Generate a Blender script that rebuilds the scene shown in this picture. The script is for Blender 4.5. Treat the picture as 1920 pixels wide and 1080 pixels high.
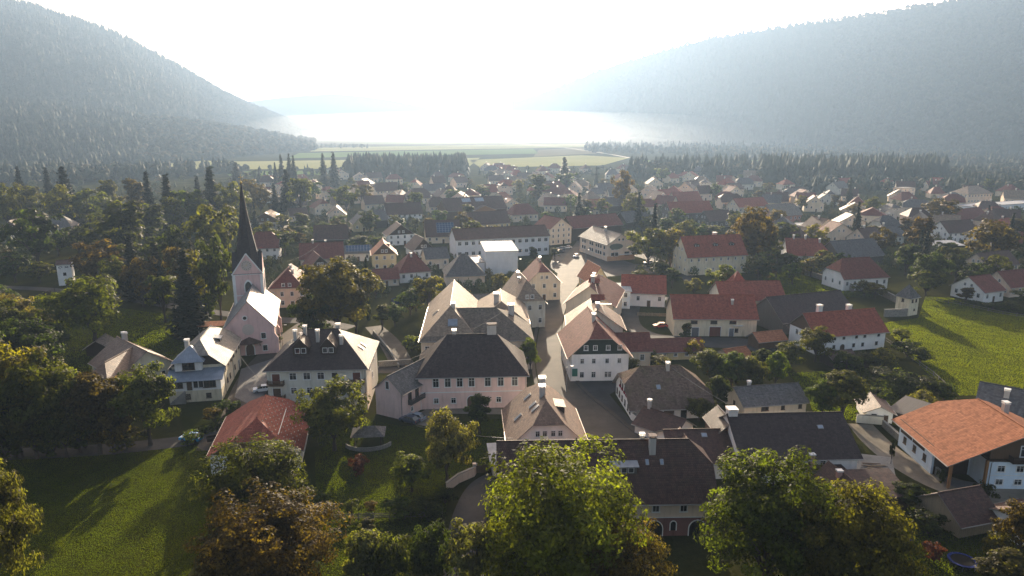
import bpy, math, random
import numpy as np
from mathutils import Vector, Matrix
R = math.radians
random.seed(7)
for _o in list(bpy.data.objects):
    bpy.data.objects.remove(_o)
SC = bpy.context.scene
COL = SC.collection

# ------------------------------------------------------------------ camera, sky, sun, exposure
CAM_H, FPX, PITCH = 60.0, 1320.0, R(13.2)
cam = bpy.data.cameras.new('camera')
cam.sensor_width = 36.0
cam.lens = 36.0 * FPX / 1920.0
cam.clip_start, cam.clip_end = 1.0, 30000.0
camo = bpy.data.objects.new('camera', cam)
camo.location = (0, 0, CAM_H)
camo.rotation_euler = (R(90) - PITCH, 0, 0)
COL.objects.link(camo)
SC.camera = camo

SUN_AZ, SUN_EL = R(1.0), R(14)          # azimuth measured from +Y (view direction) towards +X
world = bpy.data.worlds.new('World')
SC.world = world
world.use_nodes = True
wn = world.node_tree
sky = wn.nodes.new('ShaderNodeTexSky')
sky.sky_type = 'NISHITA'
sky.sun_disc = False
sky.sun_elevation = SUN_EL
sky.sun_rotation = SUN_AZ
sky.air_density, sky.dust_density, sky.ozone_density = 1.0, 5.0, 1.0
wn.nodes['Background'].inputs['Strength'].default_value = 0.11
wb = wn.nodes.new('ShaderNodeMix')          # camera white balance of the sky light
wb.data_type, wb.blend_type = 'RGBA', 'MULTIPLY'
wb.inputs[0].default_value = 1.0
wb.inputs[7].default_value = (1.10, 0.97, 0.93, 1)
wn.links.new(sky.outputs[0], wb.inputs[6])
wn.links.new(wb.outputs[2], wn.nodes['Background'].inputs['Color'])
sun = bpy.data.lights.new('sun', 'SUN')
sun.energy, sun.angle, sun.color = 5.0, R(0.6), (1.0, 0.85, 0.64)
suno = bpy.data.objects.new('sun', sun)
sd = Vector((math.sin(SUN_AZ) * math.cos(SUN_EL), math.cos(SUN_AZ) * math.cos(SUN_EL), math.sin(SUN_EL)))
suno.rotation_euler = sd.to_track_quat('Z', 'Y').to_euler()
suno.location = (0, 200, 300)
COL.objects.link(suno)
vs = SC.view_settings
vs.view_transform, vs.look, vs.gamma, vs.exposure = 'Standard', 'None', 1.0, 1.72
vs.use_curve_mapping = False
MIST_DENSITY = 0.7e-4
HAZE_DENSITY, HAZE_G, HAZE_COL = 1.6e-4, 0.46, (0.30, 0.43, 0.63)
SC.render.engine = 'CYCLES'
cy = SC.cycles
cy.use_denoising = True
try:
    cy.denoiser = 'OPENIMAGEDENOISE'
except Exception:
    pass
cy.max_bounces, cy.diffuse_bounces, cy.glossy_bounces, cy.transmission_bounces = 5, 3, 2, 3
cy.volume_bounces, cy.transparent_max_bounces = 0, 4
cy.use_adaptive_sampling = True
cy.adaptive_threshold = 0.02
cy.caustics_reflective = cy.caustics_refractive = False

# ------------------------------------------------------------------ pixel -> place on the ground
CP, SP = math.cos(PITCH), math.sin(PITCH)
def G(px, py, z=0.0):
    u, v = (px - 960.0) / FPX, (540.0 - py) / FPX
    dx, dy, dz = u, CP + v * SP, -SP + v * CP
    t = (z - CAM_H) / dz
    return Vector((dx * t, dy * t))
def PIX(x, y, z):
    d = y * CP - (z - CAM_H) * SP
    return 960 + FPX * x / d, 540 - FPX * (y * SP + (z - CAM_H) * CP) / d
def DIRD(px, py, dist):
    """point on the ray of a pixel at horizontal distance dist (for ridges with no visible foot)"""
    u, v = (px - 960.0) / FPX, (540.0 - py) / FPX
    d = Vector((u, CP + v * SP, -SP + v * CP))
    t = dist / d.y
    return Vector((d.x * t, dist, CAM_H + d.z * t))

# ------------------------------------------------------------------ objects
def tag(o, label=None, cat=None, group=None, kind=None):
    if label: o['label'] = label
    if cat: o['category'] = cat
    if group: o['group'] = group
    if kind: o['kind'] = kind
    return o
def empty(name, loc=(0, 0, 0), rz=0.0):
    o = bpy.data.objects.new(name, None)
    o.location, o.rotation_euler = loc, (0, 0, rz)
    o.empty_display_size = 0.3
    COL.objects.link(o)
    return o
def link(name, me, parent=None, loc=(0, 0, 0), rz=0.0):
    o = bpy.data.objects.new(name, me)
    o.location, o.rotation_euler = loc, (0, 0, rz)
    COL.objects.link(o)
    if parent is not None:
        o.parent = parent
    return o
def auto_uv(p):
    n = Vector((0, 0, 0))
    for i in range(len(p)):
        a, b = p[i], p[(i + 1) % len(p)]
        n += Vector(((a[1]-b[1])*(a[2]+b[2]), (a[2]-b[2])*(a[0]+b[0]), (a[0]-b[0])*(a[1]+b[1])))
    if n.length < 1e-9: n = Vector((0, 0, 1))
    n.normalize()
    u = Vector((0, 0, 1)).cross(n)
    u = Vector((1, 0, 0)) if u.length < 1e-3 else u.normalized()
    v = n.cross(u)
    return [(Vector(q).dot(u), Vector(q).dot(v)) for q in p]
class MB:
    def __init__(s):
        s.v, s.f, s.m, s.uv = [], [], [], []
    def poly(s, pts, m=0):
        b = len(s.v)
        s.v += [tuple(p) for p in pts]
        s.f.append(tuple(range(b, b + len(pts))))
        s.m.append(m)
        s.uv += auto_uv(pts)
    def box(s, x0, x1, y0, y1, z0, z1, m=0, bottom=True):
        P = [(x0,y0,z0),(x1,y0,z0),(x1,y1,z0),(x0,y1,z0),(x0,y0,z1),(x1,y0,z1),(x1,y1,z1),(x0,y1,z1)]
        F = [(4,5,6,7),(0,1,5,4),(1,2,6,5),(2,3,7,6),(3,0,4,7)] + ([(3,2,1,0)] if bottom else [])
        for f in F:
            s.poly([P[i] for i in f], m)
    def prism(s, pts, d, m=0):
        """planar polygon pts extruded by vector d"""
        q = [tuple(Vector(p) + Vector(d)) for p in pts]
        s.poly(pts, m)
        s.poly(q[::-1], m)
        n = len(pts)
        for i in range(n):
            j = (i + 1) % n
            s.poly([pts[j], pts[i], q[i], q[j]], m)
    def tube(s, path, rad, n=6, m=0, cap=True):
        rings = []
        for i, p in enumerate(path):
            p = Vector(p)
            a = Vector(path[max(i-1, 0)]); b = Vector(path[min(i+1, len(path)-1)])
            d = (b - a).normalized()
            x = d.orthogonal().normalized(); y = d.cross(x)
            r = rad[i] if isinstance(rad, (list, tuple)) else rad
            rings.append([p + x * (r*math.cos(2*math.pi*k/n)) + y * (r*math.sin(2*math.pi*k/n)) for k in range(n)])
        for a, b in zip(rings, rings[1:]):
            for k in range(n):
                j = (k + 1) % n
                s.poly([a[k], a[j], b[j], b[k]], m)
        if cap:
            s.poly(rings[-1], m); s.poly(rings[0][::-1], m)
    def lathe(s, prof, n=12, m=0, c=(0, 0), a0=0.0):
        rings = [[(c[0]+r*math.cos(a0+2*math.pi*k/n), c[1]+r*math.sin(a0+2*math.pi*k/n), z) for k in range(n)] for r, z in prof]
        for a, b in zip(rings, rings[1:]):
            for k in range(n):
                j = (k + 1) % n
                s.poly([a[k], a[j], b[j], b[k]], m)
        s.poly(rings[-1], m)
    def mesh(s, name, mats, smooth=False):
        me = bpy.data.meshes.new(name)
        me.from_pydata(s.v, [], s.f)
        for mm in (mats if isinstance(mats, (list, tuple)) else [mats]):
            me.materials.append(M(mm))
        me.polygons.foreach_set('material_index', s.m)
        uvl = me.uv_layers.new(name='UVMap')
        uvl.data.foreach_set('uv', np.array(s.uv, dtype=np.float32).ravel())
        if smooth:
            me.polygons.foreach_set('use_smooth', [True] * len(s.f))
        me.update()
        return me
    def build(s, name, mats, parent=None, loc=(0, 0, 0), rz=0.0, smooth=False):
        return link(name, s.mesh(name, mats, smooth), parent, loc, rz)
def mesh_np(name, V, F, mats, tint=None, smooth=False, mi=None):
    V = np.asarray(V, dtype=np.float32); F = np.asarray(F, dtype=np.int32)
    me = bpy.data.meshes.new(name)
    k = F.shape[1]
    me.vertices.add(len(V)); me.vertices.foreach_set('co', V.ravel())
    me.loops.add(F.size); me.loops.foreach_set('vertex_index', F.ravel())
    me.polygons.add(len(F))
    me.polygons.foreach_set('loop_start', np.arange(0, F.size, k, dtype=np.int32))
    me.polygons.foreach_set('loop_total', np.full(len(F), k, dtype=np.int32))
    for mm in (mats if isinstance(mats, (list, tuple)) else [mats]):
        me.materials.append(M(mm))
    if mi is not None:
        me.polygons.foreach_set('material_index', np.asarray(mi, dtype=np.int32))
    if smooth:
        me.polygons.foreach_set('use_smooth', np.ones(len(F), dtype=bool))
    if tint is not None:
        at = me.attributes.new('tint', 'FLOAT', 'POINT')
        at.data.foreach_set('value', np.asarray(tint, dtype=np.float32))
    me.update(calc_edges=True)
    me.validate()
    return me

# ------------------------------------------------------------------ materials
_MC = {}
class NT:
    def __init__(s, name):
        s.m = bpy.data.materials.new(name)
        s.m.use_nodes = True
        s.t = s.m.node_tree
        s.b = s.t.nodes['Principled BSDF']
        s.out = s.t.nodes['Material Output']
    def n(s, kind, **kw):
        nd = s.t.nodes.new(kind)
        for k, v in kw.items():
            if k.startswith('i_'):
                key = k[2:]
                key = int(key) if key.isdigit() else key.replace('_', ' ')
                nd.inputs[key].default_value = v
            else:
                setattr(nd, k, v)
        return nd
    def l(s, a, b):
        s.t.links.new(a, b)
    def noise(s, vec, scale, detail=3.0, rough=0.55):
        nd = s.n('ShaderNodeTexNoise')
        nd.inputs['Scale'].default_value = scale
        nd.inputs['Detail'].default_value = detail
        nd.inputs['Roughness'].default_value = rough
        if vec is not None: s.l(vec, nd.inputs['Vector'])
        return nd.outputs['Fac']
    def ramp(s, fac, stops):
        nd = s.n('ShaderNodeValToRGB')
        e = nd.color_ramp.elements
        while len(e) < len(stops): e.new(0.5)
        for el, (p, c) in zip(e, stops):
            el.position = p
            el.color = (c[0], c[1], c[2], 1) if isinstance(c, (tuple, list)) else (c, c, c, 1)
        s.l(fac, nd.inputs[0])
        return nd.outputs[0]
    def mix(s, fac, a, b, mode='MIX'):
        nd = s.n('ShaderNodeMix', data_type='RGBA', blend_type=mode)
        for sock, val in ((nd.inputs[0], fac), (nd.inputs[6], a), (nd.inputs[7], b)):
            if hasattr(val, 'is_output') and val.is_output: s.l(val, sock)
            elif isinstance(val, (tuple, list)): sock.default_value = (val[0], val[1], val[2], 1)
            else: sock.default_value = val
        return nd.outputs[2]
    def math(s, op, a, b=0.0):
        nd = s.n('ShaderNodeMath', operation=op)
        for sock, val in ((nd.inputs[0], a), (nd.inputs[1], b)):
            if hasattr(val, 'is_output') and val.is_output: s.l(val, sock)
            else: sock.default_value = val
        return nd.outputs[0]
    def mapping(s, vec, sc=(1, 1, 1), rot=(0, 0, 0)):
        nd = s.n('ShaderNodeMapping')
        nd.inputs['Scale'].default_value = sc
        nd.inputs['Rotation'].default_value = rot
        s.l(vec, nd.inputs['Vector'])
        return nd.outputs[0]
    def obj(s): return s.n('ShaderNodeTexCoord').outputs['Object']
    def uv(s): return s.n('ShaderNodeTexCoord').outputs['UV']
    def geo(s): return s.n('ShaderNodeNewGeometry').outputs['Position']
    def rnd(s): return s.n('ShaderNodeObjectInfo').outputs['Random']
    def bump(s, h, strength=0.3, dist=0.02):
        nd = s.n('ShaderNodeBump')
        nd.inputs['Strength'].default_value = strength
        nd.inputs['Distance'].default_value = dist
        s.l(h, nd.inputs['Height'])
        s.l(nd.outputs[0], s.b.inputs['Normal'])
    def base(s, c, rough=0.8, spec=0.3, metal=0.0):
        if hasattr(c, 'is_output'): s.l(c, s.b.inputs['Base Color'])
        else: s.b.inputs['Base Color'].default_value = (c[0], c[1], c[2], 1)
        s.b.inputs['Roughness'].default_value = rough
        s.b.inputs['Specular IOR Level'].default_value = spec
        s.b.inputs['Metallic'].default_value = metal
def dk(c, k): return (c[0]*k, c[1]*k, c[2]*k)
def m_plaster(name, c, dirt=0.5):
    t = NT(name); o = t.geo()
    big = t.noise(o, 0.35, 4)
    streak = t.noise(t.mapping(o, (1.6, 1.6, 0.22)), 1.0, 4)
    a = t.mix(t.ramp(big, [(0.35, 0.0), (0.7, 1.0)]), dk(c, 0.86), c)
    d = t.mix(t.math('MULTIPLY', t.ramp(streak, [(0.5, 0.0), (0.75, 1.0)]), dirt), a, dk((c[0], c[1]*0.95, c[2]*0.85), 0.55))
    t.base(d, 0.9, 0.2)
    t.bump(t.noise(o, 9.0, 3), 0.25, 0.02)
    return t.m
def m_tiles(name, c, c2, rough=0.6, spec=0.35, moss=0.3, mosscol=(0.05, 0.055, 0.03), rowh=0.36, bw=0.30):
    t = NT(name); u = t.uv()
    br = t.n('ShaderNodeTexBrick')
    br.offset = 0.5
    for k, v in (('Scale', 1.0), ('Mortar Size', 0.022), ('Mortar Smooth', 0.3), ('Brick Width', bw), ('Row Height', rowh), ('Bias', 0.0)):
        br.inputs[k].default_value = v
    br.inputs['Color1'].default_value = (*c, 1); br.inputs['Color2'].default_value = (*c2, 1); br.inputs['Mortar'].default_value = (*dk(c, 0.35), 1)
    t.l(u, br.inputs['Vector'])
    pos = t.geo()
    n1 = t.noise(pos, 0.45, 5, 0.65)
    streak = t.noise(t.mapping(u, (1.3, 0.16, 1)), 1.0, 4)
    col = t.mix(t.math('MULTIPLY', t.ramp(n1, [(0.45, 0.0), (0.68, 1.0)]), moss), br.outputs['Color'], mosscol)
    col = t.mix(t.math('MULTIPLY', t.ramp(streak, [(0.42, 0.0), (0.7, 1.0)]), 0.5), col, dk(c, 0.45))
    patch = t.n('ShaderNodeTexWhiteNoise', noise_dimensions='2D')
    sn = t.n('ShaderNodeVectorMath', operation='SNAP'); t.l(u, sn.inputs[0]); sn.inputs[1].default_value = (0.55, 0.36, 1.0)
    t.l(sn.outputs[0], patch.inputs['Vector'])
    col = t.mix(t.math('MULTIPLY', t.ramp(patch.outputs['Value'], [(0.55, 0.0), (1.0, 1.0)]), 0.55), col, dk(c, 0.42))
    col = t.mix(t.math('MULTIPLY', t.ramp(t.noise(pos, 2.3, 4, 0.7), [(0.55, 0.0), (0.75, 1.0)]), 0.42), col, (min(1, c2[0]*1.7+.02), min(1, c2[1]*1.7+.02), min(1, c2[2]*1.7+.015)))
    t.base(col, rough, spec)
    rr = t.math('ADD', t.math('MULTIPLY', n1, 0.25), rough - 0.12)
    t.l(rr, t.b.inputs['Roughness'])
    wv = t.n('ShaderNodeTexWave', wave_type='BANDS', bands_direction='Y', wave_profile='SAW')
    wv.inputs['Scale'].default_value = 1.0 / rowh / 6.2832 * 2
    t.l(u, wv.inputs['Vector'])
    t.bump(t.math('ADD', t.math('MULTIPLY', br.outputs['Fac'], -0.6), t.math('ADD', wv.outputs[0], t.noise(u, 7.0, 2))), 0.55, 0.03)
    return t.m
def m_metal_roof(name, c, rough=0.35, seam=0.5):
    t = NT(name); u = t.uv()
    sx = t.n('ShaderNodeSeparateXYZ'); t.l(u, sx.inputs[0])
    fr = t.math('FRACT', t.math('DIVIDE', sx.outputs[0], seam))
    line = t.math('LESS_THAN', fr, 0.08)
    n1 = t.noise(t.geo(), 0.8, 5)
    col = t.mix(t.ramp(n1, [(0.35, 0.0), (0.7, 1.0)]), dk(c, 0.7), c)
    col = t.mix(t.math('MULTIPLY', line, 0.5), col, dk(c, 0.45))
    t.base(col, rough, 0.35, 0.1)
    t.bump(t.math('ADD', line, t.math('MULTIPLY', n1, 0.4)), 0.5, 0.03)
    return t.m
def m_wood(name, c, plank=0.16):
    t = NT(name); o = t.uv()
    sx = t.n('ShaderNodeSeparateXYZ'); t.l(o, sx.inputs[0])
    q = t.math('DIVIDE', sx.outputs[0], plank)
    wn_ = t.n('ShaderNodeTexWhiteNoise', noise_dimensions='1D'); t.l(t.math('FLOOR', q), wn_.inputs['W'])
    gap = t.math('LESS_THAN', t.math('FRACT', q), 0.1)
    g = t.noise(t.mapping(o, (14, 1.2, 1)), 1.0, 4)
    col = t.mix(g, dk(c, 0.65), dk(c, 1.2))
    col = t.mix(t.math('MULTIPLY', wn_.outputs['Value'], 0.4), col, dk(c, 0.6))
    col = t.mix(t.math('MULTIPLY', gap, 0.8), col, dk(c, 0.2))
    t.base(col, 0.8, 0.25)
    t.bump(t.math('SUBTRACT', g, gap), 0.4, 0.02)
    return t.m
def m_plain(name, c, rough=0.6, spec=0.4, metal=0.0, var=0.25, sc=3.0):
    t = NT(name)
    n1 = t.noise(t.geo(), sc, 4)
    t.base(t.mix(n1, dk(c, 1 - var), dk(c, 1 + var * 0.5)), rough, spec, metal)
    return t.m
def m_leaf(name, trans=0.48, tcol=(1.9, 2.0, 0.45), rough=0.55):
    t = NT(name)
    oi = t.n('ShaderNodeObjectInfo')
    at = t.n('ShaderNodeAttribute', attribute_name='tint')
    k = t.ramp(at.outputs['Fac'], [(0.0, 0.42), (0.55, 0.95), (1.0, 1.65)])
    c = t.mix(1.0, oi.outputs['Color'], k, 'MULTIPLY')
    warm = t.mix(1.0, c, (1.5, 1.0, 0.55), 'MULTIPLY')
    c = t.mix(t.math('MULTIPLY', t.ramp(t.noise(t.geo(), 0.25, 3), [(0.45, 0.0), (0.75, 1.0)]), 0.18), c, warm)
    t.base(t.mix(1.0, c, (0.55, 0.52, 0.52), 'MULTIPLY'), rough, 0.05)
    tr = t.n('ShaderNodeBsdfTranslucent')
    t.l(t.mix(1.0, c, tcol, 'MULTIPLY'), tr.inputs[0])
    mx = t.n('ShaderNodeMixShader'); mx.inputs[0].default_value = trans
    t.l(t.b.outputs[0], mx.inputs[1]); t.l(tr.outputs[0], mx.inputs[2])
    t.l(mx.outputs[0], t.out.inputs[0])
    return t.m
def m_forest(name, stops):
    t = NT(name)
    at = t.n('ShaderNodeAttribute', attribute_name='tint')
    t.base(t.ramp(at.outputs['Fac'], stops), 0.8, 0.1)
    return t.m
def m_grass(name, stops, sc=0.06, fine=2.2, bump=0.6, stripe=None):
    t = NT(name); p = t.geo()
    a = t.noise(p, sc, 6, 0.6); b = t.noise(p, fine, 4, 0.7)
    f = t.math('ADD', t.math('MULTIPLY', a, 0.65), t.math('MULTIPLY', b, 0.35))
    if stripe:
        w = t.n('ShaderNodeTexWave', wave_type='BANDS', bands_direction='X')
        w.inputs['Scale'].default_value = stripe[0]; w.inputs['Distortion'].default_value = 1.5; w.inputs['Detail'].default_value = 2
        t.l(t.mapping(p, (1, 1, 1), (0, 0, stripe[1])), w.inputs['Vector'])
        f = t.math('ADD', f, t.math('MULTIPLY', t.math('SUBTRACT', w.outputs[1], 0.5), 0.12))
    t.base(t.ramp(f, stops), 1.0, 0.0)
    t.bump(t.noise(p, fine * 2.5, 5, 0.75), bump, 0.18)
    return t.m
def m_road(name, c, rough=0.75):
    t = NT(name); p = t.geo()
    a = t.noise(p, 0.18, 5, 0.6); b = t.noise(p, 6.0, 3); cr = t.noise(p, 1.2, 6, 0.75)
    col = t.mix(t.ramp(a, [(0.35, 0.0), (0.65, 1.0)]), dk(c, 0.75), dk(c, 1.15))
    col = t.mix(t.math('MULTIPLY', t.ramp(cr, [(0.56, 0.0), (0.6, 1.0)]), 0.35), col, dk(c, 0.5))
    t.base(col, rough, 0.06)
    t.bump(b, 0.3, 0.015)
    return t.m
def m_glass(name, c=(0.012, 0.014, 0.018), rough=0.08):
    t = NT(name)
    t.base(t.mix(t.ramp(t.rnd(), [(0.3, 0.0), (0.9, 1.0)]), c, (0.06, 0.06, 0.055)), rough, 0.6)
    return t.m
def m_cobble(name, c):
    t = NT(name); p = t.geo()
    v = t.n('ShaderNodeTexVoronoi', feature='DISTANCE_TO_EDGE'); v.inputs['Scale'].default_value = 2.2
    t.l(p, v.inputs['Vector'])
    e = t.ramp(v.outputs[0], [(0.0, 0.0), (0.08, 1.0)])
    t.base(t.mix(e, dk(c, 0.5), t.mix(t.noise(p, 0.5, 4), dk(c, 0.7), dk(c, 1.2))), 0.8, 0.3)
    t.bump(e, 0.4, 0.03)
    return t.m
def m_stone(name, c):
    t = NT(name); u = t.uv(); p = t.geo()
    v = t.n('ShaderNodeTexVoronoi', feature='DISTANCE_TO_EDGE'); v.inputs['Scale'].default_value = 2.6
    t.l(u, v.inputs['Vector'])
    e = t.ramp(v.outputs[0], [(0.0, 0.0), (0.1, 1.0)])
    t.base(t.mix(e, dk(c, 0.5), t.mix(t.noise(p, 1.1, 4), dk(c, 0.6), dk(c, 1.25))), 0.9, 0.2)
    t.bump(e, 0.5, 0.04)
    return t.m
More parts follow.
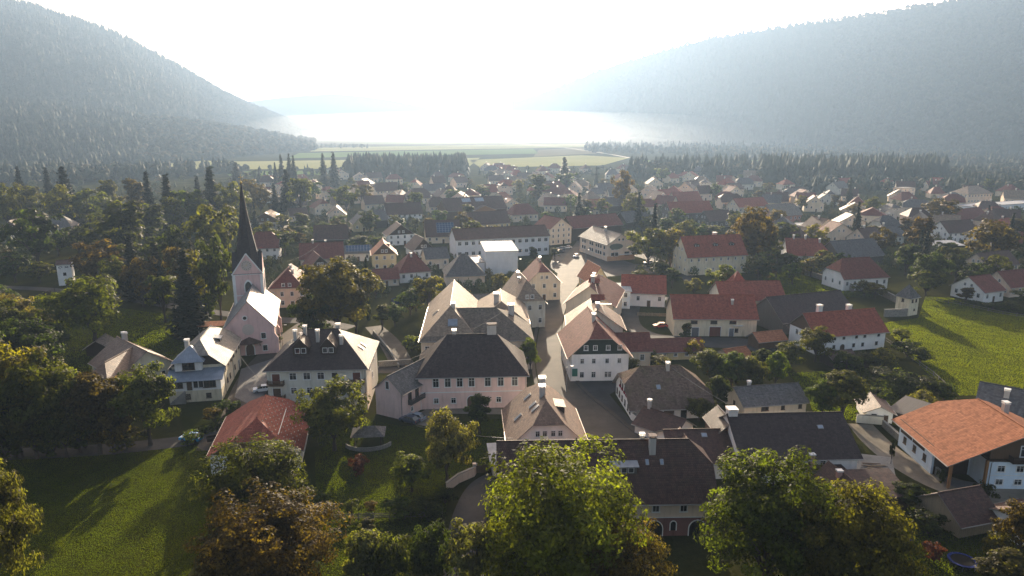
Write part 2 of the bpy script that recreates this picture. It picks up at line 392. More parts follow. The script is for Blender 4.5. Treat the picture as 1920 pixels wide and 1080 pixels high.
_DEF = {
 # plasters
 'cream': lambda n: m_plaster(n, (0.74, 0.62, 0.46)), 'white': lambda n: m_plaster(n, (0.86, 0.82, 0.76), 0.25),
 'pink': lambda n: m_plaster(n, (0.74, 0.53, 0.46)), 'pinkchurch': lambda n: m_plaster(n, (0.68, 0.46, 0.42), 0.5),
 'yellow': lambda n: m_plaster(n, (0.70, 0.55, 0.29)), 'beige': lambda n: m_plaster(n, (0.74, 0.58, 0.44)),
 'greywall': lambda n: m_plaster(n, (0.64, 0.60, 0.50), 0.7), 'oldcream': lambda n: m_plaster(n, (0.72, 0.62, 0.44), 0.8),
 'bluewall': lambda n: m_plaster(n, (0.66, 0.74, 0.80), 0.3), 'brickred': lambda n: m_plaster(n, (0.20, 0.095, 0.085), 0.8),
 'brickpink': lambda n: m_plaster(n, (0.46, 0.25, 0.20), 0.4), 'orangewall': lambda n: m_plaster(n, (0.58, 0.32, 0.18), 0.4),
 'surround': lambda n: m_plaster(n, (0.74, 0.72, 0.68), 0.2), 'modern': lambda n: m_plaster(n, (0.66, 0.66, 0.66), 0.2),
 # roofs
 'r_black': lambda n: m_tiles(n, (0.042, 0.027, 0.024), (0.062, 0.040, 0.036), 0.5, 0.18, 0.15, (0.06, 0.045, 0.035)),
 'r_darkbrown': lambda n: m_tiles(n, (0.085, 0.043, 0.033), (0.118, 0.060, 0.045), 0.6, 0.18, 0.25),
 'r_brown': lambda n: m_tiles(n, (0.18, 0.105, 0.066), (0.25, 0.145, 0.09), 0.55, 0.30, 0.35, (0.10, 0.07, 0.045)),
 'r_tan': lambda n: m_tiles(n, (0.25, 0.175, 0.112), (0.32, 0.225, 0.145), 0.55, 0.30, 0.4, (0.14, 0.10, 0.065)),
 'r_red': lambda n: m_tiles(n, (0.27, 0.070, 0.045), (0.34, 0.095, 0.058), 0.75, 0.14, 0.25, (0.13, 0.05, 0.032)),
 'r_darkred': lambda n: m_tiles(n, (0.165, 0.050, 0.038), (0.22, 0.066, 0.048), 0.7, 0.15, 0.25),
 'r_orange': lambda n: m_tiles(n, (0.42, 0.155, 0.07), (0.50, 0.19, 0.09), 0.7, 0.2, 0.15, (0.22, 0.09, 0.05)),
 'r_terracotta': lambda n: m_tiles(n, (0.30, 0.115, 0.058), (0.37, 0.145, 0.074), 0.85, 0.08, 0.2, (0.19, 0.08, 0.045), 0.42, 0.42),
 'r_grey': lambda n: m_tiles(n, (0.12, 0.11, 0.105), (0.16, 0.15, 0.145), 0.7, 0.12, 0.3, (0.09, 0.075, 0.05)),
 'r_palegrey': lambda n: m_tiles(n, (0.20, 0.175, 0.145), (0.27, 0.235, 0.19), 0.6, 0.22, 0.4, (0.11, 0.10, 0.08)),
 'r_moss': lambda n: m_tiles(n, (0.16, 0.105, 0.08), (0.22, 0.15, 0.11), 0.9, 0.04, 0.65, (0.09, 0.085, 0.04)),
 'r_slate': lambda n: m_tiles(n, (0.20, 0.19, 0.19), (0.26, 0.25, 0.25), 0.38, 0.6, 0.15, (0.1, 0.1, 0.09)),
 'r_spire': lambda n: m_tiles(n, (0.036, 0.027, 0.028), (0.055, 0.040, 0.040), 0.6, 0.3, 0.1),
 'r_tin': lambda n: m_metal_roof(n, (0.36, 0.36, 0.36), 0.52), 'r_tinblue': lambda n: m_metal_roof(n, (0.24, 0.27, 0.31), 0.5),
 'r_white': lambda n: m_metal_roof(n, (0.34, 0.35, 0.35), 0.75, 0.9),
 'r_oldbrown': lambda n: m_tiles(n, (0.13, 0.10, 0.078), (0.19, 0.145, 0.11), 0.75, 0.12, 0.55, (0.085, 0.075, 0.045)),
 # woods
 'wood_dark': lambda n: m_wood(n, (0.050, 0.030, 0.020)), 'wood_brown': lambda n: m_wood(n, (0.13, 0.075, 0.042)),
 'wood_green': lambda n: m_wood(n, (0.020, 0.034, 0.026)), 'wood_grey': lambda n: m_wood(n, (0.16, 0.14, 0.12)),
 'wood_orange': lambda n: m_wood(n, (0.30, 0.15, 0.06)), 'wood_pale': lambda n: m_wood(n, (0.33, 0.25, 0.16)),
 'bark': lambda n: m_plain(n, (0.075, 0.055, 0.042), 0.9, 0.15, 0, 0.5, 4.0),
 'trim': lambda n: m_plain(n, (0.30, 0.27, 0.24), 0.4, 0.5, 0.4, 0.2), 'trimdark': lambda n: m_plain(n, (0.06, 0.045, 0.035), 0.7),
 'frame': lambda n: m_plain(n, (0.62, 0.60, 0.56), 0.5, 0.4, 0, 0.12), 'framedark': lambda n: m_plain(n, (0.09, 0.055, 0.04), 0.6),
 'glass': lambda n: m_glass(n), 'skyglass': lambda n: m_plain(n, (0.30, 0.33, 0.36), 0.12, 0.8, 0.3, 0.1),
 'solar': lambda n: m_plain(n, (0.02, 0.05, 0.10), 0.12, 0.7, 0, 0.3), 'solarframe': lambda n: m_plain(n, (0.4, 0.42, 0.44), 0.35, 0.5, 0.5),
 'chimney': lambda n: m_plaster(n, (0.50, 0.45, 0.40), 0.8), 'cap': lambda n: m_plain(n, (0.66, 0.64, 0.60), 0.5, 0.5, 0.1, 0.2),
 'chimdark': lambda n: m_plaster(n, (0.20, 0.16, 0.14), 0.6),
 'black': lambda n: m_plain(n, (0.012, 0.011, 0.011), 0.9, 0.05), 'gold': lambda n: m_plain(n, (0.55, 0.38, 0.10), 0.35, 0.5, 0.8),
 'clock': lambda n: m_plain(n, (0.50, 0.42, 0.36), 0.8), 'flower': lambda n: m_plain(n, (0.30, 0.03, 0.05), 0.8, 0.2, 0, 0.6, 8.0),
 'doorred': lambda n: m_wood(n, (0.16, 0.05, 0.035)), 'doorbrown': lambda n: m_wood(n, (0.10, 0.055, 0.03)), 'doorgrey': lambda n: m_wood(n, (0.14, 0.15, 0.16)),
 # nature
 'shrub': lambda n: m_forest(n, [(0.0, (0.030, 0.040, 0.014)), (0.5, (0.065, 0.078, 0.024)), (0.8, (0.105, 0.110, 0.034)), (1.0, (0.15, 0.105, 0.04))]),
 'grassblade': lambda n: m_leaf(n, 0.55, (2.8, 2.8, 0.45), 0.7),
 'leaf': lambda n: m_leaf(n), 'needle': lambda n: m_leaf(n, 0.15, (1.2, 1.2, 0.5), 0.6),
 'forest': lambda n: m_forest(n, [(0.0, (0.012, 0.018, 0.010)), (0.5, (0.028, 0.040, 0.018)), (0.8, (0.05, 0.058, 0.022)), (1.0, (0.085, 0.065, 0.025))]),
 'ground': lambda n: m_grass(n, [(0.30, (0.018, 0.016, 0.007)), (0.5, (0.030, 0.031, 0.010)), (0.62, (0.046, 0.045, 0.014)), (0.8, (0.075, 0.060, 0.028))], 0.05, 1.2),
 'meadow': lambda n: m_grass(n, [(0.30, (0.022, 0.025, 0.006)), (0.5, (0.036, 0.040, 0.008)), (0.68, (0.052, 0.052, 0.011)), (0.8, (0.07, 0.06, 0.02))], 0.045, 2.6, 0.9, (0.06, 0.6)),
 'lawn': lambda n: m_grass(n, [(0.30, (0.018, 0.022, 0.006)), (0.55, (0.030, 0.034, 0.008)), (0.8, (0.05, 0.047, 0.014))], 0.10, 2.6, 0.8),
 'field_green': lambda n: m_grass(n, [(0.3, (0.07, 0.11, 0.03)), (0.7, (0.12, 0.16, 0.045))], 0.01, 0.3, 0.2, (0.02, 1.3)),
 'field_pale': lambda n: m_grass(n, [(0.3, (0.20, 0.21, 0.09)), (0.7, (0.30, 0.28, 0.13))], 0.01, 0.3, 0.2, (0.02, 1.3)),
 'field_brown': lambda n: m_grass(n, [(0.3, (0.10, 0.085, 0.045)), (0.7, (0.15, 0.125, 0.07))], 0.01, 0.3, 0.2, (0.02, 1.3)),
 'hill': lambda n: m_grass(n, [(0.3, (0.014, 0.022, 0.010)), (0.6, (0.030, 0.040, 0.018)), (0.8, (0.05, 0.05, 0.022))], 0.012, 0.08, 0.6),
 'asphalt': lambda n: m_road(n, (0.082, 0.067, 0.053)), 'asphalt2': lambda n: m_road(n, (0.060, 0.055, 0.052)),
 'gravel': lambda n: m_road(n, (0.20, 0.17, 0.13), 0.9), 'concrete': lambda n: m_road(n, (0.26, 0.24, 0.21), 0.85), 'paving': lambda n: m_cobble(n, (0.14, 0.13, 0.125)),
 'stone': lambda n: m_stone(n, (0.28, 0.25, 0.21)), 'soil': lambda n: m_grass(n, [(0.3, (0.045, 0.032, 0.02)), (0.7, (0.09, 0.065, 0.04))], 0.3, 3.0),
 # things
 'rubber': lambda n: m_plain(n, (0.015, 0.015, 0.015), 0.8), 'chrome': lambda n: m_plain(n, (0.5, 0.5, 0.5), 0.25, 0.5, 0.9, 0.05),
 'lampwhite': lambda n: m_plain(n, (0.75, 0.75, 0.72), 0.3, 0.5), 'lampred': lambda n: m_plain(n, (0.35, 0.02, 0.02), 0.3, 0.5),
 'steel': lambda n: m_plain(n, (0.30, 0.31, 0.32), 0.45, 0.5, 0.6), 'darksteel': lambda n: m_plain(n, (0.06, 0.06, 0.065), 0.5, 0.5, 0.4),
 'wire': lambda n: m_plain(n, (0.16, 0.15, 0.14), 0.5), 'blueplastic': lambda n: m_plain(n, (0.012, 0.022, 0.10), 0.8, 0.05), 'poolwater': lambda n: m_plain(n, (0.05, 0.30, 0.36), 0.08, 0.6),
 'signgreen': lambda n: m_plain(n, (0.02, 0.13, 0.09), 0.5), 'greyoval': lambda n: m_plain(n, (0.09, 0.12, 0.10), 0.6),
}
def carpaint(c):
    key = 'paint_%d_%d_%d' % tuple(int(x * 255) for x in c)
    if key not in _DEF:
        def mk(n, c=c):
            t = NT(n); t.base(c, 0.28, 0.5); t.b.inputs['Coat Weight'].default_value = 0.6; return t.m
        _DEF[key] = mk
    return key
def M(k):
    if k not in _MC:
        _MC[k] = _DEF[k](k)
    return _MC[k]

# ------------------------------------------------------------------ the land
def vnoise(x, y, s):
    """cheap smooth value noise, numpy"""
    def h(i, j):
        n = np.sin(i * 127.1 + j * 311.7 + s * 74.7) * 43758.5453
        return n - np.floor(n)
    xi, yi = np.floor(x), np.floor(y)
    fx, fy = x - xi, y - yi
    fx, fy = fx * fx * (3 - 2 * fx), fy * fy * (3 - 2 * fy)
    a = h(xi, yi) * (1 - fx) + h(xi + 1, yi) * fx
    b = h(xi, yi + 1) * (1 - fx) + h(xi + 1, yi + 1) * fx
    return a * (1 - fy) + b * fy
def fbm(x, y, s, oct=4):
    r = 0; a = 0.5
    for k in range(oct):
        r = r + a * (vnoise(x, y, s + k) - 0.5); x = x * 2.03; y = y * 2.03; a *= 0.5
    return r
def sheet(name, poly, mat, z, label, cat, kind='structure'):
    """flat polygon on the ground given by photo pixels"""
    pts = [G(*p) for p in poly]
    area = sum(a.x * b.y - b.x * a.y for a, b in zip(pts, pts[1:] + pts[:1]))
    if area < 0: pts = pts[::-1]
    import mathutils.geometry as mg
    V = [(p.x, p.y, z) for p in pts]
    tri = mg.tessellate_polygon([[Vector(v) for v in V]])
    mb = MB()
    for t in tri:
        q = [V[i] for i in t]
        n = (Vector(q[1]) - Vector(q[0])).cross(Vector(q[2]) - Vector(q[0]))
        mb.poly(q if n.z > 0 else q[::-1], 0)
    return tag(mb.build(name, mat), label, cat, None, kind)
def smooth_path(P, n=6):
    out = []
    P = [P[0]] + list(P) + [P[-1]]
    for i in range(1, len(P) - 2):
        p0, p1, p2, p3 = P[i-1], P[i], P[i+1], P[i+2]
        for k in range(n):
            t = k / n
            out.append(0.5 * ((2*p1) + (p2-p0)*t + (2*p0-5*p1+4*p2-p3)*t*t + (3*p1-p0-3*p2+p3)*t*t*t))
    out.append(P[-2])
    return out
def ribbon(name, path, mat, z, label, cat, w=6.0, off=0.0, th=0.0, pix=True):
    """a road: list of (px, py[, width])"""
    pts = [Vector((*(G(p[0], p[1]) if pix else Vector(p[:2])), (p[2] if len(p) > 2 else w))) for p in path]
    S = smooth_path(pts)
    mb = MB(); L = []
    for i, p in enumerate(S):
        d = (S[min(i+1, len(S)-1)] - S[max(i-1, 0)]); d = Vector((d.x, d.y)).normalized()
        nrm = Vector((-d.y, d.x))
        if off:
            c = Vector((p.x, p.y)) + nrm * (math.copysign(p.z / 2, off) + off); hw = w / 2
        else:
            c = Vector((p.x, p.y)); hw = p.z / 2
        L.append((c + nrm * hw, c - nrm * hw))
    for (a, b), (c, d) in zip(L, L[1:]):
        mb.poly([(b.x, b.y, z), (d.x, d.y, z), (c.x, c.y, z), (a.x, a.y, z)], 0)
        if th:
            mb.poly([(b.x, b.y, z-th), (d.x, d.y, z-th), (d.x, d.y, z), (b.x, b.y, z)], 0)
            mb.poly([(c.x, c.y, z-th), (a.x, a.y, z-th), (a.x, a.y, z), (c.x, c.y, z)], 0)
    return tag(mb.build(name, mat), label, cat, None, 'structure')

mb = MB()
mb.poly([(-6000, -400, 0), (6000, -400, 0), (6000, 9000, 0), (-6000, 9000, 0)])
tag(mb.build('ground', 'ground'), 'green valley floor under the village and its gardens', 'ground', None, 'structure')

def mountain(name, ridge, foot, label, seed, rough=22.0, rows=26, cols=90, back=1400.0, bulge=0.15):
    """ridge: (px, py, distance); foot: (px, py on the ground), same count"""
    Rg = smooth_path([DIRD(*q) for q in ridge], 8)
    Ft = smooth_path([Vector((*G(*q), -2.0)) for q in foot], 8)
    n = len(Rg)
    A = np.array([tuple(p) for p in Rg]); B = np.array([tuple(p) for p in Ft])
    v = np.linspace(0, 1, rows)[None, :, None]
    S = B[:, None, :] * (1 - v) + A[:, None, :] * v
    vv = np.linspace(0, 1, rows)[None, :]
    S[:, :, 2] = A[:, None, 2] * (vv ** 1.15 + bulge * np.sin(vv * math.pi)) - 2 * (1 - vv)
    env = np.sin(np.clip(vv, 0, 1) * math.pi) ** 0.6
    S[:, :, 2] += rough * 2.2 * env * fbm(S[:, :, 0] / 260.0, S[:, :, 1] / 260.0, seed)
    S[:, :, 2] += rough * 0.35 * fbm(S[:, :, 0] / 45.0, S[:, :, 1] / 45.0, seed + 9) * np.minimum(1, vv * 6)
    Bk = A.copy(); d = A[:, :2] / np.linalg.norm(A[:, :2], axis=1)[:, None]
    Bk[:, :2] += d * back; Bk[:, 2] = -2
    full = np.concatenate([S, (A * 0.45 + Bk * 0.55)[:, None, :], Bk[:, None, :]], axis=1)
    rr = full.shape[1]
    idx = np.arange(n * rr).reshape(n, rr)
    F = np.stack([idx[:-1, :-1], idx[1:, :-1], idx[1:, 1:], idx[:-1, 1:]], axis=-1).reshape(-1, 4)
    o = link(name, mesh_np(name, full.reshape(-1, 3), F, 'hill', smooth=True))
    tag(o, label, 'mountain', None, 'structure')
    return S
ML = mountain('mountain', [(-420,-30,2100),(-150,-22,2150),(20,3,2200),(110,30,2250),(210,62,2300),(330,125,2450),(430,180,2600),(510,213,2800),(570,236,3000),(625,252,3100)],
              [(-420,303),(-150,303),(20,302),(110,300),(210,296),(330,288),(430,278),(510,268),(570,262),(625,258)], 'steep wooded mountain flank falling to the bright misty valley mouth', 3)
MR = mountain('mountain', [(960,193,4300),(1040,166,3800),(1130,130,3300),(1230,100,3000),(1330,74,2700),(1440,56,2500),(1560,40,2300),(1680,22,2150),(1800,2,2000),(1950,-22,1950),(2250,-40,1900)],
              [(960,243),(1040,247),(1130,253),(1230,259),(1330,265),(1440,271),(1560,277),(1680,284),(1800,290),(1950,296),(2250,300)], 'broad shaded wooded mountain closing the side opposite the church', 5)
MF = mountain('far_ridge', [(380,205,4300),(470,190,4400),(560,180,4500),(640,177,4500),(720,186,4500),(800,202,4500),(900,225,4500)],
              [(380,238),(470,238),(560,238),(640,238),(720,238),(800,238),(900,240)], 'faint blue ridge far down the valley in mist', 8, 10.0, 10)
HL = mountain('foothill', [(-260,188,1250),(0,200,1300),(130,212,1350),(260,222,1450),(380,236,1600),(480,250,1800),(590,268,2100)],
              [(-260,322),(0,320),(130,316),(260,310),(380,302),(480,292),(590,282)], 'low wooded foothill in front of the steep mountain', 11, 9.0, 20, back=500.0)

# fields of the valley floor
fields = [([(430,303),(640,300),(900,296),(880,312),(640,316),(420,318)], 'field_pale', 'pale mown field strip behind the spruce wood'),
          ([(560,287),(760,283),(1000,279),(1010,288),(760,292),(540,297)], 'field_green', 'long green field strip in the middle of the valley floor'),
          ([(600,277),(800,273),(1100,270),(1110,276),(800,281),(580,284)], 'field_pale', 'pale field strip catching the sun through the mist'),
          ([(880,300),(1090,291),(1180,296),(1130,310),(900,314)], 'field_pale', 'pale stubble field beyond the last houses'),
          ([(1010,281),(1090,277),(1120,288),(1000,294)], 'field_brown', 'brown ploughed field beside the pale stubble'),
          ([(420,322),(520,320),(640,320),(640,327),(430,330)], 'field_green', 'green field at the edge of the village gardens'),
          ([(620,269),(850,266),(1060,264),(1060,267),(820,270)], 'field_green', 'thin green field line under the mist bank'),
          ([(1180,300),(1330,303),(1440,300),(1330,309),(1200,309)], 'field_green', 'green field between tree rows and mountain foot'),
          ([(195,300),(300,296),(420,303),(400,318),(250,316)], 'field_pale', 'sunlit pasture below the foothill wood'),
          ([(1720,425),(1800,418),(1960,415),(1960,440),(1850,450),(1760,440)], 'meadow', 'bright meadow behind the white farmhouse with two roofs'),
          ([(1560,485),(1600,470),(1760,480),(1830,500),(1780,520),(1650,515)], 'lawn', 'gardens with grass between the hedges and red roofs')]
for poly, m_, lb in fields:
    sheet('field', poly, m_, 0.05, lb, 'field')
sheet('meadow', [(1655,606),(1722,596),(1735,556),(1800,560),(1840,575),(1960,600),(2250,640),(2250,820),(1900,742),(1800,742),(1738,700),(1690,650)], 'meadow', 0.03, 'wide sunlit yellow green meadow beside the garden tower', 'meadow')
sheet('meadow', [(-260,858),(120,856),(250,848),(365,836),(400,852),(410,900),(390,1000),(330,1130),(-260,1130)], 'meadow', 0.03, 'dark mown meadow crossed by one long strip of sunlight', 'meadow')
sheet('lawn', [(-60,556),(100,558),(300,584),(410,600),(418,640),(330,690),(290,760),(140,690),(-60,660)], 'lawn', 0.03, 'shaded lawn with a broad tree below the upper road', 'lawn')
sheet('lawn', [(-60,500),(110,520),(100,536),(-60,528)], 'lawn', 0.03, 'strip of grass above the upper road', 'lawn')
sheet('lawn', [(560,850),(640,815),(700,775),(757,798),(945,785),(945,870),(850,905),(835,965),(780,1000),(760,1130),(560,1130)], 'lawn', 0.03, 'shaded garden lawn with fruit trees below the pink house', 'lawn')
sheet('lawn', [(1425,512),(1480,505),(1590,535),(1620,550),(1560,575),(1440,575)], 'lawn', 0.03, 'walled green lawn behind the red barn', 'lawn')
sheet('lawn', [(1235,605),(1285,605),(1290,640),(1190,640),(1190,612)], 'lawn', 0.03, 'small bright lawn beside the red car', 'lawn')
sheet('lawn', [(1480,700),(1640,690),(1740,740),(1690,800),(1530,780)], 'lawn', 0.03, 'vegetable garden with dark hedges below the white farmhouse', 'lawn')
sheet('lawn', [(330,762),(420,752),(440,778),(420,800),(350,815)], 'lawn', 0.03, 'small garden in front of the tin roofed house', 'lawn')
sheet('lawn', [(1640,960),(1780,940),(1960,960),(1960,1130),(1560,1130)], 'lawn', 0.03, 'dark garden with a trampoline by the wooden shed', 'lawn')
sheet('lawn', [(690,665),(735,645),(752,690),(712,694)], 'lawn', 0.03, 'sunlit grass wedge behind the dark hipped house', 'lawn')

# roads, yards
ribbon('road', [(1092,425,7),(1100,450,10),(1090,478,14),(1075,505,12),(1058,540,8),(1044,570,7),(1033,610,6.5),(1030,650,7),(1034,690,7.6),(1055,735,9),(1098,778,10),(1165,832,9),(1250,900,8),(1360,980,8)],
       'asphalt', 0.035, 'main village street curving past the pink house', 'road')
ribbon('road', [(-90,536,5),(60,541,5),(150,549,5),(250,562,5),(330,575,5),(420,588,5),(520,600,6),(580,602,6),(660,615,5)], 'asphalt2', 0.055, 'narrow upper road passing behind the church', 'road')
ribbon('road', [(590,598,6),(560,618,6),(525,652,8),(497,690,10),(470,735,9),(440,785,6),(412,815,6),(392,845,5)], 'asphalt', 0.035, 'lane leading down from the church door', 'road')
ribbon('road', [(418,808,5),(350,826,5),(250,838,5),(150,846,5),(-80,856,5)], 'asphalt2', 0.055, 'lane running under the trees past the blue car', 'road')
ribbon('road', [(868,1130,5.5),(872,1020,5.5),(882,965,5.5),(908,918,6),(945,897,6),(1010,888,6)], 'asphalt2', 0.035, 'curved drive climbing to the gate of the long house', 'road')
ribbon('road', [(1612,795,5),(1650,835,5.5),(1705,875,6),(1775,908,7),(1850,925,7),(2000,935,6)], 'gravel', 0.035, 'gravel farm lane below the terracotta roofed farmhouse', 'road')
ribbon('road', [(700,612,5),(728,640,6),(748,672,6),(752,690,6),(700,694,5),(660,700,5)], 'asphalt', 0.035, 'lane between the dark hipped house and the garden wall', 'road')
ribbon('road', [(1330,560,4),(1250,560,5),(1195,560,6),(1180,600,6),(1215,628,6),(1300,640,9),(1400,645,10),(1440,660,6)], 'asphalt2', 0.035, 'farm yard drive in front of the long red barn', 'road')
ribbon('road', [(1770,318,6),(1830,323,6),(1920,331,6),(2100,344,6)], 'gravel', 0.035, 'pale track at the foot of the wooded slope', 'road')
ribbon('road', [(1140,462,9),(1200,478,8),(1260,500,6),(1300,530,5)], 'asphalt2', 0.055, 'side street beside the cream corner house', 'road')
ribbon('road', [(960,268,7),(1050,276,7),(1130,287,7),(1180,296,7)], 'concrete', 0.075, 'pale valley road crossing the far fields', 'road')
sheet('village_square', [(1040,470),(1090,462),(1190,495),(1265,500),(1230,512),(1120,520),(1060,525),(1030,500)], 'asphalt2', 0.02, 'dark asphalt village square in front of the cream corner house', 'square')
sheet('courtyard', [(757,792),(812,760),(985,768),(980,778),(850,776),(800,800)], 'gravel', 0.06, 'gravel court along the pink house front', 'courtyard')
sheet('forecourt', [(452,692),(520,670),(545,650),(500,735),(470,760),(440,745)], 'paving', 0.06, 'paved forecourt in front of the church door', 'forecourt')
sheet('courtyard', [(1603,850),(1672,858),(1680,898),(1604,900)], 'concrete', 0.06, 'stained concrete yard behind the black roof', 'courtyard')
sheet('courtyard', [(1762,897),(1832,906),(1850,935),(1790,915)], 'paving', 0.075, 'paved yard under the carport of the farmhouse', 'courtyard')
sheet('street_apron', [(1066,712),(1180,716),(1143,740),(1186,792),(1252,848),(1180,838),(1090,765)], 'asphalt2', 0.02, 'dark asphalt apron between the green gable and mossy house', 'street')
for off in (0.75, -0.75):
    ribbon('pavement', [(1044,570,7),(1033,610,6.5),(1030,650,7),(1034,690,7.6),(1055,735,9),(1098,778,10),(1165,832,9)], 'asphalt', 0.13,
           'narrow raised pavement along the street front of the pink house' if off > 0 else 'narrow raised pavement along the street front of the white gabled house', 'pavement', 0.9, off, 0.13)

# air
hb = MB()
hb.box(-6600, 6600, -700, 9600, -3.5, 560)
hz = bpy.data.materials.new('haze')
hz.use_nodes = True
hn = hz.node_tree
hn.nodes.remove(hn.nodes['Principled BSDF'])
pv = hn.nodes.new('ShaderNodeVolumePrincipled')
pv.inputs['Color'].default_value = (*HAZE_COL, 1)
pv.inputs['Density'].default_value = HAZE_DENSITY
pv.inputs['Anisotropy'].default_value = HAZE_G
hn.links.new(pv.outputs[0], hn.nodes['Material Output'].inputs['Volume'])
hz.cycles.homogeneous_volume = True
_MC['haze'] = hz
tag(hb.build('haze', 'haze'), 'thin bright morning haze filling the valley', 'haze', None, 'stuff')

# bank of valley mist lying on the far fields
bm_ = bpy.data.meshes.new('mist_bank')
nu, nv_ = 32, 14; V = []; F = []
for i in range(nv_ + 1):
    t_ = math.pi * i / nv_
    for j in range(nu):
        a_ = 2 * math.pi * j / nu; V.append((math.sin(t_)*math.cos(a_), math.sin(t_)*math.sin(a_), math.cos(t_)))
for i in range(nv_):
    for j in range(nu): F.append((i*nu+j, (i+1)*nu+j, (i+1)*nu+(j+1) % nu, i*nu+(j+1) % nu))
bm_.from_pydata(V, [], F)
mz = bpy.data.materials.new('mist'); mz.use_nodes = True; mt = mz.node_tree; mt.nodes.remove(mt.nodes['Principled BSDF'])
pv2 = mt.nodes.new('ShaderNodeVolumePrincipled'); pv2.inputs['Color'].default_value = (0.9, 0.95, 1, 1); pv2.inputs['Density'].default_value = 0.00016; pv2.inputs['Anisotropy'].default_value = 0.5
mt.links.new(pv2.outputs[0], mt.nodes['Material Output'].inputs['Volume'])
bm_.materials.append(mz)
for (x_, y_, sx_, sy_, sz_, lb_) in ((-50, 3300, 1500, 1700, 105, 'bright bank of mist lying on the far valley floor'), (250, 3300, 1300, 1500, 60, 'thin mist drifting along the foot of the broad mountain')):
    o_ = link('mist_bank', bm_, None, (x_, y_, 6)); o_.scale = (sx_, sy_, sz_); tag(o_, lb_, 'mist', None, 'stuff')
mz2 = mz.copy(); mz2.name = 'town_mist'
_p = next(n_ for n_ in mz2.node_tree.nodes if n_.type == 'PRINCIPLED_VOLUME')
_p.inputs['Color'].default_value = (*HAZE_COL, 1); _p.inputs['Density'].default_value = MIST_DENSITY; _p.inputs['Anisotropy'].default_value = HAZE_G
bm2_ = bm_.copy(); bm2_.materials.clear(); bm2_.materials.append(mz2)
for (x_, y_, sx_, sy_, sz_, lb_) in ((0, 1930, 3000, 1600, 500, 'thin bright mist veil between the town and the mountains'),):
    o_ = link('mist_veil', bm2_, None, (x_, y_, 2)); o_.scale = (sx_, sy_, sz_); tag(o_, lb_, 'mist', None, 'stuff')

# ------------------------------------------------------------------ buildings
LAND = []           # (x, y, short phrase) of buildings, used to say which tree stands where
FOOT = []           # building discs (x, y, radius)
_WM = {}
def win_meshes(w, h, style='n'):
    key = (round(w, 2), round(h, 2), style)
    if key in _WM: return _WM[key]
    mb = MB(); s = 0.11; p = 0.07
    fm = ['surround', 'frame']
    if style == 'd': fm = ['framedark', 'framedark']
    if style == 'o': fm = ['surround', 'framedark']
    mb.box(-w/2 - s, -w/2, -p, 0.0, -h/2 - s, h/2 + s, 0)
    mb.box(w/2, w/2 + s, -p, 0.0, -h/2 - s, h/2 + s, 0)
    mb.box(-w/2, w/2, -p, 0.0, h/2, h/2 + s, 0)
    mb.box(-w/2 - s - 0.05, w/2 + s + 0.05, -p - 0.07, -0.002, -h/2 - s - 0.06, -h/2, 0)
    f = 0.055
    mb.box(-f/2, f/2, -0.05, -0.02, -h/2, h/2, 1)
    mb.box(-w/2, w/2, -0.048, -0.02, h*0.18, h*0.18 + f, 1)
    for sx in (-1, 1):
        mb.box(min(sx*w/2, sx*(w/2-f)), max(sx*w/2, sx*(w/2-f)), -0.046, -0.02, -h/2, h/2, 1)
    a = mb.mesh('window', fm)
    pm = MB(); pm.box(-w/2, w/2, -0.022, -0.004, -h/2, h/2)
    b = pm.mesh('pane', 'glass')
    fb = MB(); fb.box(-w/2 - s, w/2 + s, -p - 0.22, -p - 0.04, -h/2 - s - 0.02, -h/2 + 0.14)
    for k in range(7):
        x = -w/2 + w*k/6
        fb.lathe([(0.02, -h/2+0.05), (0.13, -h/2+0.14), (0.10, -h/2+0.26), (0.02, -h/2+0.32)], 5, 0, (x, -p-0.13), k)
    c = fb.mesh('flower_box', 'flower')
    _WM[key] = (a, b, c)
    return _WM[key]
def door_mesh(w, h, mat, arch=False):
    key = ('door', round(w, 2), round(h, 2), mat, arch)
    if key in _WM: return _WM[key]
    mb = MB(); s = 0.14
    if arch:
        n = 9; r = w/2
        o = [(-w/2-s, 0), ] + [(-(r+s)*math.cos(math.pi*k/(n-1)), h-r+(r+s)*math.sin(math.pi*k/(n-1))) for k in range(n)] + [(w/2+s, 0)]
        i = [(-w/2, 0), ] + [(-r*math.cos(math.pi*k/(n-1)), h-r+r*math.sin(math.pi*k/(n-1))) for k in range(n)] + [(w/2, 0)]
        for k in range(len(o)-1):
            mb.prism([(i[k][0], -0.09, i[k][1]), (i[k+1][0], -0.09, i[k+1][1]), (o[k+1][0], -0.09, o[k+1][1]), (o[k][0], -0.09, o[k][1])][::-1], (0, 0.09, 0), 0)
        mb.prism([(x, -0.03, z) for x, z in i][::-1], (0, 0.025, 0), 1)
    else:
        mb.box(-w/2-s, -w/2, -0.08, 0, 0, h+s, 0); mb.box(w/2, w/2+s, -0.08, 0, 0, h+s, 0); mb.box(-w/2, w/2, -0.08, 0, h, h+s, 0)
        mb.box(-w/2, w/2, -0.03, -0.003, 0, h, 1)
        mb.box(w/2-0.2, w/2-0.12, -0.09, -0.03, h*0.45, h*0.45+0.06, 0)
    me = mb.mesh('door', ['surround', mat])
    _WM[key] = me
    return me
class Blk: pass
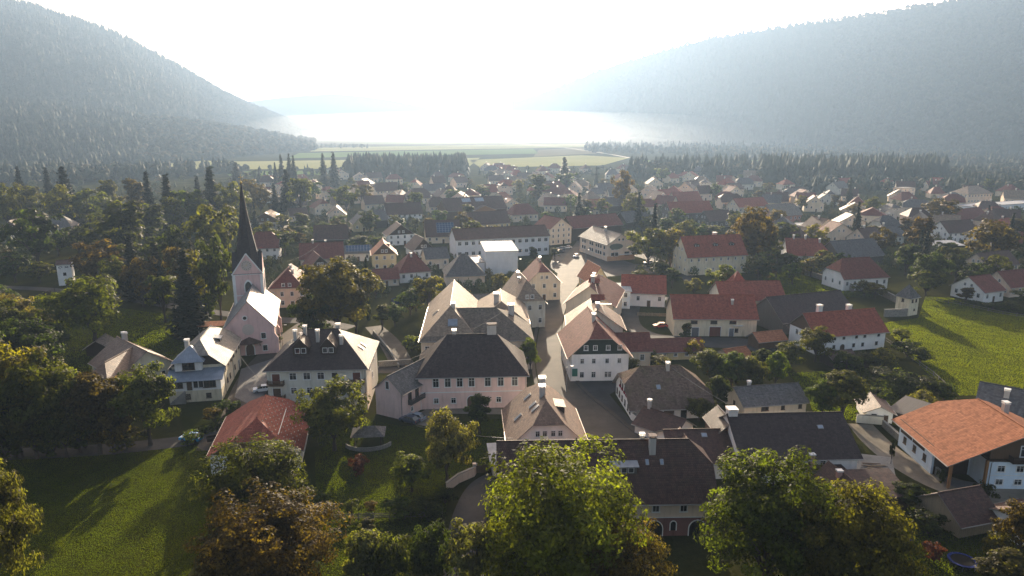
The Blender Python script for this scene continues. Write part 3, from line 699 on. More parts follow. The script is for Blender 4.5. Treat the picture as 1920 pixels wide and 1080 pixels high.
def block(root, cx, cy, W, D, h, r, roof='x', ends=((0, 0), (0, 0)), wall='cream', rmat='r_brown', ov=0.6, og=0.5, gable=None, base=None, gz=None, z0=0.0, edge='trim', walls=True):
    """one walled and roofed volume in the local frame of root (x along the front, y away)"""
    b = Blk(); b.cx, b.cy, b.W, b.D, b.h, b.r, b.roof, b.root, b.z0 = cx, cy, W, D, h, r, roof, root, z0
    b.ends = ends; b.clad = None; b.baseh = base[1] if base else -9
    if gable: b.clad = ('FB' if roof == 'y' else 'LR', h - 0.1 if gz is None else gz)
    if roof in ('x', 'flat', 'mono'): L, T = W, D; T_ = lambda s, t, z: (cx + s, cy + t, z)
    else: L, T = D, W; T_ = lambda s, t, z: (cx - t, cy + s, z)
    b.T_ = T_; T2, L2 = T/2, L/2; b.L, b.T = L, T
    if roof == 'flat':
        mb = MB(); mb.box(cx-W/2, cx+W/2, cy-D/2, cy+D/2, -0.4 + z0, h, 0)
        if walls: b.wall = mb.build('wall', wall, root)
        rb = MB(); o = 0.12
        rb.box(cx-W/2-o, cx+W/2+o, cy-D/2-o, cy-D/2+0.25, h-0.02, h+0.35, 1)
        rb.box(cx-W/2-o, cx+W/2+o, cy+D/2-0.25, cy+D/2+o, h-0.02, h+0.35, 1)
        rb.box(cx-W/2-o, cx-W/2+0.25, cy-D/2+0.25, cy+D/2-0.25, h-0.02, h+0.35, 1)
        rb.box(cx+W/2-0.25, cx+W/2+o, cy-D/2+0.25, cy+D/2-0.25, h-0.02, h+0.35, 1)
        rb.box(cx-W/2+0.25, cx+W/2-0.25, cy-D/2+0.25, cy+D/2-0.25, h, h+0.22, 0)
        b.roofo = rb.build('roof', [rmat, edge], root)
        b.rz = lambda x, y: h + 0.2
        return b
    if roof == 'mono':        # low at the front, rising by r to the back
        mb = MB(); x0, x1, y0, y1 = cx-W/2, cx+W/2, cy-D/2, cy+D/2; zb = z0 - 0.4
        mb.poly([(x0,y0,zb),(x1,y0,zb),(x1,y0,h-.1),(x0,y0,h-.1)]); mb.poly([(x1,y1,zb),(x0,y1,zb),(x0,y1,h+r-.1),(x1,y1,h+r-.1)])
        mb.poly([(x0,y1,zb),(x0,y0,zb),(x0,y0,h-.1),(x0,y1,h+r-.1)]); mb.poly([(x1,y0,zb),(x1,y1,zb),(x1,y1,h+r-.1),(x1,y0,h-.1)])
        if walls: b.wall = mb.build('wall', wall, root)
        k = r / D; rb = MB()
        P = [(x0-og, y0-ov, h-ov*k), (x1+og, y0-ov, h-ov*k), (x1+og, y1+og, h+r+og*k), (x0-og, y1+og, h+r+og*k)]
        rb.prism([(p[0], p[1], p[2]+.02) for p in P], (0, 0, -0.14), 0)
        b.roofo = rb.build('roof', [rmat, edge], root)
        b.rz = lambda x, y: h + k * (y - y0)
        return b
    k = r / T2; ze = h - ov * k; te = T2 + ov; zr = h + r
    def endpts(e, sg):
        i, c = ends[e]; s_ = L2 * (1 if e else -1); q = 1 if e else -1
        if i == 0: return [(s_ + q*og, sg*te, ze), (s_ + q*og, 0, zr)]
        if c == 0:
            oh = ov * k / (r / i)
            return [(s_ + q*oh, sg*te, ze), (s_ - q*i, 0, zr)]
        return [(s_ + q*og, sg*te, ze), (s_ + q*og, sg*T2*(1-c), h + c*r), (s_ - q*i, 0, zr)]
    rb = MB(); th = 0.17
    def up(pts, m=0):
        pts = [T_(*p) for p in pts]
        n = Vector((0, 0, 0))
        for a_, b_, c_ in [(pts[0], pts[1], pts[2])]:
            n = (Vector(b_) - Vector(a_)).cross(Vector(c_) - Vector(b_))
        if n.z < 0: pts = pts[::-1]
        rb.poly(pts, m)
        rb.poly([(p[0], p[1], p[2]-th) for p in pts][::-1], 1)
    def rim(a, c):
        a, c = T_(*a), T_(*c)
        rb.poly([(a[0], a[1], a[2]-th), (c[0], c[1], c[2]-th), c, a], 1)
    for sg in (-1, 1):
        e0, e1 = endpts(0, sg), endpts(1, sg)
        up(e0 + e1[::-1])
        rim(e0[0], e1[0])
        for e, pts in ((0, e0), (1, e1)):
            i, c = ends[e]
            if i == 0 or c > 0: rim(pts[0], pts[1])
    for e in (0, 1):
        i, c = ends[e]
        if i:
            a, b2 = endpts(e, -1), endpts(e, 1)
            tri = [a[-2], b2[-2], a[-1]]
            up(tri); rim(a[-2], b2[-2])
    b.roofo = rb.build('roof', [rmat, edge], root)
    # ridge cap and gutters
    rc = MB(); s0 = endpts(0, 1)[-1][0]; s1 = endpts(1, 1)[-1][0]
    rc.tube([T_(s0, 0, zr + 0.02), T_(s1, 0, zr + 0.02)], 0.13, 6)
    rc.build('ridge_cap', rmat, b.roofo)
    for sg in (-1, 1):
        a, c = endpts(0, sg)[0], endpts(1, sg)[0]
        gm = MB(); gm.tube([T_(a[0], a[1] + sg*0.06, a[2] - 0.10), T_(c[0], c[1] + sg*0.06, c[2] - 0.10)], 0.085, 5)
        gm.build('gutter', edge, b.roofo)
    # walls
    mb = MB(); hh = h - 0.1; zb = z0 - 0.4
    for sg in (-1, 1):
        mb.poly([T_(-L2, sg*T2, zb), T_(L2, sg*T2, zb), T_(L2, sg*T2, hh), T_(-L2, sg*T2, hh)][::(1 if sg < 0 else -1)])
    for e in (0, 1):
        q = 1 if e else -1; i, c = ends[e]; s_ = q * L2
        pts = [(s_, -T2, zb), (s_, T2, zb), (s_, T2, hh)]
        gp = None
        if i == 0: top = [(s_, 0, zr-0.1)]
        elif c > 0: top = [(s_, T2*(1-c), h+c*r-0.1), (s_, -T2*(1-c), h+c*r-0.1)]
        else: top = []
        pts += top + [(s_, -T2, hh)]
        pl = [T_(*p) for p in pts]
        mb.poly(pl if q > 0 else pl[::-1])
        if gable and top:
            zg = h if gz is None else gz
            f = max(0.0, (zg - h) / r)
            gq = [(s_ + q*0.05, T2*(1-f)+0.04, zg-0.1), ] + [(s_+q*0.05, t, z) for _, t, z in top] + [(s_ + q*0.05, -T2*(1-f)-0.04, zg-0.1)]
            if gz is not None and gz < h:
                gq = [(s_+q*0.05, T2+.04, zg), (s_+q*0.05, T2+.04, h-.1)] + [(s_+q*0.05, t, z) for _, t, z in top] + [(s_+q*0.05, -T2-.04, h-.1), (s_+q*0.05, -T2-.04, zg)]
            gm = MB(); gl = [T_(*p) for p in gq]
            gm.prism(gl if q > 0 else gl[::-1], tuple(Vector(T_(-q*0.06, 0, 0)) - Vector(T_(0, 0, 0))), 0)
            gm.build('gable_cladding', gable, root)
    if walls: b.wall = mb.build('wall', wall, root)
    if base:
        bm_, bh = base; pm = MB(); e_ = 0.035
        x0, x1, y0, y1 = cx-W/2-e_, cx+W/2+e_, cy-D/2-e_, cy+D/2+e_
        pm.box(x0, x1, y0, y1, zb, bh, 0); pm.build('plinth', bm_, root)
    def rz(x, y):
        s, t = (x - cx, y - cy) if roof == 'x' else (y - cy, -(x - cx))
        z = zr - k * abs(t)
        for e in (0, 1):
            i, c = ends[e]
            if i:
                d = (L2 - i) - (s if e else -s)
                if d < 0: z = min(z, zr + d * (r * (1 - c)) / i)
        return z
    b.rz = rz
    return b
FACE = {'F': (0, -1, 0.0), 'R': (1, 0, R(90)), 'B': (0, 1, R(180)), 'L': (-1, 0, R(-90))}
def face_pos(b, f, fr, off=0.0):
    """point on face f of block b at fraction fr along it"""
    ex, ey, rz = FACE[f]
    w = b.W if f in 'FB' else b.D
    t = (fr - 0.5) * w
    ux, uy = math.cos(rz), math.sin(rz)
    return (b.cx + ex*(b.W/2 + off) + ux*t, b.cy + ey*(b.D/2 + off) + uy*t, rz)
def face_off(b, f, z):
    if b.clad and f in b.clad[0] and z > b.clad[1]: return 0.056
    if z < b.baseh: return 0.038
    return 0.002
def windows(b, f, z, frs, w=1.0, h=1.4, style='n', sub=True, flowers=False):
    if isinstance(frs, int): frs = [(k + 0.5) / frs for k in range(frs)]
    a, p, fl = win_meshes(w, h, style)
    for fr in frs:
        x, y, rz = face_pos(b, f, fr, face_off(b, f, z))
        o = link('window', a, b.root, (x, y, z), rz)
        link('pane', p, o)
        if flowers: link('flower_box', fl, o)
def door(b, f, fr, w=1.1, h=2.1, mat='doorbrown', arch=False, z=0.0):
    x, y, rz = face_pos(b, f, fr, face_off(b, f, z + 0.5))
    return link('door', door_mesh(w, h, mat, arch), b.root, (x, y, z), rz)
def chimney(b, x, y, up=1.4, w=0.75, mat='chimney', cap='cap', d=None):
    """x, y as fractions -0.5..0.5 of the block"""
    d = d or w
    X, Y = b.cx + x*b.W, b.cy + y*b.D
    zb = b.rz(X, Y) - 0.8; zt = b.rz(X, Y) + up
    mb = MB()
    mb.box(X-w/2, X+w/2, Y-d/2, Y+d/2, zb, zt, 0)
    mb.box(X-w/2-.09, X+w/2+.09, Y-d/2-.09, Y+d/2+.09, zt, zt+.12, 1)
    for sx in (-1, 1):
        for sy in (-1, 1):
            mb.box(X+sx*(w/2-.08)-.06, X+sx*(w/2-.08)+.06, Y+sy*(d/2-.08)-.06, Y+sy*(d/2-.08)+.06, zt+.12, zt+.34, 1)
    mb.box(X-w/2-.12, X+w/2+.12, Y-d/2-.12, Y+d/2+.12, zt+.34, zt+.44, 1)
    mb.build('chimney', [mat, cap], b.roofo)
def on_slope(b, x, y, w, l, lift=0.06, th=0.06, name='skylight', mats=('trim', 'skyglass'), grid=None):
    """flat box lying on the roof slope at fractional x,y; w along the eave, l up the slope"""
    X, Y = b.cx + x*b.W, b.cy + y*b.D
    e = 0.05
    gx = (b.rz(X+e, Y) - b.rz(X-e, Y)) / (2*e); gy = (b.rz(X, Y+e) - b.rz(X, Y-e)) / (2*e)
    n = Vector((-gx, -gy, 1)).normalized()
    u = Vector((0, 0, 1)).cross(n); u = u.normalized() if u.length > 1e-4 else Vector((1, 0, 0))
    v = n.cross(u)
    c = Vector((X, Y, b.rz(X, Y))) + n * lift
    mb = MB()
    def slab(u0, u1, v0, v1, n0, n1, m):
        P = [c + u*a + v*q + n*s for s in (n0, n1) for (a, q) in ((u0, v0), (u1, v0), (u1, v1), (u0, v1))]
        for f in ((4,5,6,7),(0,1,5,4),(1,2,6,5),(2,3,7,6),(3,0,4,7)):
            mb.poly([P[i] for i in f], m)
    slab(-w/2, w/2, -l/2, l/2, -0.12, th, 0)
    if grid:
        nx, ny = grid
        for i in range(nx):
            for j in range(ny):
                slab(-w/2+w*i/nx+.04, -w/2+w*(i+1)/nx-.04, -l/2+l*j/ny+.04, -l/2+l*(j+1)/ny-.04, th, th+.02, 1)
    else:
        slab(-w/2+.08, w/2-.08, -l/2+.08, l/2-.08, th, th+.015, 1)
    return mb.build(name, list(mats), b.roofo)
def dormer(b, x, y, w=2.0, hh=1.3, rr=0.9, wall='wood_dark', rmat=None, f='F', shed=False, wins=2):
    """dormer facing front (F) or the right/left slope"""
    X, Y = b.cx + x*b.W, b.cy + y*b.D
    z = b.rz(X, Y)
    q = {'F': 0.0, 'R': R(90), 'L': R(-90), 'B': R(180)}[f]
    dx, dy = math.sin(q), -math.cos(q)         # outward
    gx = (b.rz(X - dx*0.5, Y - dy*0.5) - z) / 0.5
    ln = (hh + (0 if shed else rr)) / max(gx, 0.2) + 0.3
    mb = MB(); o = 0.25
    z0 = -0.3
    if shed:
        ls = hh / max(gx - 0.18, 0.12) + 0.2; zb = hh + 0.18 * ls
        mb.poly([(-w/2, 0, z0), (w/2, 0, z0), (w/2, 0, hh), (-w/2, 0, hh)], 0)
        for s in (-1, 1):
            mb.poly([(s*w/2, 0, z0), (s*w/2, ls, zb), (s*w/2, 0, hh)][::s], 0)
        mb.prism([(-w/2-o, -o, hh+.06), (w/2+o, -o, hh+.06), (w/2+o, ls, zb+.06), (-w/2-o, ls, zb+.06)], (0, 0, -.12), 1)
    else:
        mb.poly([(-w/2, 0, z0), (w/2, 0, z0), (w/2, 0, hh), (0, 0, hh+rr), (-w/2, 0, hh)], 0)
        for s in (-1, 1):
            mb.poly([(s*w/2, 0, z0), (s*w/2, ln, hh), (s*w/2, 0, hh)][::s], 0)
            k = rr / (w/2)
            P = [(s*(w/2+o), -o, hh-o*k+.06), (s*(w/2+o), ln, hh-o*k+.06), (0, ln, hh+rr+.06), (0, -o, hh+rr+.06)]
            mb.prism(P if s < 0 else P[::-1], (0, 0, -.11), 1)
    for i in range(wins):
        ww = w * 0.8 / wins; xc = -w*0.4 + ww*(i+.5)
        mb.box(xc-ww*.42, xc+ww*.42, -0.05, 0.0, hh*0.18, hh*0.88, 2)
        mb.box(xc-ww*.34, xc+ww*.34, -0.055, -0.02, hh*0.24, hh*0.82, 3)
    ob = mb.build('dormer', [wall, rmat or 'r_tin', 'frame', 'glass'], b.roofo, (X, Y, z), q)
    return ob
def balcony(b, f, fr, z, w, d=1.1, mat='wood_dark'):
    x, y, rz = face_pos(b, f, fr, 0.0)
    mb = MB()
    mb.box(-w/2, w/2, -d, -0.01, z-.14, z, 0)
    mb.box(-w/2, w/2, -d, -d+.08, z+.92, z+1.02, 0)
    n = max(3, int(w / 0.22))
    for k in range(n):
        xx = -w/2 + (w-.14) * k / (n-1)
        mb.box(xx, xx+.14, -d+.02, -d+.05, z+.06, z+.92, 0)
    for s in (-1, 1):
        mb.box(min(s*w/2, s*(w/2-.06)), max(s*w/2, s*(w/2-.06)), -d+.08, -0.02, z+.1, z+.95, 0)
    return mb.build('balcony', mat, b.root, (x, y, 0), rz)
def downpipe(b, f, fr):
    x, y, rz = face_pos(b, f, fr, 0.08)
    mb = MB(); mb.tube([(0, 0, 0), (0, 0, b.h - 0.4), (0, -0.3, b.h - 0.15)], 0.06, 6)
    mb.build('downpipe', 'trim', b.root, (x, y, 0), rz)
def place(A, B, z=0.0, D=10.0, W=None, C=None, anchor='A'):
    """local frame from two photo points A (front left), B (front right) at height z"""
    a, b = G(*A, z), G(*B, z)
    u = (b - a)
    w = u.length; u.normalize()
    if W is not None:
        mid = (a + b) / 2; w = W
    else: mid = (a + b) / 2
    v = Vector((-u.y, u.x))
    c = mid + v * (D / 2)
    return c, math.atan2(u.y, u.x), w
def house(name, label, short, A, B, z=0.0, D=10.0, h=5.0, r=4.0, roof='x', W=None, cat='house', group=None, rot=None, win=None, sides=True, rows=None, ww=1.0, wh=1.35, style='n', chim=(), centre=None, **kw):
    if centre is not None:
        c, rz, w = Vector(centre), rot or 0.0, W
    else:
        c, rz, w = place(A, B, z, D, W)
        if rot is not None: rz = rot
    root = empty(name, (c.x, c.y, 0), rz)
    tag(root, label, cat, group)
    b = block(root, 0, 0, w, D, h, r, roof, **kw)
    if short: LAND.append((c.x, c.y, short))
    FOOT.append((c.x, c.y, 0.5 * math.hypot(w, D)))
    vis = 'R' if c.x < 0 else 'L'
    if win != 'none':
        n = rows if rows is not None else max(1, int(h / 2.7))
        fh = h / n
        for k in range(n):
            zc = fh * k + fh * 0.55
            nf = max(2, int(w / 3.0))
            fr = [(j + 0.5) / nf for j in range(nf)]
            if k == 0 and win != 'nodoor' and nf > 2:
                door(b, 'F', fr[nf // 2]); fr = [q for j, q in enumerate(fr) if j != nf // 2]
            windows(b, 'F', zc, fr, ww, min(wh, fh * 0.62), style)
            if sides:
                ns = max(1, int(D / 3.6))
                windows(b, vis, zc, ns, ww, min(wh, fh * 0.62), style)
        if roof == 'y' and r > 3.4 and not kw.get('ends', ((0, 0), (0, 0)))[0][1] == 0 or (roof == 'y' and kw.get('ends', ((0, 0), (0, 0)))[0][0] == 0 and r > 3.4):
            windows(b, 'F', h + r * 0.28, [0.42, 0.58], ww * 0.85, 1.0, style)
        if roof == 'x' and kw.get('ends', ((0, 0), (0, 0)))[0 if vis == 'L' else 1][0] == 0 and r > 3.4:
            windows(b, vis, h + r * 0.28, [0.4, 0.6], ww * 0.8, 0.95, style)
    for q in chim:
        chimney(b, *q)
    return root, b

HH = ((4, 0.5), (4, 0.5))
# ---- church
def church():
    a, b_ = G(428, 667), G(515, 664)
    far = G(522.5, 560, 7.8); near = G(512.5, 616, 7.8)
    dv = (far - near).normalized(); uv_ = Vector((dv.y, -dv.x))
    rz = math.atan2(uv_.y, uv_.x)
    mid = (a + b_) / 2; Ln = 30.0; Wd = 12.4
    c = mid + dv * (Ln / 2)
    root = empty('church', (c.x, c.y, 0), rz)
    tag(root, 'pink church with slender dark spire, clock gable and shining nave roof', 'church')
    LAND.append((c.x, c.y, 'the pink church')); FOOT.append((c.x, c.y, 15)); FOOT.append((c.x - 4, c.y + 12, 8))
    nv = block(root, 0, 0, Wd, Ln, 7.8, 7.0, 'y', ((0, 0), (5.5, 0)), 'pinkchurch', 'r_slate', 0.45, 0.25)
    # buttresses
    for s in (-1, 1):
        for y in (-14.6, -5, 5):
            m = MB(); x = s * Wd / 2
            m.box(min(x, x + s*0.9), max(x, x + s*0.9), y-.5, y+.5, -.3, 4.2, 0)
            m.prism([(x, y-.5, 4.2), (x + s*.9, y-.5, 4.2), (x, y-.5, 5.6)][::(1 if s > 0 else -1)], (0, 1.0, 0), 0)
            m.build('buttress', 'pinkchurch', root)
    # gothic openings
    def gothic(x, y, z, w, h, rzz, name='window', pane='glass'):
        out = []; n = 7
        def prof(w, h):
            p = [(-w/2, 0), (-w/2, h*0.55)]
            for k in range(1, n):
                t = k / n; ang = t * R(62)
                p.append((w/2 - w*math.cos(ang), h*0.55 + w*math.sin(ang)*0.95))
            top = p[-1][1] + 0.08
            p.append((0, top))
            p += [(-q[0], q[1]) for q in p[:-1][::-1]]
            return p
        o, i = prof(w + 0.5, h + 0.35), prof(w, h)
        m = MB()
        for k in range(len(o) - 1):
            m.prism([(i[k][0], -.12, i[k][1]), (i[k+1][0], -.12, i[k+1][1]), (o[k+1][0], -.12, o[k+1][1]), (o[k][0], -.12, o[k][1])][::-1], (0, .11, 0), 0)
        m.box(-w/2-.3, w/2+.3, -.16, 0, -.14, 0, 0)
        ob = m.build(name, 'surround', root, (x, y, z), rzz)
        p = MB(); p.prism([(q[0], -.05, q[1]) for q in i][::-1], (0, .03, 0), 0)
        if pane == 'glass':
            p.box(-.04, .04, -.08, -.05, 0, h*0.9, 1)
            for zz in (h*.25, h*.55): p.box(-w/2, w/2, -.08, -.05, zz, zz+.06, 1)
        p.build('pane' if pane == 'glass' else 'door_leaf', [pane, 'framedark'], ob)
        return ob
    fy = -Ln/2 - .002
    gothic(-0.2, fy, 0, 2.0, 3.0, 0, 'door', 'doorbrown')
    w1, p1, _ = win_meshes(1.1, 1.5, 'o')
    for x, z in ((3.4, 5.1), (3.6, 1.7)):
        o = link('window', w1, root, (x, fy, z)); link('pane', p1, o)
    m = MB(); m.lathe([(0.7, 0), (0.7, 0.1), (0.52, 0.12), (0.5, 0.03), (0.02, 0.03)], 18)
    o = m.build('oculus', 'surround', root, (-0.9, fy + .02, 10.2)); o.rotation_euler = (R(90), 0, 0)
    m2 = MB(); m2.lathe([(0.46, 0.04), (0.45, 0.06)], 14); m2.build('pane', 'glass', o)
    m = MB(); m.lathe([(1.5, 0), (1.5, 0.02), (1.2, 0.025), (1.18, 0.012), (0.02, 0.012)], 24)
    o = m.build('fresco', 'clock', root, (-0.3, fy + .01, 7.0)); o.rotation_euler = (R(90), 0, 0)
    for y in (-8.5, 0.5, 8.5):
        gothic(Wd/2 + .002, y, 2.6, 1.3, 3.4, R(90))
    # shingled porch canopy over the door
    m = MB(); n = 12
    for k in range(n):
        a0, a1 = math.pi + math.pi*k/n, math.pi + math.pi*(k+1)/n
        m.prism([(0, 0, 5.0), (3.3*math.cos(a0), 2.0*math.sin(a0), 3.5), (3.3*math.cos(a1), 2.0*math.sin(a1), 3.5)], (0, 0, -.1), 0)
    m.build('porch_roof', 'r_darkbrown', root, (-0.2, -Ln/2, 0))
    for s in (-1, 1):
        m = MB(); m.tube([(s*2.6, -1.1, 3.5), (s*2.6, -0.02, 2.4)], .08, 5); m.build('bracket', 'wood_dark', root, (-0.2, -Ln/2, 0))
    # side annex on the sunny side
    an = block(root, Wd/2 + 1.9, 4, 3.7, 9, 3.2, 1.6, 'mono', wall='pinkchurch', rmat='r_palegrey') if False else None
    # tower
    tx, ty, tw = -1.2, Ln/2 - 5.5, 8.2
    H1, H2, H3 = 17.7, 23.6, 43.2
    m = MB(); m.box(tx-tw/2, tx+tw/2, ty-tw/2, ty+tw/2, -.4, H1, 0)
    for (ux, uy) in ((1, 0), (0, 1)):
        for s in (-1, 1):
            if ux: P = [(tx - tw/2, ty + s*tw/2, H1), (tx + tw/2, ty + s*tw/2, H1), (tx, ty + s*tw/2, H2)]
            else: P = [(tx + s*tw/2, ty - tw/2, H1), (tx + s*tw/2, ty + tw/2, H1), (tx + s*tw/2, ty, H2)]
            m.poly(P if (ux and s < 0) or (not ux and s > 0) else P[::-1], 0)
    tower = m.build('tower', 'pinkchurch', root)
    for sx in (-1, 1):                       # pale corner quoins
        for sy in (-1, 1):
            q = MB(); x, y = tx + sx*(tw/2 - .35), ty + sy*(tw/2 - .35)
            q.box(x-.4, x+.4, y-.4, y+.4, -.3, H1, 0); q.build('quoin', 'surround', tower)
    for z in (11.5, H1 - .1):
        q = MB(); q.box(tx-tw/2-.1, tx+tw/2+.1, ty-tw/2-.1, ty+tw/2+.1, z, z+.22, 0); q.build('cornice', 'surround', tower)
    for s in (-1, 1):                        # raised gable copings on the clock side
        q = MB(); q.tube([(tx + s*(tw/2+.1), ty - tw/2 - .05, H1), (tx, ty - tw/2 - .05, H2 + .15)], .17, 5); q.build('coping', 'surround', tower)
    sp = MB()
    # gable roofs running into the spire
    for k in range(4):
        q = k * math.pi / 2; cq, sq = math.cos(q), math.sin(q)
        T = lambda x, y, z: (tx + x*cq - y*sq, ty + x*sq + y*cq, z)
        for s in (-1, 1):
            P = [T(s*(tw/2+.12), -tw/2 - .02, H1 + .05), T(0, -tw/2 - .02, H2 + .1), T(0, 0, H2 + .1), T(s*(tw/2+.12), 0, H1 + .05)]
            sp.poly(P if s > 0 else P[::-1], 0)
    nseg = 8
    prof = [(4.15, H1 + .2), (3.25, H2 - .8), (2.05, 29.0), (0.98, 36.0), (0.12, H3)]
    sp.lathe(prof, nseg, 0, (tx, ty), R(22.5))
    sp.build('spire', 'r_spire', root)
    ball = MB(); ball.lathe([(.05, H3-.2), (.32, H3+.1), (.36, H3+.35), (.25, H3+.62), (.05, H3+.75), (.05, H3+2.6), (.02, H3+2.65)], 8, 0, (tx, ty))
    ball.box(tx-.55, tx+.55, ty-.05, ty+.05, H3+1.75, H3+1.9, 0)
    ball.build('finial_cross', 'gold', root)
    # clock
    ck = MB(); ck.lathe([(1.5, 0), (1.5, .08), (1.3, .1), (1.28, .05), (.02, .05)], 28, 0)
    ob = ck.build('clock_face', 'clock', root, (tx - .1, ty - tw/2, 20.3)); ob.rotation_euler = (R(90), 0, 0)
    for k in range(12):
        cm = MB(); q = k * math.pi / 6
        p = [(math.cos(q)*r_ - math.sin(q)*w_, math.sin(q)*r_ + math.cos(q)*w_, .06) for r_, w_ in ((.95, -.05), (1.22, -.05), (1.22, .05), (.95, .05))]
        cm.prism(p, (0, 0, .03), 0); cm.build('hour_mark', 'black', ob)
    hm = MB()
    for q, ln, w_ in ((R(62), .75, .06), (R(190), 1.1, .045)):
        hm.prism([(-math.sin(q)*w_*-1, math.cos(q)*-w_, .1), (math.cos(q)*ln, math.sin(q)*ln, .1), (-math.sin(q)*w_, math.cos(q)*w_, .1)], (0, 0, .03), 0)
    hm.build('clock_hands', 'gold', ob)
    gothic(tx, ty - tw/2 - .002, 12.6, 1.8, 2.9, 0)
    gothic(tx + tw/2 + .002, ty, 12.6, 1.8, 2.9, R(90))
church()

# open shelter beside the church
c_ = G(400, 628); rt = empty('shelter', (c_.x, c_.y, 0), R(8)); tag(rt, 'open timber shelter with a flat red tiled roof beside the church', 'shelter')
for x in (-3.4, 0, 3.4):
    for y in (-1.5, 1.5):
        m = MB(); m.box(x-.1, x+.1, y-.1, y+.1, -.3, 3.1 + (.3 if y > 0 else 0)); m.build('post', 'frame', rt)
m = MB(); m.prism([(-3.9, -2, 3.05), (3.9, -2, 3.05), (3.9, 2, 3.5), (-3.9, 2, 3.5)], (0, 0, .14)); m.build('roof', 'r_terracotta', rt)

# ---- tin roofed house with veranda (left of the lane)
a, b_ = G(322, 753), G(416, 751)
u = (b_ - a).normalized(); v = Vector((-u.y, u.x)); wv = (b_ - a).length
v2 = (G(449, 690) - G(416, 751)).normalized(); rz = math.atan2(-v2.x, v2.y)
c = (a + b_) / 2 + v2 * 12
root = empty('old_house', (c.x, c.y, 0), rz); tag(root, 'old house with patched tin roof and glazed veranda across from the church door', 'house')
LAND.append((c.x, c.y, 'the tin roofed house')); FOOT.append((c.x, c.y, 13))
mn = block(root, 0, 1.5, wv, 20, 7.3, 4.6, 'y', ((4.5, 0.5), (4, 0.4)), 'oldcream', 'r_palegrey', 0.6, 0.5, gable='wood_dark')
ve = block(root, 0, -10.4, wv, 3.8, 5.2, 1.3, 'mono', wall='white', rmat='r_tinblue', ov=.6, og=.5, z0=0)
m = MB(); m.box(-wv/2-.05, wv/2+.05, -12.36, -8.45, -.3, 2.6); m.build('plinth', 'oldcream', root)
ve.baseh = 2.6
windows(ve, 'F', 4.0, [.52, .62], .9, 1.5, 'o'); windows(ve, 'F', 4.0, [.72, .84], 1.2, 1.5, 'd'); windows(ve, 'F', 1.3, [.35, .75], .9, 1.0, 'd')
door(ve, 'F', .40, 1.1, 2.2, 'doorbrown', z=2.7)
windows(ve, 'F', 4.0, [.1, .22], 1.0, 1.1, 'd')
m = MB()
for k in range(9): m.box(-wv*.5 + .2 + k*.36, -wv*.5 + .56 + k*.36, -13.3, -12.36, -.2, .2 + k*.3)
m.build('stairs', 'concrete', root)
m = MB(); m.box(-wv*.48, -wv*.14, -12.9, -12.3, 4.75, 4.85); m.build('awning', 'wood_grey', root)
windows(mn, 'R', 5.6, 6, .9, 1.2, 'd'); windows(mn, 'R', 2.2, [.15, .3, .6], .8, 1.0, 'd'); door(mn, 'R', .85, 1.3, 2.3, 'doorbrown')
dz = MB(); dz.box(-4.4, 1.2, -9.9, -5, 6.4, 8.6, 0); dz.build('upper_storey', 'white', root)
m = MB(); P0 = [(-5, -10.6, 8.5), (1.9, -10.6, 8.5), (1.9, -4.2, 8.5), (-5, -4.2, 8.5)]; ap = (-1.5, -6.6, 11.4)
for k in range(4): m.poly([P0[k], P0[(k+1) % 4], ap], 0)
m.build('upper_roof', 'r_tinblue', root)
o = link('window', win_meshes(2.4, 1.5, 'd')[0], root, (-1.5, -9.93, 7.5)); link('pane', win_meshes(2.4, 1.5, 'd')[1], o)
chimney(mn, -.25, -.3, 2.2, .9); dormer(mn, .28, .05, 2.0, .9, .5, 'wood_dark', 'r_tin', 'R', shed=True, wins=1)
for k in (0, .5, 1.0): downpipe(mn, 'R', max(.02, min(.98, k)))

# ---- brown tiled house among the trees, left
A3, B3 = G(168, 677, 6.0), G(221, 708, 6.0)
u = (B3 - A3).normalized(); v = Vector((-u.y, u.x)); c = (A3 + B3) / 2 + v * 6.5
root = empty('tiled_house', (c.x, c.y, 0), math.atan2(u.y, u.x)); tag(root, 'house with worn brown tile roof half hidden by the leafy trees', 'house')
LAND.append((c.x, c.y, 'the brown tiled house')); FOOT.append((c.x, c.y, 11))
bk = block(root, 0, 0, 16, 12.5, 6, 4.4, 'x', wall='oldcream', rmat='r_brown'); windows(bk, 'F', 4.2, 4); windows(bk, 'R', 4.2, [.25, .5, .75], .9, 1.3, 'o'); windows(bk, 'R', 7, [.4, .6], .8, 1)
chimney(bk, -.42, .1, 1.6, .8); chimney(bk, -.3, .02, 1.6, .7)
root, bk = house('tiled_house', 'brown gabled house wrapped in red creeper with arched red windows', 'the creeper covered gable', (150, 770), (233, 772), D=13, h=5.6, r=4.4, roof='y', wall='oldcream', rmat='r_brown', gable='wood_dark', ends=((3, .5), (0, 0)), win='none')
windows(bk, 'F', 3.9, [.45, .58, .8], 1.1, 1.9, 'd'); windows(bk, 'F', 1.4, [.25, .7], .9, 1.0, 'd'); windows(bk, 'R', 4, 3, 1, 1.4)
house('garden_shed', 'small dark shed with a pale roof edge under the broad tree', None, (163, 668), (205, 666), D=6, h=2.4, r=1.8, roof='y', wall='wood_dark', rmat='r_grey', win='none', cat='shed')

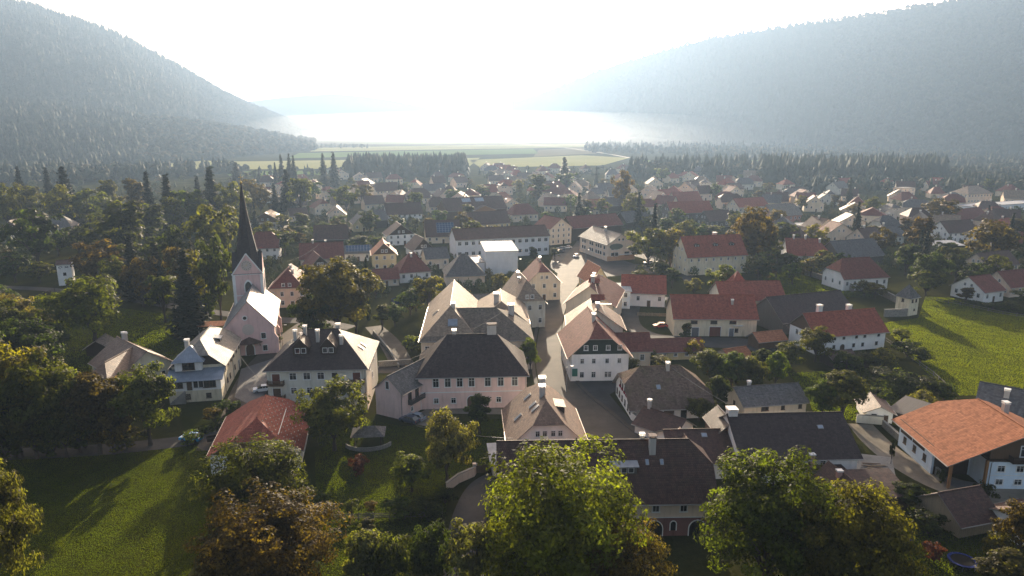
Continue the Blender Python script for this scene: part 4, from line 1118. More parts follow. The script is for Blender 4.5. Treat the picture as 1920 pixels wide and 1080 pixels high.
# ---- dark hipped house with bright end slope
root, bk = house('hipped_house', 'grey three storey house with dark hipped roof and two gabled dormers', 'the dark hipped house', (499, 690), (686, 686), z=10, D=18, h=10, r=5.6, roof='x', ends=((7, 0), (7, 0)), wall='greywall', rmat='r_black', win='none', ov=.8)
windows(bk, 'F', 8.0, [.26, .40, .54], 1.4, 1.4, 'n'); windows(bk, 'F', 8.0, [.68], 1.2, 1.3, 'o'); windows(bk, 'F', 4.8, [.26, .42, .58, .72], 1.2, 1.3); windows(bk, 'F', 1.7, [.3, .5, .7], 1.1, 1.1)
windows(bk, 'R', 8, [.3, .7], 1, 1.3); windows(bk, 'R', 4.8, [.5], 1, 1.3)
for fr in (.09, .90):
    balcony(bk, 'F', fr, 6.4, 3.4, 1.2, 'wood_brown'); door(bk, 'F', fr, 1.6, 2.2, 'doorred', z=6.4); balcony(bk, 'F', fr, 3.2, 3.4, 1.2, 'wood_brown'); door(bk, 'F', fr, 1.6, 2.2, 'doorbrown', z=3.2)
dormer(bk, -.18, -.34, 3.2, 1.7, 1.9, 'wood_dark', 'r_black', wins=2); dormer(bk, .10, -.34, 3.2, 1.7, 1.9, 'wood_dark', 'r_black', wins=2)
chimney(bk, -.27, -.12, 2.0, .7); chimney(bk, -.17, -.1, 2.2, .7); chimney(bk, -.03, -.16, 2.2, .7); chimney(bk, .22, -.2, 1.6, .7); chimney(bk, .15, .05, 1.2, .9)
on_slope(bk, .40, -.08, 1.0, 1.5); on_slope(bk, .41, .06, 1.0, 1.5)
downpipe(bk, 'F', .985)

# ---- red hipped barn by the lane
B5, C5 = G(567, 840, 4.0), G(583, 768, 4.0)
v = (C5 - B5).normalized(); u = Vector((v.y, -v.x)); c = B5 + v * 9 - u * 8
root = empty('red_barn', (c.x, c.y, 0), math.atan2(u.y, u.x)); tag(root, 'barn with steep red tiled hipped roof and snow guards beside the lane', 'barn')
LAND.append((c.x, c.y, 'the red hipped barn')); FOOT.append((c.x, c.y, 11))
bk = block(root, 0, 0, 15, 17.5, 4, 4.6, 'y', ((4, 0.45), (2.5, 0.5)), 'white', 'r_red', .7, .5, gable='wood_brown'); windows(bk, 'R', 2, 4, .9, .9); windows(bk, 'F', 2, 3, .9, .9)
m = MB()
for i in range(13):
    for j in range(7):
        x = 1.0 + j * .95 + (i % 2) * .4; y = -7.5 + i * 1.2
        z = bk.rz(x, y)
        m.box(x-.06, x+.06, y-.10, y+.10, z, z+.16, 0)
o = m.build('snow_guards', 'trim', bk.roofo); o['kind'] = 'stuff'
m = MB(); m.tube([(3.9, -7.6, bk.rz(3.9, -7.6)+.12), (3.9, 4, bk.rz(3.9, 4)+.12)], .07, 5); m.build('snow_rail', 'cap', bk.roofo)

# ---- pink house
root, bk = house('pink_house', 'large pink house with white framed windows and black hipped roof', 'the pink house', (786, 768), (987, 763), D=15, h=8.0, r=6.4, roof='x', ends=((6, 0), (6, 0)), wall='pink', rmat='r_black', win='none', ov=.75)
windows(bk, 'F', 6.0, [.16, .27, .38, .49, .64, .76, .89], 1.25, 1.9); windows(bk, 'F', 1.9, [.16, .32, .74], 1.0, 1.1)
door(bk, 'F', .49, 2.0, 2.9, 'doorbrown', arch=True); m = MB(); m.box(-bk.W/2-.04, bk.W/2+.04, -7.56, -7.5, 3.7, 3.9); m.build('string_course', 'surround', root)
windows(bk, 'R', 6, 4, 1.2, 1.9); chimney(bk, .19, .02, 2.2, 2.0, 'chimney', 'chimdark', 1.0); chimney(bk, -.17, .02, 1.0, .8)
downpipe(bk, 'F', .99)
a, b_ = G(706, 776), G(756, 788)
u = (b_ - a).normalized(); v = Vector((-u.y, u.x)); c = (a + b_) / 2 + v * 6.3
wing = empty('pink_wing', (c.x, c.y, 0), math.atan2(u.y, u.x)); tag(wing, 'low pink gabled wing with tall windows and a long balcony', 'house')
LAND.append((c.x, c.y, 'the pink gabled wing')); FOOT.append((c.x, c.y, 7))
bk = block(wing, 0, 0, (b_-a).length, 12.6, 6.1, 3.0, 'y', wall='pink', rmat='r_grey', ov=.45, og=.4)
windows(bk, 'F', 7.0, [.46], .8, 1.6, 'o'); windows(bk, 'R', 4.4, [.2, .4, .6, .8], 1.0, 2.4, 'd'); balcony(bk, 'R', .5, 2.9, 9, .9, 'darksteel'); door(bk, 'R', .55, 1.0, 2.0, 'doorbrown'); windows(bk, 'R', 1.4, [.25, .75], .7, .9); downpipe(bk, 'F', .97)

# ---- big roof complex behind the pink house
A7, B7 = G(784, 640, 8.0), G(1003, 637, 8.0)
u = (B7 - A7).normalized(); v = Vector((-u.y, u.x)); W7 = (B7 - A7).length - 1.2
c = (A7 + B7) / 2 + v * 11.5
root = empty('courtyard_house', (c.x, c.y, 0), math.atan2(u.y, u.x)); tag(root, 'sprawling house with weathered grey tan roofs behind the black hipped roof', 'house')
LAND.append((c.x, c.y, 'the weathered courtyard house')); FOOT.append((c.x, c.y + 6, 19))
b1 = block(root, 0, 0, W7, 21, 8, 5.2, 'x', ((8, 0), (8.5, 0)), 'cream', 'r_oldbrown', .6, .5)
b2 = block(root, W7/2 - 7, 15, 13.9, 22, 8.05, 5.1, 'y', ((3, 0), (4, 0.2)), 'cream', 'r_tan', .55, .5)
b3 = block(root, -W7/2 + 7, 9, 14.1, 38, 8.06, 6.4, 'y', ((8, 0), (0, 0)), 'cream', 'r_tan', .55, .5)
windows(b1, 'F', 5.5, 9, 1.1, 1.6); windows(b1, 'F', 2, 9, 1, 1.2); windows(b1, 'R', 5.5, 4, 1.1, 1.6); windows(b3, 'L', 5.5, 8, 1.1, 1.5); windows(b2, 'R', 5.5, [.6, .8], 1.1, 1.5)
chimney(b1, .33, .08, 2.6, 1.5, 'chimney', 'cap', 1.0); chimney(b2, -.1, -.25, 2.4, 1.4); chimney(b3, .05, -.28, 1.0, 1.0)
on_slope(b3, -.3, -.1, 1.2, 2.2); on_slope(b3, .05, -.40, 2.4, 2.2, name='roof_hatch', mats=('r_tinblue', 'r_tinblue'))

# ---- row on the other side of the street
root, bk = house('gabled_house', 'white house with dark green boarded half hipped gable on the main street', 'the green gabled house', (1069, 715), (1177, 713), D=19, h=6.8, r=6.4, roof='y', ends=((5, .6), (0, 0)), wall='white', rmat='r_darkred', gable='wood_green', win='none', ov=.9, og=.8)
windows(bk, 'F', 5.0, [.20, .40, .63, .84], .85, 1.1); windows(bk, 'F', 1.6, [.20, .40], .95, 1.3); windows(bk, 'F', 1.6, [.62, .68], .7, 1.3); windows(bk, 'F', 8.3, [.26, .42, .64, .84], .85, 1.05)
m = MB(); m.box(-bk.W/2+.4, -bk.W/2+1.7, -9.68, -9.56, 1.3, 3.2); m.build('green_sign', 'signgreen', root)
windows(bk, 'L', 4.8, 5, .9, 1.1); windows(bk, 'L', 1.6, 5, .9, 1.2); chimney(bk, -.03, -.12, 1.6, .8); on_slope(bk, .12, -.02, 1.6, 3.6, name='roof_light'); downpipe(bk, 'F', .01)
w2 = block(root, bk.W/2 + 3.6, 4.5, 8.5, 8, 4.4, 3.2, 'x', wall='cream', rmat='r_darkred'); windows(w2, 'F', 2.3, 2)
root, bk = house('tan_roof_house', 'house with wide sunlit brown roof slopes behind the green gabled house', 'the sunlit brown row house', (1069, 613), (1168, 614), z=8, D=13.5, h=8, r=4.8, roof='y', wall='cream', rmat='r_brown', win='none', ov=.9, og=.5)
windows(bk, 'L', 5, 4); chimney(bk, .02, -.35, 1.2, .8); m = MB(); zt = bk.rz(2.0, 2); m.box(.9, 4.6, 1.2, 2.1, zt+.6, zt+.8); m.build('roof_ladder', 'cap', bk.roofo)
dormer(bk, -.05, .2, 2.2, 1.2, 1.0, 'wood_brown', 'r_red', 'L', wins=1)
root, bk = house('long_row_house', 'long street house with copper red roof at the row end', 'the copper red row end house', (1061, 566), (1150, 572), z=8, D=22, h=8, r=5.4, roof='y', ends=((0, 0), (5, .3)), wall='cream', rmat='r_darkred', win='none', ov=.8)
windows(bk, 'L', 5, 6); chimney(bk, .0, -.25, 1.6, 1.0); chimney(bk, -.06, .1, 1.4, .8); dormer(bk, .12, -.2, 2.0, 1.2, .9, 'wood_brown', 'r_red', 'R', wins=1)
root, bk = house('low_annex', 'long low yellow annex with dark red roof behind the mossy roof', 'the low yellow annex', (1193, 677), (1318, 673), D=7, h=2.6, r=2.2, roof='x', wall='yellow', rmat='r_darkred', win='none')
windows(bk, 'F', 1.5, 6, .8, .9)

# ---- foreground gabled house with roof windows
root, bk = house('gabled_house', 'brown half hipped house with roof windows and two chimneys standing at the street bend', 'the half hipped street house', (957, 833), (1098, 829), z=5.5, D=15.5, h=5.7, r=6.3, roof='y', ends=((4.0, .58), (3, .6)), wall='white', rmat='r_brown', win='none', ov=.7, og=.9)
windows(bk, 'F', 7.3, [.36, .455, .565, .66], .75, .95); windows(bk, 'L', 3.5, 4); windows(bk, 'R', 3.5, 4); windows(bk, 'F', 3, 4)
for x, y in ((-.20, .25), (-.16, -.08), (-.14, -.22), (-.36, -.05)): on_slope(bk, x, y, 1.0, 1.8)
chimney(bk, -.03, -.06, 1.7, 1.0); chimney(bk, .0, .18, 1.5, 1.1); dormer(bk, .27, -.05, 3.2, 1.3, .5, 'wood_dark', 'r_tan', 'R', shed=True)

# ---- mossy roof house
root, bk = house('mossy_house', 'white house under a sagging mossy brown roof with red window flowers', 'the mossy roofed house', (1184, 788), (1331, 783), D=14.5, h=3.3, r=5.8, roof='x', ends=((3.2, .55), (4.5, .3)), wall='white', rmat='r_moss', win='none', ov=1.0, og=.8)
windows(bk, 'L', 4.2, [.30, .43, .57, .70], .85, 1.2, 'd', flowers=True); windows(bk, 'L', 1.5, [.1, .25, .42, .6, .78, .9], .7, 1.1, 'd')
door(bk, 'F', .47, 2.2, 2.4, 'doorbrown'); door(bk, 'F', .66, 1.3, 2.3, 'black'); chimney(bk, .05, -.05, 1.3, .7); on_slope(bk, -.12, -.28, .9, 1.1); on_slope(bk, .02, .03, 1.8, .5, name='ridge_hatch', mats=('cap', 'cap'))
root, bk = house('porch_annex', 'low brown shed roof leaning along the white garden wall', None, (1190, 812), (1262, 838), D=7, h=2.4, r=2.2, roof='x', wall='white', rmat='r_darkbrown', win='none', cat='annex')
chimney(bk, -.4, 0, 1.4, .6)

# ---- long foreground house with arches
root, bk = house('long_house', 'long two tone house with dark roof, tin dormer and arched ground floor doors', 'the long arched house', (938, 1009), (1336, 1003), D=12, h=6.3, r=6.4, roof='x', ends=((0, 0), (2.6, .55)), wall='beige', rmat='r_darkbrown', win='none', base=('brickred', 3.0), ov=.7)
windows(bk, 'F', 4.7, [.10, .22, .34, .46, .60, .725, .855, .97], 1.0, 1.35)
m = MB(); m.box(-bk.W/2-.06, bk.W/2+.06, -6.1, -6.04, 3.0, 3.12); m.build('string_course', 'surround', root)
for fr in (.20, .72, .925): door(bk, 'F', fr, 2.5, 2.5, 'black', arch=True)
for fr in (.35, .50, .81): door(bk, 'F', fr, .8, 1.5, 'black', arch=True, z=.9)
dormer(bk, .085, -.30, 3.9, 1.2, .3, 'wood_grey', 'r_tin', 'F', shed=True, wins=3)
on_slope(bk, .20, -.20, .55, .9); on_slope(bk, .27, -.20, .55, .9)
chimney(bk, .23, -.10, 2.2, .95, 'chimney', 'chimdark'); chimney(bk, .19, .02, .8, .6)
root, bk = house('lean_to', 'small striped tin lean-to roof at the end of the long house', None, (924, 868), (955, 866), z=2.8, D=5, h=2.8, r=1.0, roof='mono', wall='greywall', rmat='r_tin', win='none', cat='shed')

# ---- black roofed barn group
root, bk = house('black_barn', 'huge barn with black roof and white end wall behind the leafy crown', 'the black roofed barn', (1388, 908), (1603, 903), D=15, h=5.2, r=4.4, roof='x', wall='white', rmat='r_black', win='none', ov=.9)
windows(bk, 'F', 3.6, [.5, .7], .9, .9); on_slope(bk, .27, -.18, 1.0, .8); m = MB(); m.box(-bk.W*.28, bk.W*.36, -9.6, -7.5, 3.2, 3.35); m.build('canopy', 'r_darkbrown', root)
chimney(bk, -.47, .02, .8, 1.6, 'cap')
l2 = block(root, -bk.W/2 - 5.6, .5, 11.1, 12, 3.4, 3.2, 'x', wall='white', rmat='r_darkbrown')
on_slope(l2, .1, -.1, 1.0, .9)
dl = block(root, -bk.W/2 - 8.0, -1.0, 4.6, 6, 4.6, 1.5, 'y', wall='wood_orange', rmat='r_brown', ov=.4, og=.5)
tw_ = block(root, -bk.W/2 + .5, 3.5, 4.5, 7, 6.2, 2.0, 'y', wall='wood_brown', rmat='r_black', ov=.4, og=.5)
for px_, py_ in ((1483, 843), (1522, 862), (1573, 893)):
    p = G(px_, py_, 4.5)
    ch = MB(); ch.box(-.35, .35, -.35, .35, -1.6, .9, 0); ch.box(-.5, .5, -.42, .42, .9, 1.15, 1)
    lo = root.matrix_world.inverted() if False else None
    q = Matrix.Rotation(-root.rotation_euler.z, 2) @ (p - Vector(root.location[:2]))
    ch.build('chimney', ['brickpink', 'cap'], root, (q.x, q.y, 4.5))

# ---- right hand houses
root, bk = house('grey_roof_cottage', 'low cream cottage with faded blue grey roof behind the black barn', 'the grey roofed cottage', (1394, 786), (1510, 777), D=8.5, h=3.2, r=2.3, roof='x', wall='cream', rmat='r_grey', win='none')
windows(bk, 'F', 2.0, [.30, .36, .62, .9], .6, .8, 'd'); windows(bk, 'L', 1.9, [.5], .6, .9, 'd'); chimney(bk, -.25, .1, .9, .6)
root, bk = house('white_outbuilding', 'tiny white gabled outbuilding with two brown doors', 'the tiny white outbuilding', (1622, 791), (1672, 795), D=7.2, h=2.5, r=1.2, roof='y', wall='white', rmat='r_darkbrown', win='none', cat='outbuilding')
door(bk, 'F', .30, 1.0, 1.9, 'black'); door(bk, 'F', .75, .9, 1.8, 'doorbrown')
root, bk = house('lumber_shed', 'collapsing plank roofed lumber shed beside the tiny white outbuilding', None, (1668, 785), (1712, 800), D=6, h=2.2, r=1.2, roof='mono', wall='wood_dark', rmat='wood_grey', win='none', cat='shed')
# terracotta farmhouse (ridge runs away from the viewer)
root = empty('farmhouse', (85.2, 115.5, 0), R(-2)); tag(root, 'broad farmhouse with huge terracotta roof, pale blue walls and carved balcony', 'farmhouse')
LAND.append((85.2, 115.5, 'the terracotta roofed farmhouse')); FOOT.append((85.2, 115.5, 15))
rf = block(root, 0, 0, 24.0, 17, 5.2, 5.6, 'y', ((0, 0), (3, .6)), 'bluewall', 'r_terracotta', .9, 1.0, walls=False)
bb = block(root, 0, 2.7, 23.4, 11.4, 5.0, .01, 'flat', wall='bluewall', rmat='wood_dark', edge='wood_dark')
hb2 = block(root, 3.4, -5.4, 17.2, 5.0, 5.0, .01, 'flat', wall='bluewall', rmat='wood_dark', edge='wood_dark')
m = MB(); m.prism([(-11.6, -2.9, 5), (11.6, -2.9, 5), (0, -2.9, 10.2)], (0, .2, 0)); m.build('barn_gable', 'wood_dark', root)
m = MB(); m.prism([(-5.1, -7.7, 5), (11.6, -7.7, 5), (0, -7.7, 10.2), (-5.1, -7.7, 7.8)], (0, .2, 0)); m.build('house_gable', 'wood_brown', root)
windows(hb2, 'F', 3.7, [.12, .30, .5, .7], 1.2, 1.0); windows(hb2, 'F', 1.3, [.12, .30, .5, .7], 1.2, .9); m = MB(); m.box(-5.24, 12.04, -7.98, -7.92, 2.45, 2.55); m.build('string_course', 'surround', root)
hb2.h = 5.2; balcony(hb2, 'F', .55, 5.3, 13, 1.3, 'wood_dark')
o = link('window', win_meshes(1.6, 1.8)[0], root, (.5, -7.75, 6.8)); link('pane', win_meshes(1.6, 1.8)[1], o)
for fr in (.2, .5, .8): windows(bb, 'L', 2.0, [fr], .8, 1.1, 'd')
for fr in (.22, .60):
    x, y, rzz = face_pos(bb, 'L', fr, .004); m = MB(); m.box(-2, 2, -.06, 0, 3.0, 4.9); m.build('hayloft_panel', 'wood_dark', root, (x, y, 0), rzz)
for x in (-11.4, -5.6):
    m = MB(); m.box(x-.2, x+.2, -8.2, -7.8, -.3, 5.2); m.build('post', 'wood_orange', root)
m = MB(); m.box(-11.3, -5.4, -3.05, -2.98, 0, 4.2); m.build('opening_shade', 'wood_dark', root)  # dark sheet standing in for the shade inside the open barn front
chimney(rf, .18, .25, 1.6, .9); downpipe(hb2, 'F', .02)
root, bk = house('grey_gable_house', 'house with grey tile roof and pale chimney behind the terracotta roof', None, None, None, centre=(101, 133), rot=R(-38), W=11, D=13, h=5, r=3.2, roof='x', wall='beige', rmat='r_grey')
chimney(bk, -.1, -.2, 1.2, .9)
root, bk = house('white_farmhouse', 'long white farmhouse with red roof and two rows of small windows', 'the long white farmhouse', (1526, 664), (1657, 652), D=11, h=5.4, r=4.4, roof='x', wall='white', rmat='r_red', win='none', ov=.9, gable='wood_brown')
windows(bk, 'F', 4.0, [.12, .27, .40, .58, .70, .90], .85, 1.2, 'o'); windows(bk, 'F', 1.5, [.12, .27, .55, .68, .88], .85, 1.1, 'o'); door(bk, 'F', .39, 1.5, 2.1, 'doorbrown', arch=True); windows(bk, 'L', 4, [.3, .7]); chimney(bk, -.27, .05, 2.0, 1.2, 'cap'); chimney(bk, .17, .08, 1.6, 1.1, 'cap')
house('garden_shed', 'small dark shed with tarred roof below the long white farmhouse', None, (1562, 690), (1605, 685), D=5, h=2.2, r=1.3, roof='x', wall='wood_dark', rmat='r_darkbrown', win='none', cat='shed')
root, bk = house('tarred_barn', 'wooden barn with black tarred roof behind the long white farmhouse', 'the black tarred barn', (1466, 628), (1602, 612), D=15, h=4, r=5.6, roof='x', wall='wood_grey', rmat='r_black', win='none', cat='barn', gable='wood_grey')
root, bk = house('red_barn', 'long barn with faded red roof and blotchy cream wall', 'the long red barn', (1263, 630), (1417, 631), D=12, h=5.7, r=5.2, roof='x', wall='oldcream', rmat='r_red', win='none', cat='barn')
windows(bk, 'F', 4.2, [.24, .48, .71], 1.7, .8, 'd'); door(bk, 'F', .26, 2.0, 2.6, 'doorgrey'); door(bk, 'F', .50, 3.2, 2.8, 'doorred'); door(bk, 'F', .70, 1.3, 2.4, 'doorgrey'); windows(bk, 'F', 1.8, [.76], .8, 1, 'd'); chimney(bk, .23, -.2, .9, .6); m = MB(); m.box(.21*bk.W, .33*bk.W, -6.7, -6.0, 3.2, 3.35); m.build('door_canopy', 'cap', root)
root, bk = house('red_cross_barn', 'red roofed barn with a small pointed turret behind the long red barn', 'the turreted red barn', (1352, 590), (1470, 588), D=12, h=5, r=4.6, roof='x', wall='greywall', rmat='r_red', win='none', cat='barn')
t_ = block(root, -.02*bk.W, 8, 6, 6, 7, 4.4, 'x', ((3, 0), (3, 0)), 'greywall', 'r_red'); windows(bk, 'L', 3, 2)
house('wooden_shed', 'small brown shed with bright red roof beside the tarred barn', None, (1422, 656), (1472, 651), D=5, h=2.6, r=1.6, roof='x', wall='wood_brown', rmat='r_orange', win='none', cat='shed')
house('tile_shed', 'little garden shed with sunlit scalloped pink tiles among the shrubs', None, (1371, 692), (1410, 686), D=6.5, h=2.6, r=1.6, roof='x', wall='beige', rmat='r_terracotta', win='none', cat='shed')
house('dark_shed', 'slatted wooden shed with dark roof near the trampoline', None, (1797, 1010), (1868, 996), D=8, h=2.6, r=2.8, roof='x', wall='wood_pale', rmat='r_darkbrown', win='none', cat='shed')
house('open_shed', 'low open sided dark shed beside the concrete yard', None, (1618, 958), (1700, 955), D=6, h=2.7, r=1.0, roof='mono', wall='wood_dark', rmat='r_darkbrown', win='none', cat='shed')
house('cream_gable_shed', 'cream gabled outbuilding with dark roof pressed against the leafy crown', None, (1598, 990), (1660, 984), D=11, h=2.5, r=2.6, roof='y', wall='cream', rmat='r_darkbrown', win='none', cat='outbuilding')
house('corner_cottage', 'white cottage half cut by a bare branched shrub beside the dark shed', None, (1922, 1030), (1995, 1012), D=7, h=2.8, r=1.6, roof='x', wall='white', rmat='r_darkbrown', cat='house')

# ---- garden tower with walls
c = G(1706, 592); root = empty('garden_tower', (c.x, c.y + 2.5, 0), R(28)); tag(root, 'small square stone garden tower with pointed roof at the meadow corner', 'tower')
LAND.append((c.x, c.y, 'the garden tower')); FOOT.append((c.x, c.y + 2, 4))
bk = block(root, 0, 0, 4.6, 4.6, 6.4, 3.4, 'x', ((2.25, 0), (2.25, 0)), 'oldcream', 'r_grey', .4, .3); windows(bk, 'F', 4.8, [.3, .7], .6, .9, 'd'); windows(bk, 'L', 4.8, [.5], .6, .9, 'd'); windows(bk, 'F', 1.8, [.6], .5, .5, 'd')
def garden_wall(label, pts, h=2.0, th=0.45, mat='stone', name='garden_wall', cap=True, cat='wall'):
    P = [G(*p) for p in pts]
    root = empty(name, (P[0].x, P[0].y, 0)); tag(root, label, cat)
    for a, b_ in zip(P, P[1:]):
        d = b_ - a; L = d.length
        m = MB(); m.box(0, L, -th/2, th/2, -.3, h); w = m.build('wall_section', mat, root, (a.x - P[0].x, a.y - P[0].y, 0), math.atan2(d.y, d.x))
        if cap:
            m = MB(); m.box(-.05, L+.05, -th/2-.06, th/2+.06, h, h+.12); m.build('coping', 'concrete', w)
    return root
garden_wall('old stone garden wall meeting the garden tower', [(1657, 594), (1700, 593)], 2.4)
garden_wall('stone wall behind the garden tower running to the orchard', [(1695, 575), (1660, 558), (1640, 548)], 2.2)
garden_wall('long stone wall around the green lawn by the red roofs', [(1478, 506), (1540, 525), (1600, 548)], 2.0)
garden_wall('plastered wall beside the curved drive up to the gate', [(838, 922), (860, 905), (888, 893), (893, 885)], 1.6, .35, 'beige')
garden_wall('white garden wall running from the mossy house to the street', [(1184, 786), (1212, 808), (1250, 842)], 1.6, .35, 'white')
garden_wall('low wall beside the gravel farm lane', [(1655, 800), (1700, 840), (1762, 896)], 1.3, .4, 'stone')
garden_wall('courtyard wall at the head of the gravel lane', [(1605, 792), (1655, 796)], 1.7, .35, 'greywall')
garden_wall('retaining wall along the lane behind the pink house', [(710, 688), (770, 684)], 1.4, .35, 'stone')
garden_wall('low wall edging the grass wedge beside the lane', [(700, 625), (730, 660), (748, 690)], .9, .3, 'stone')

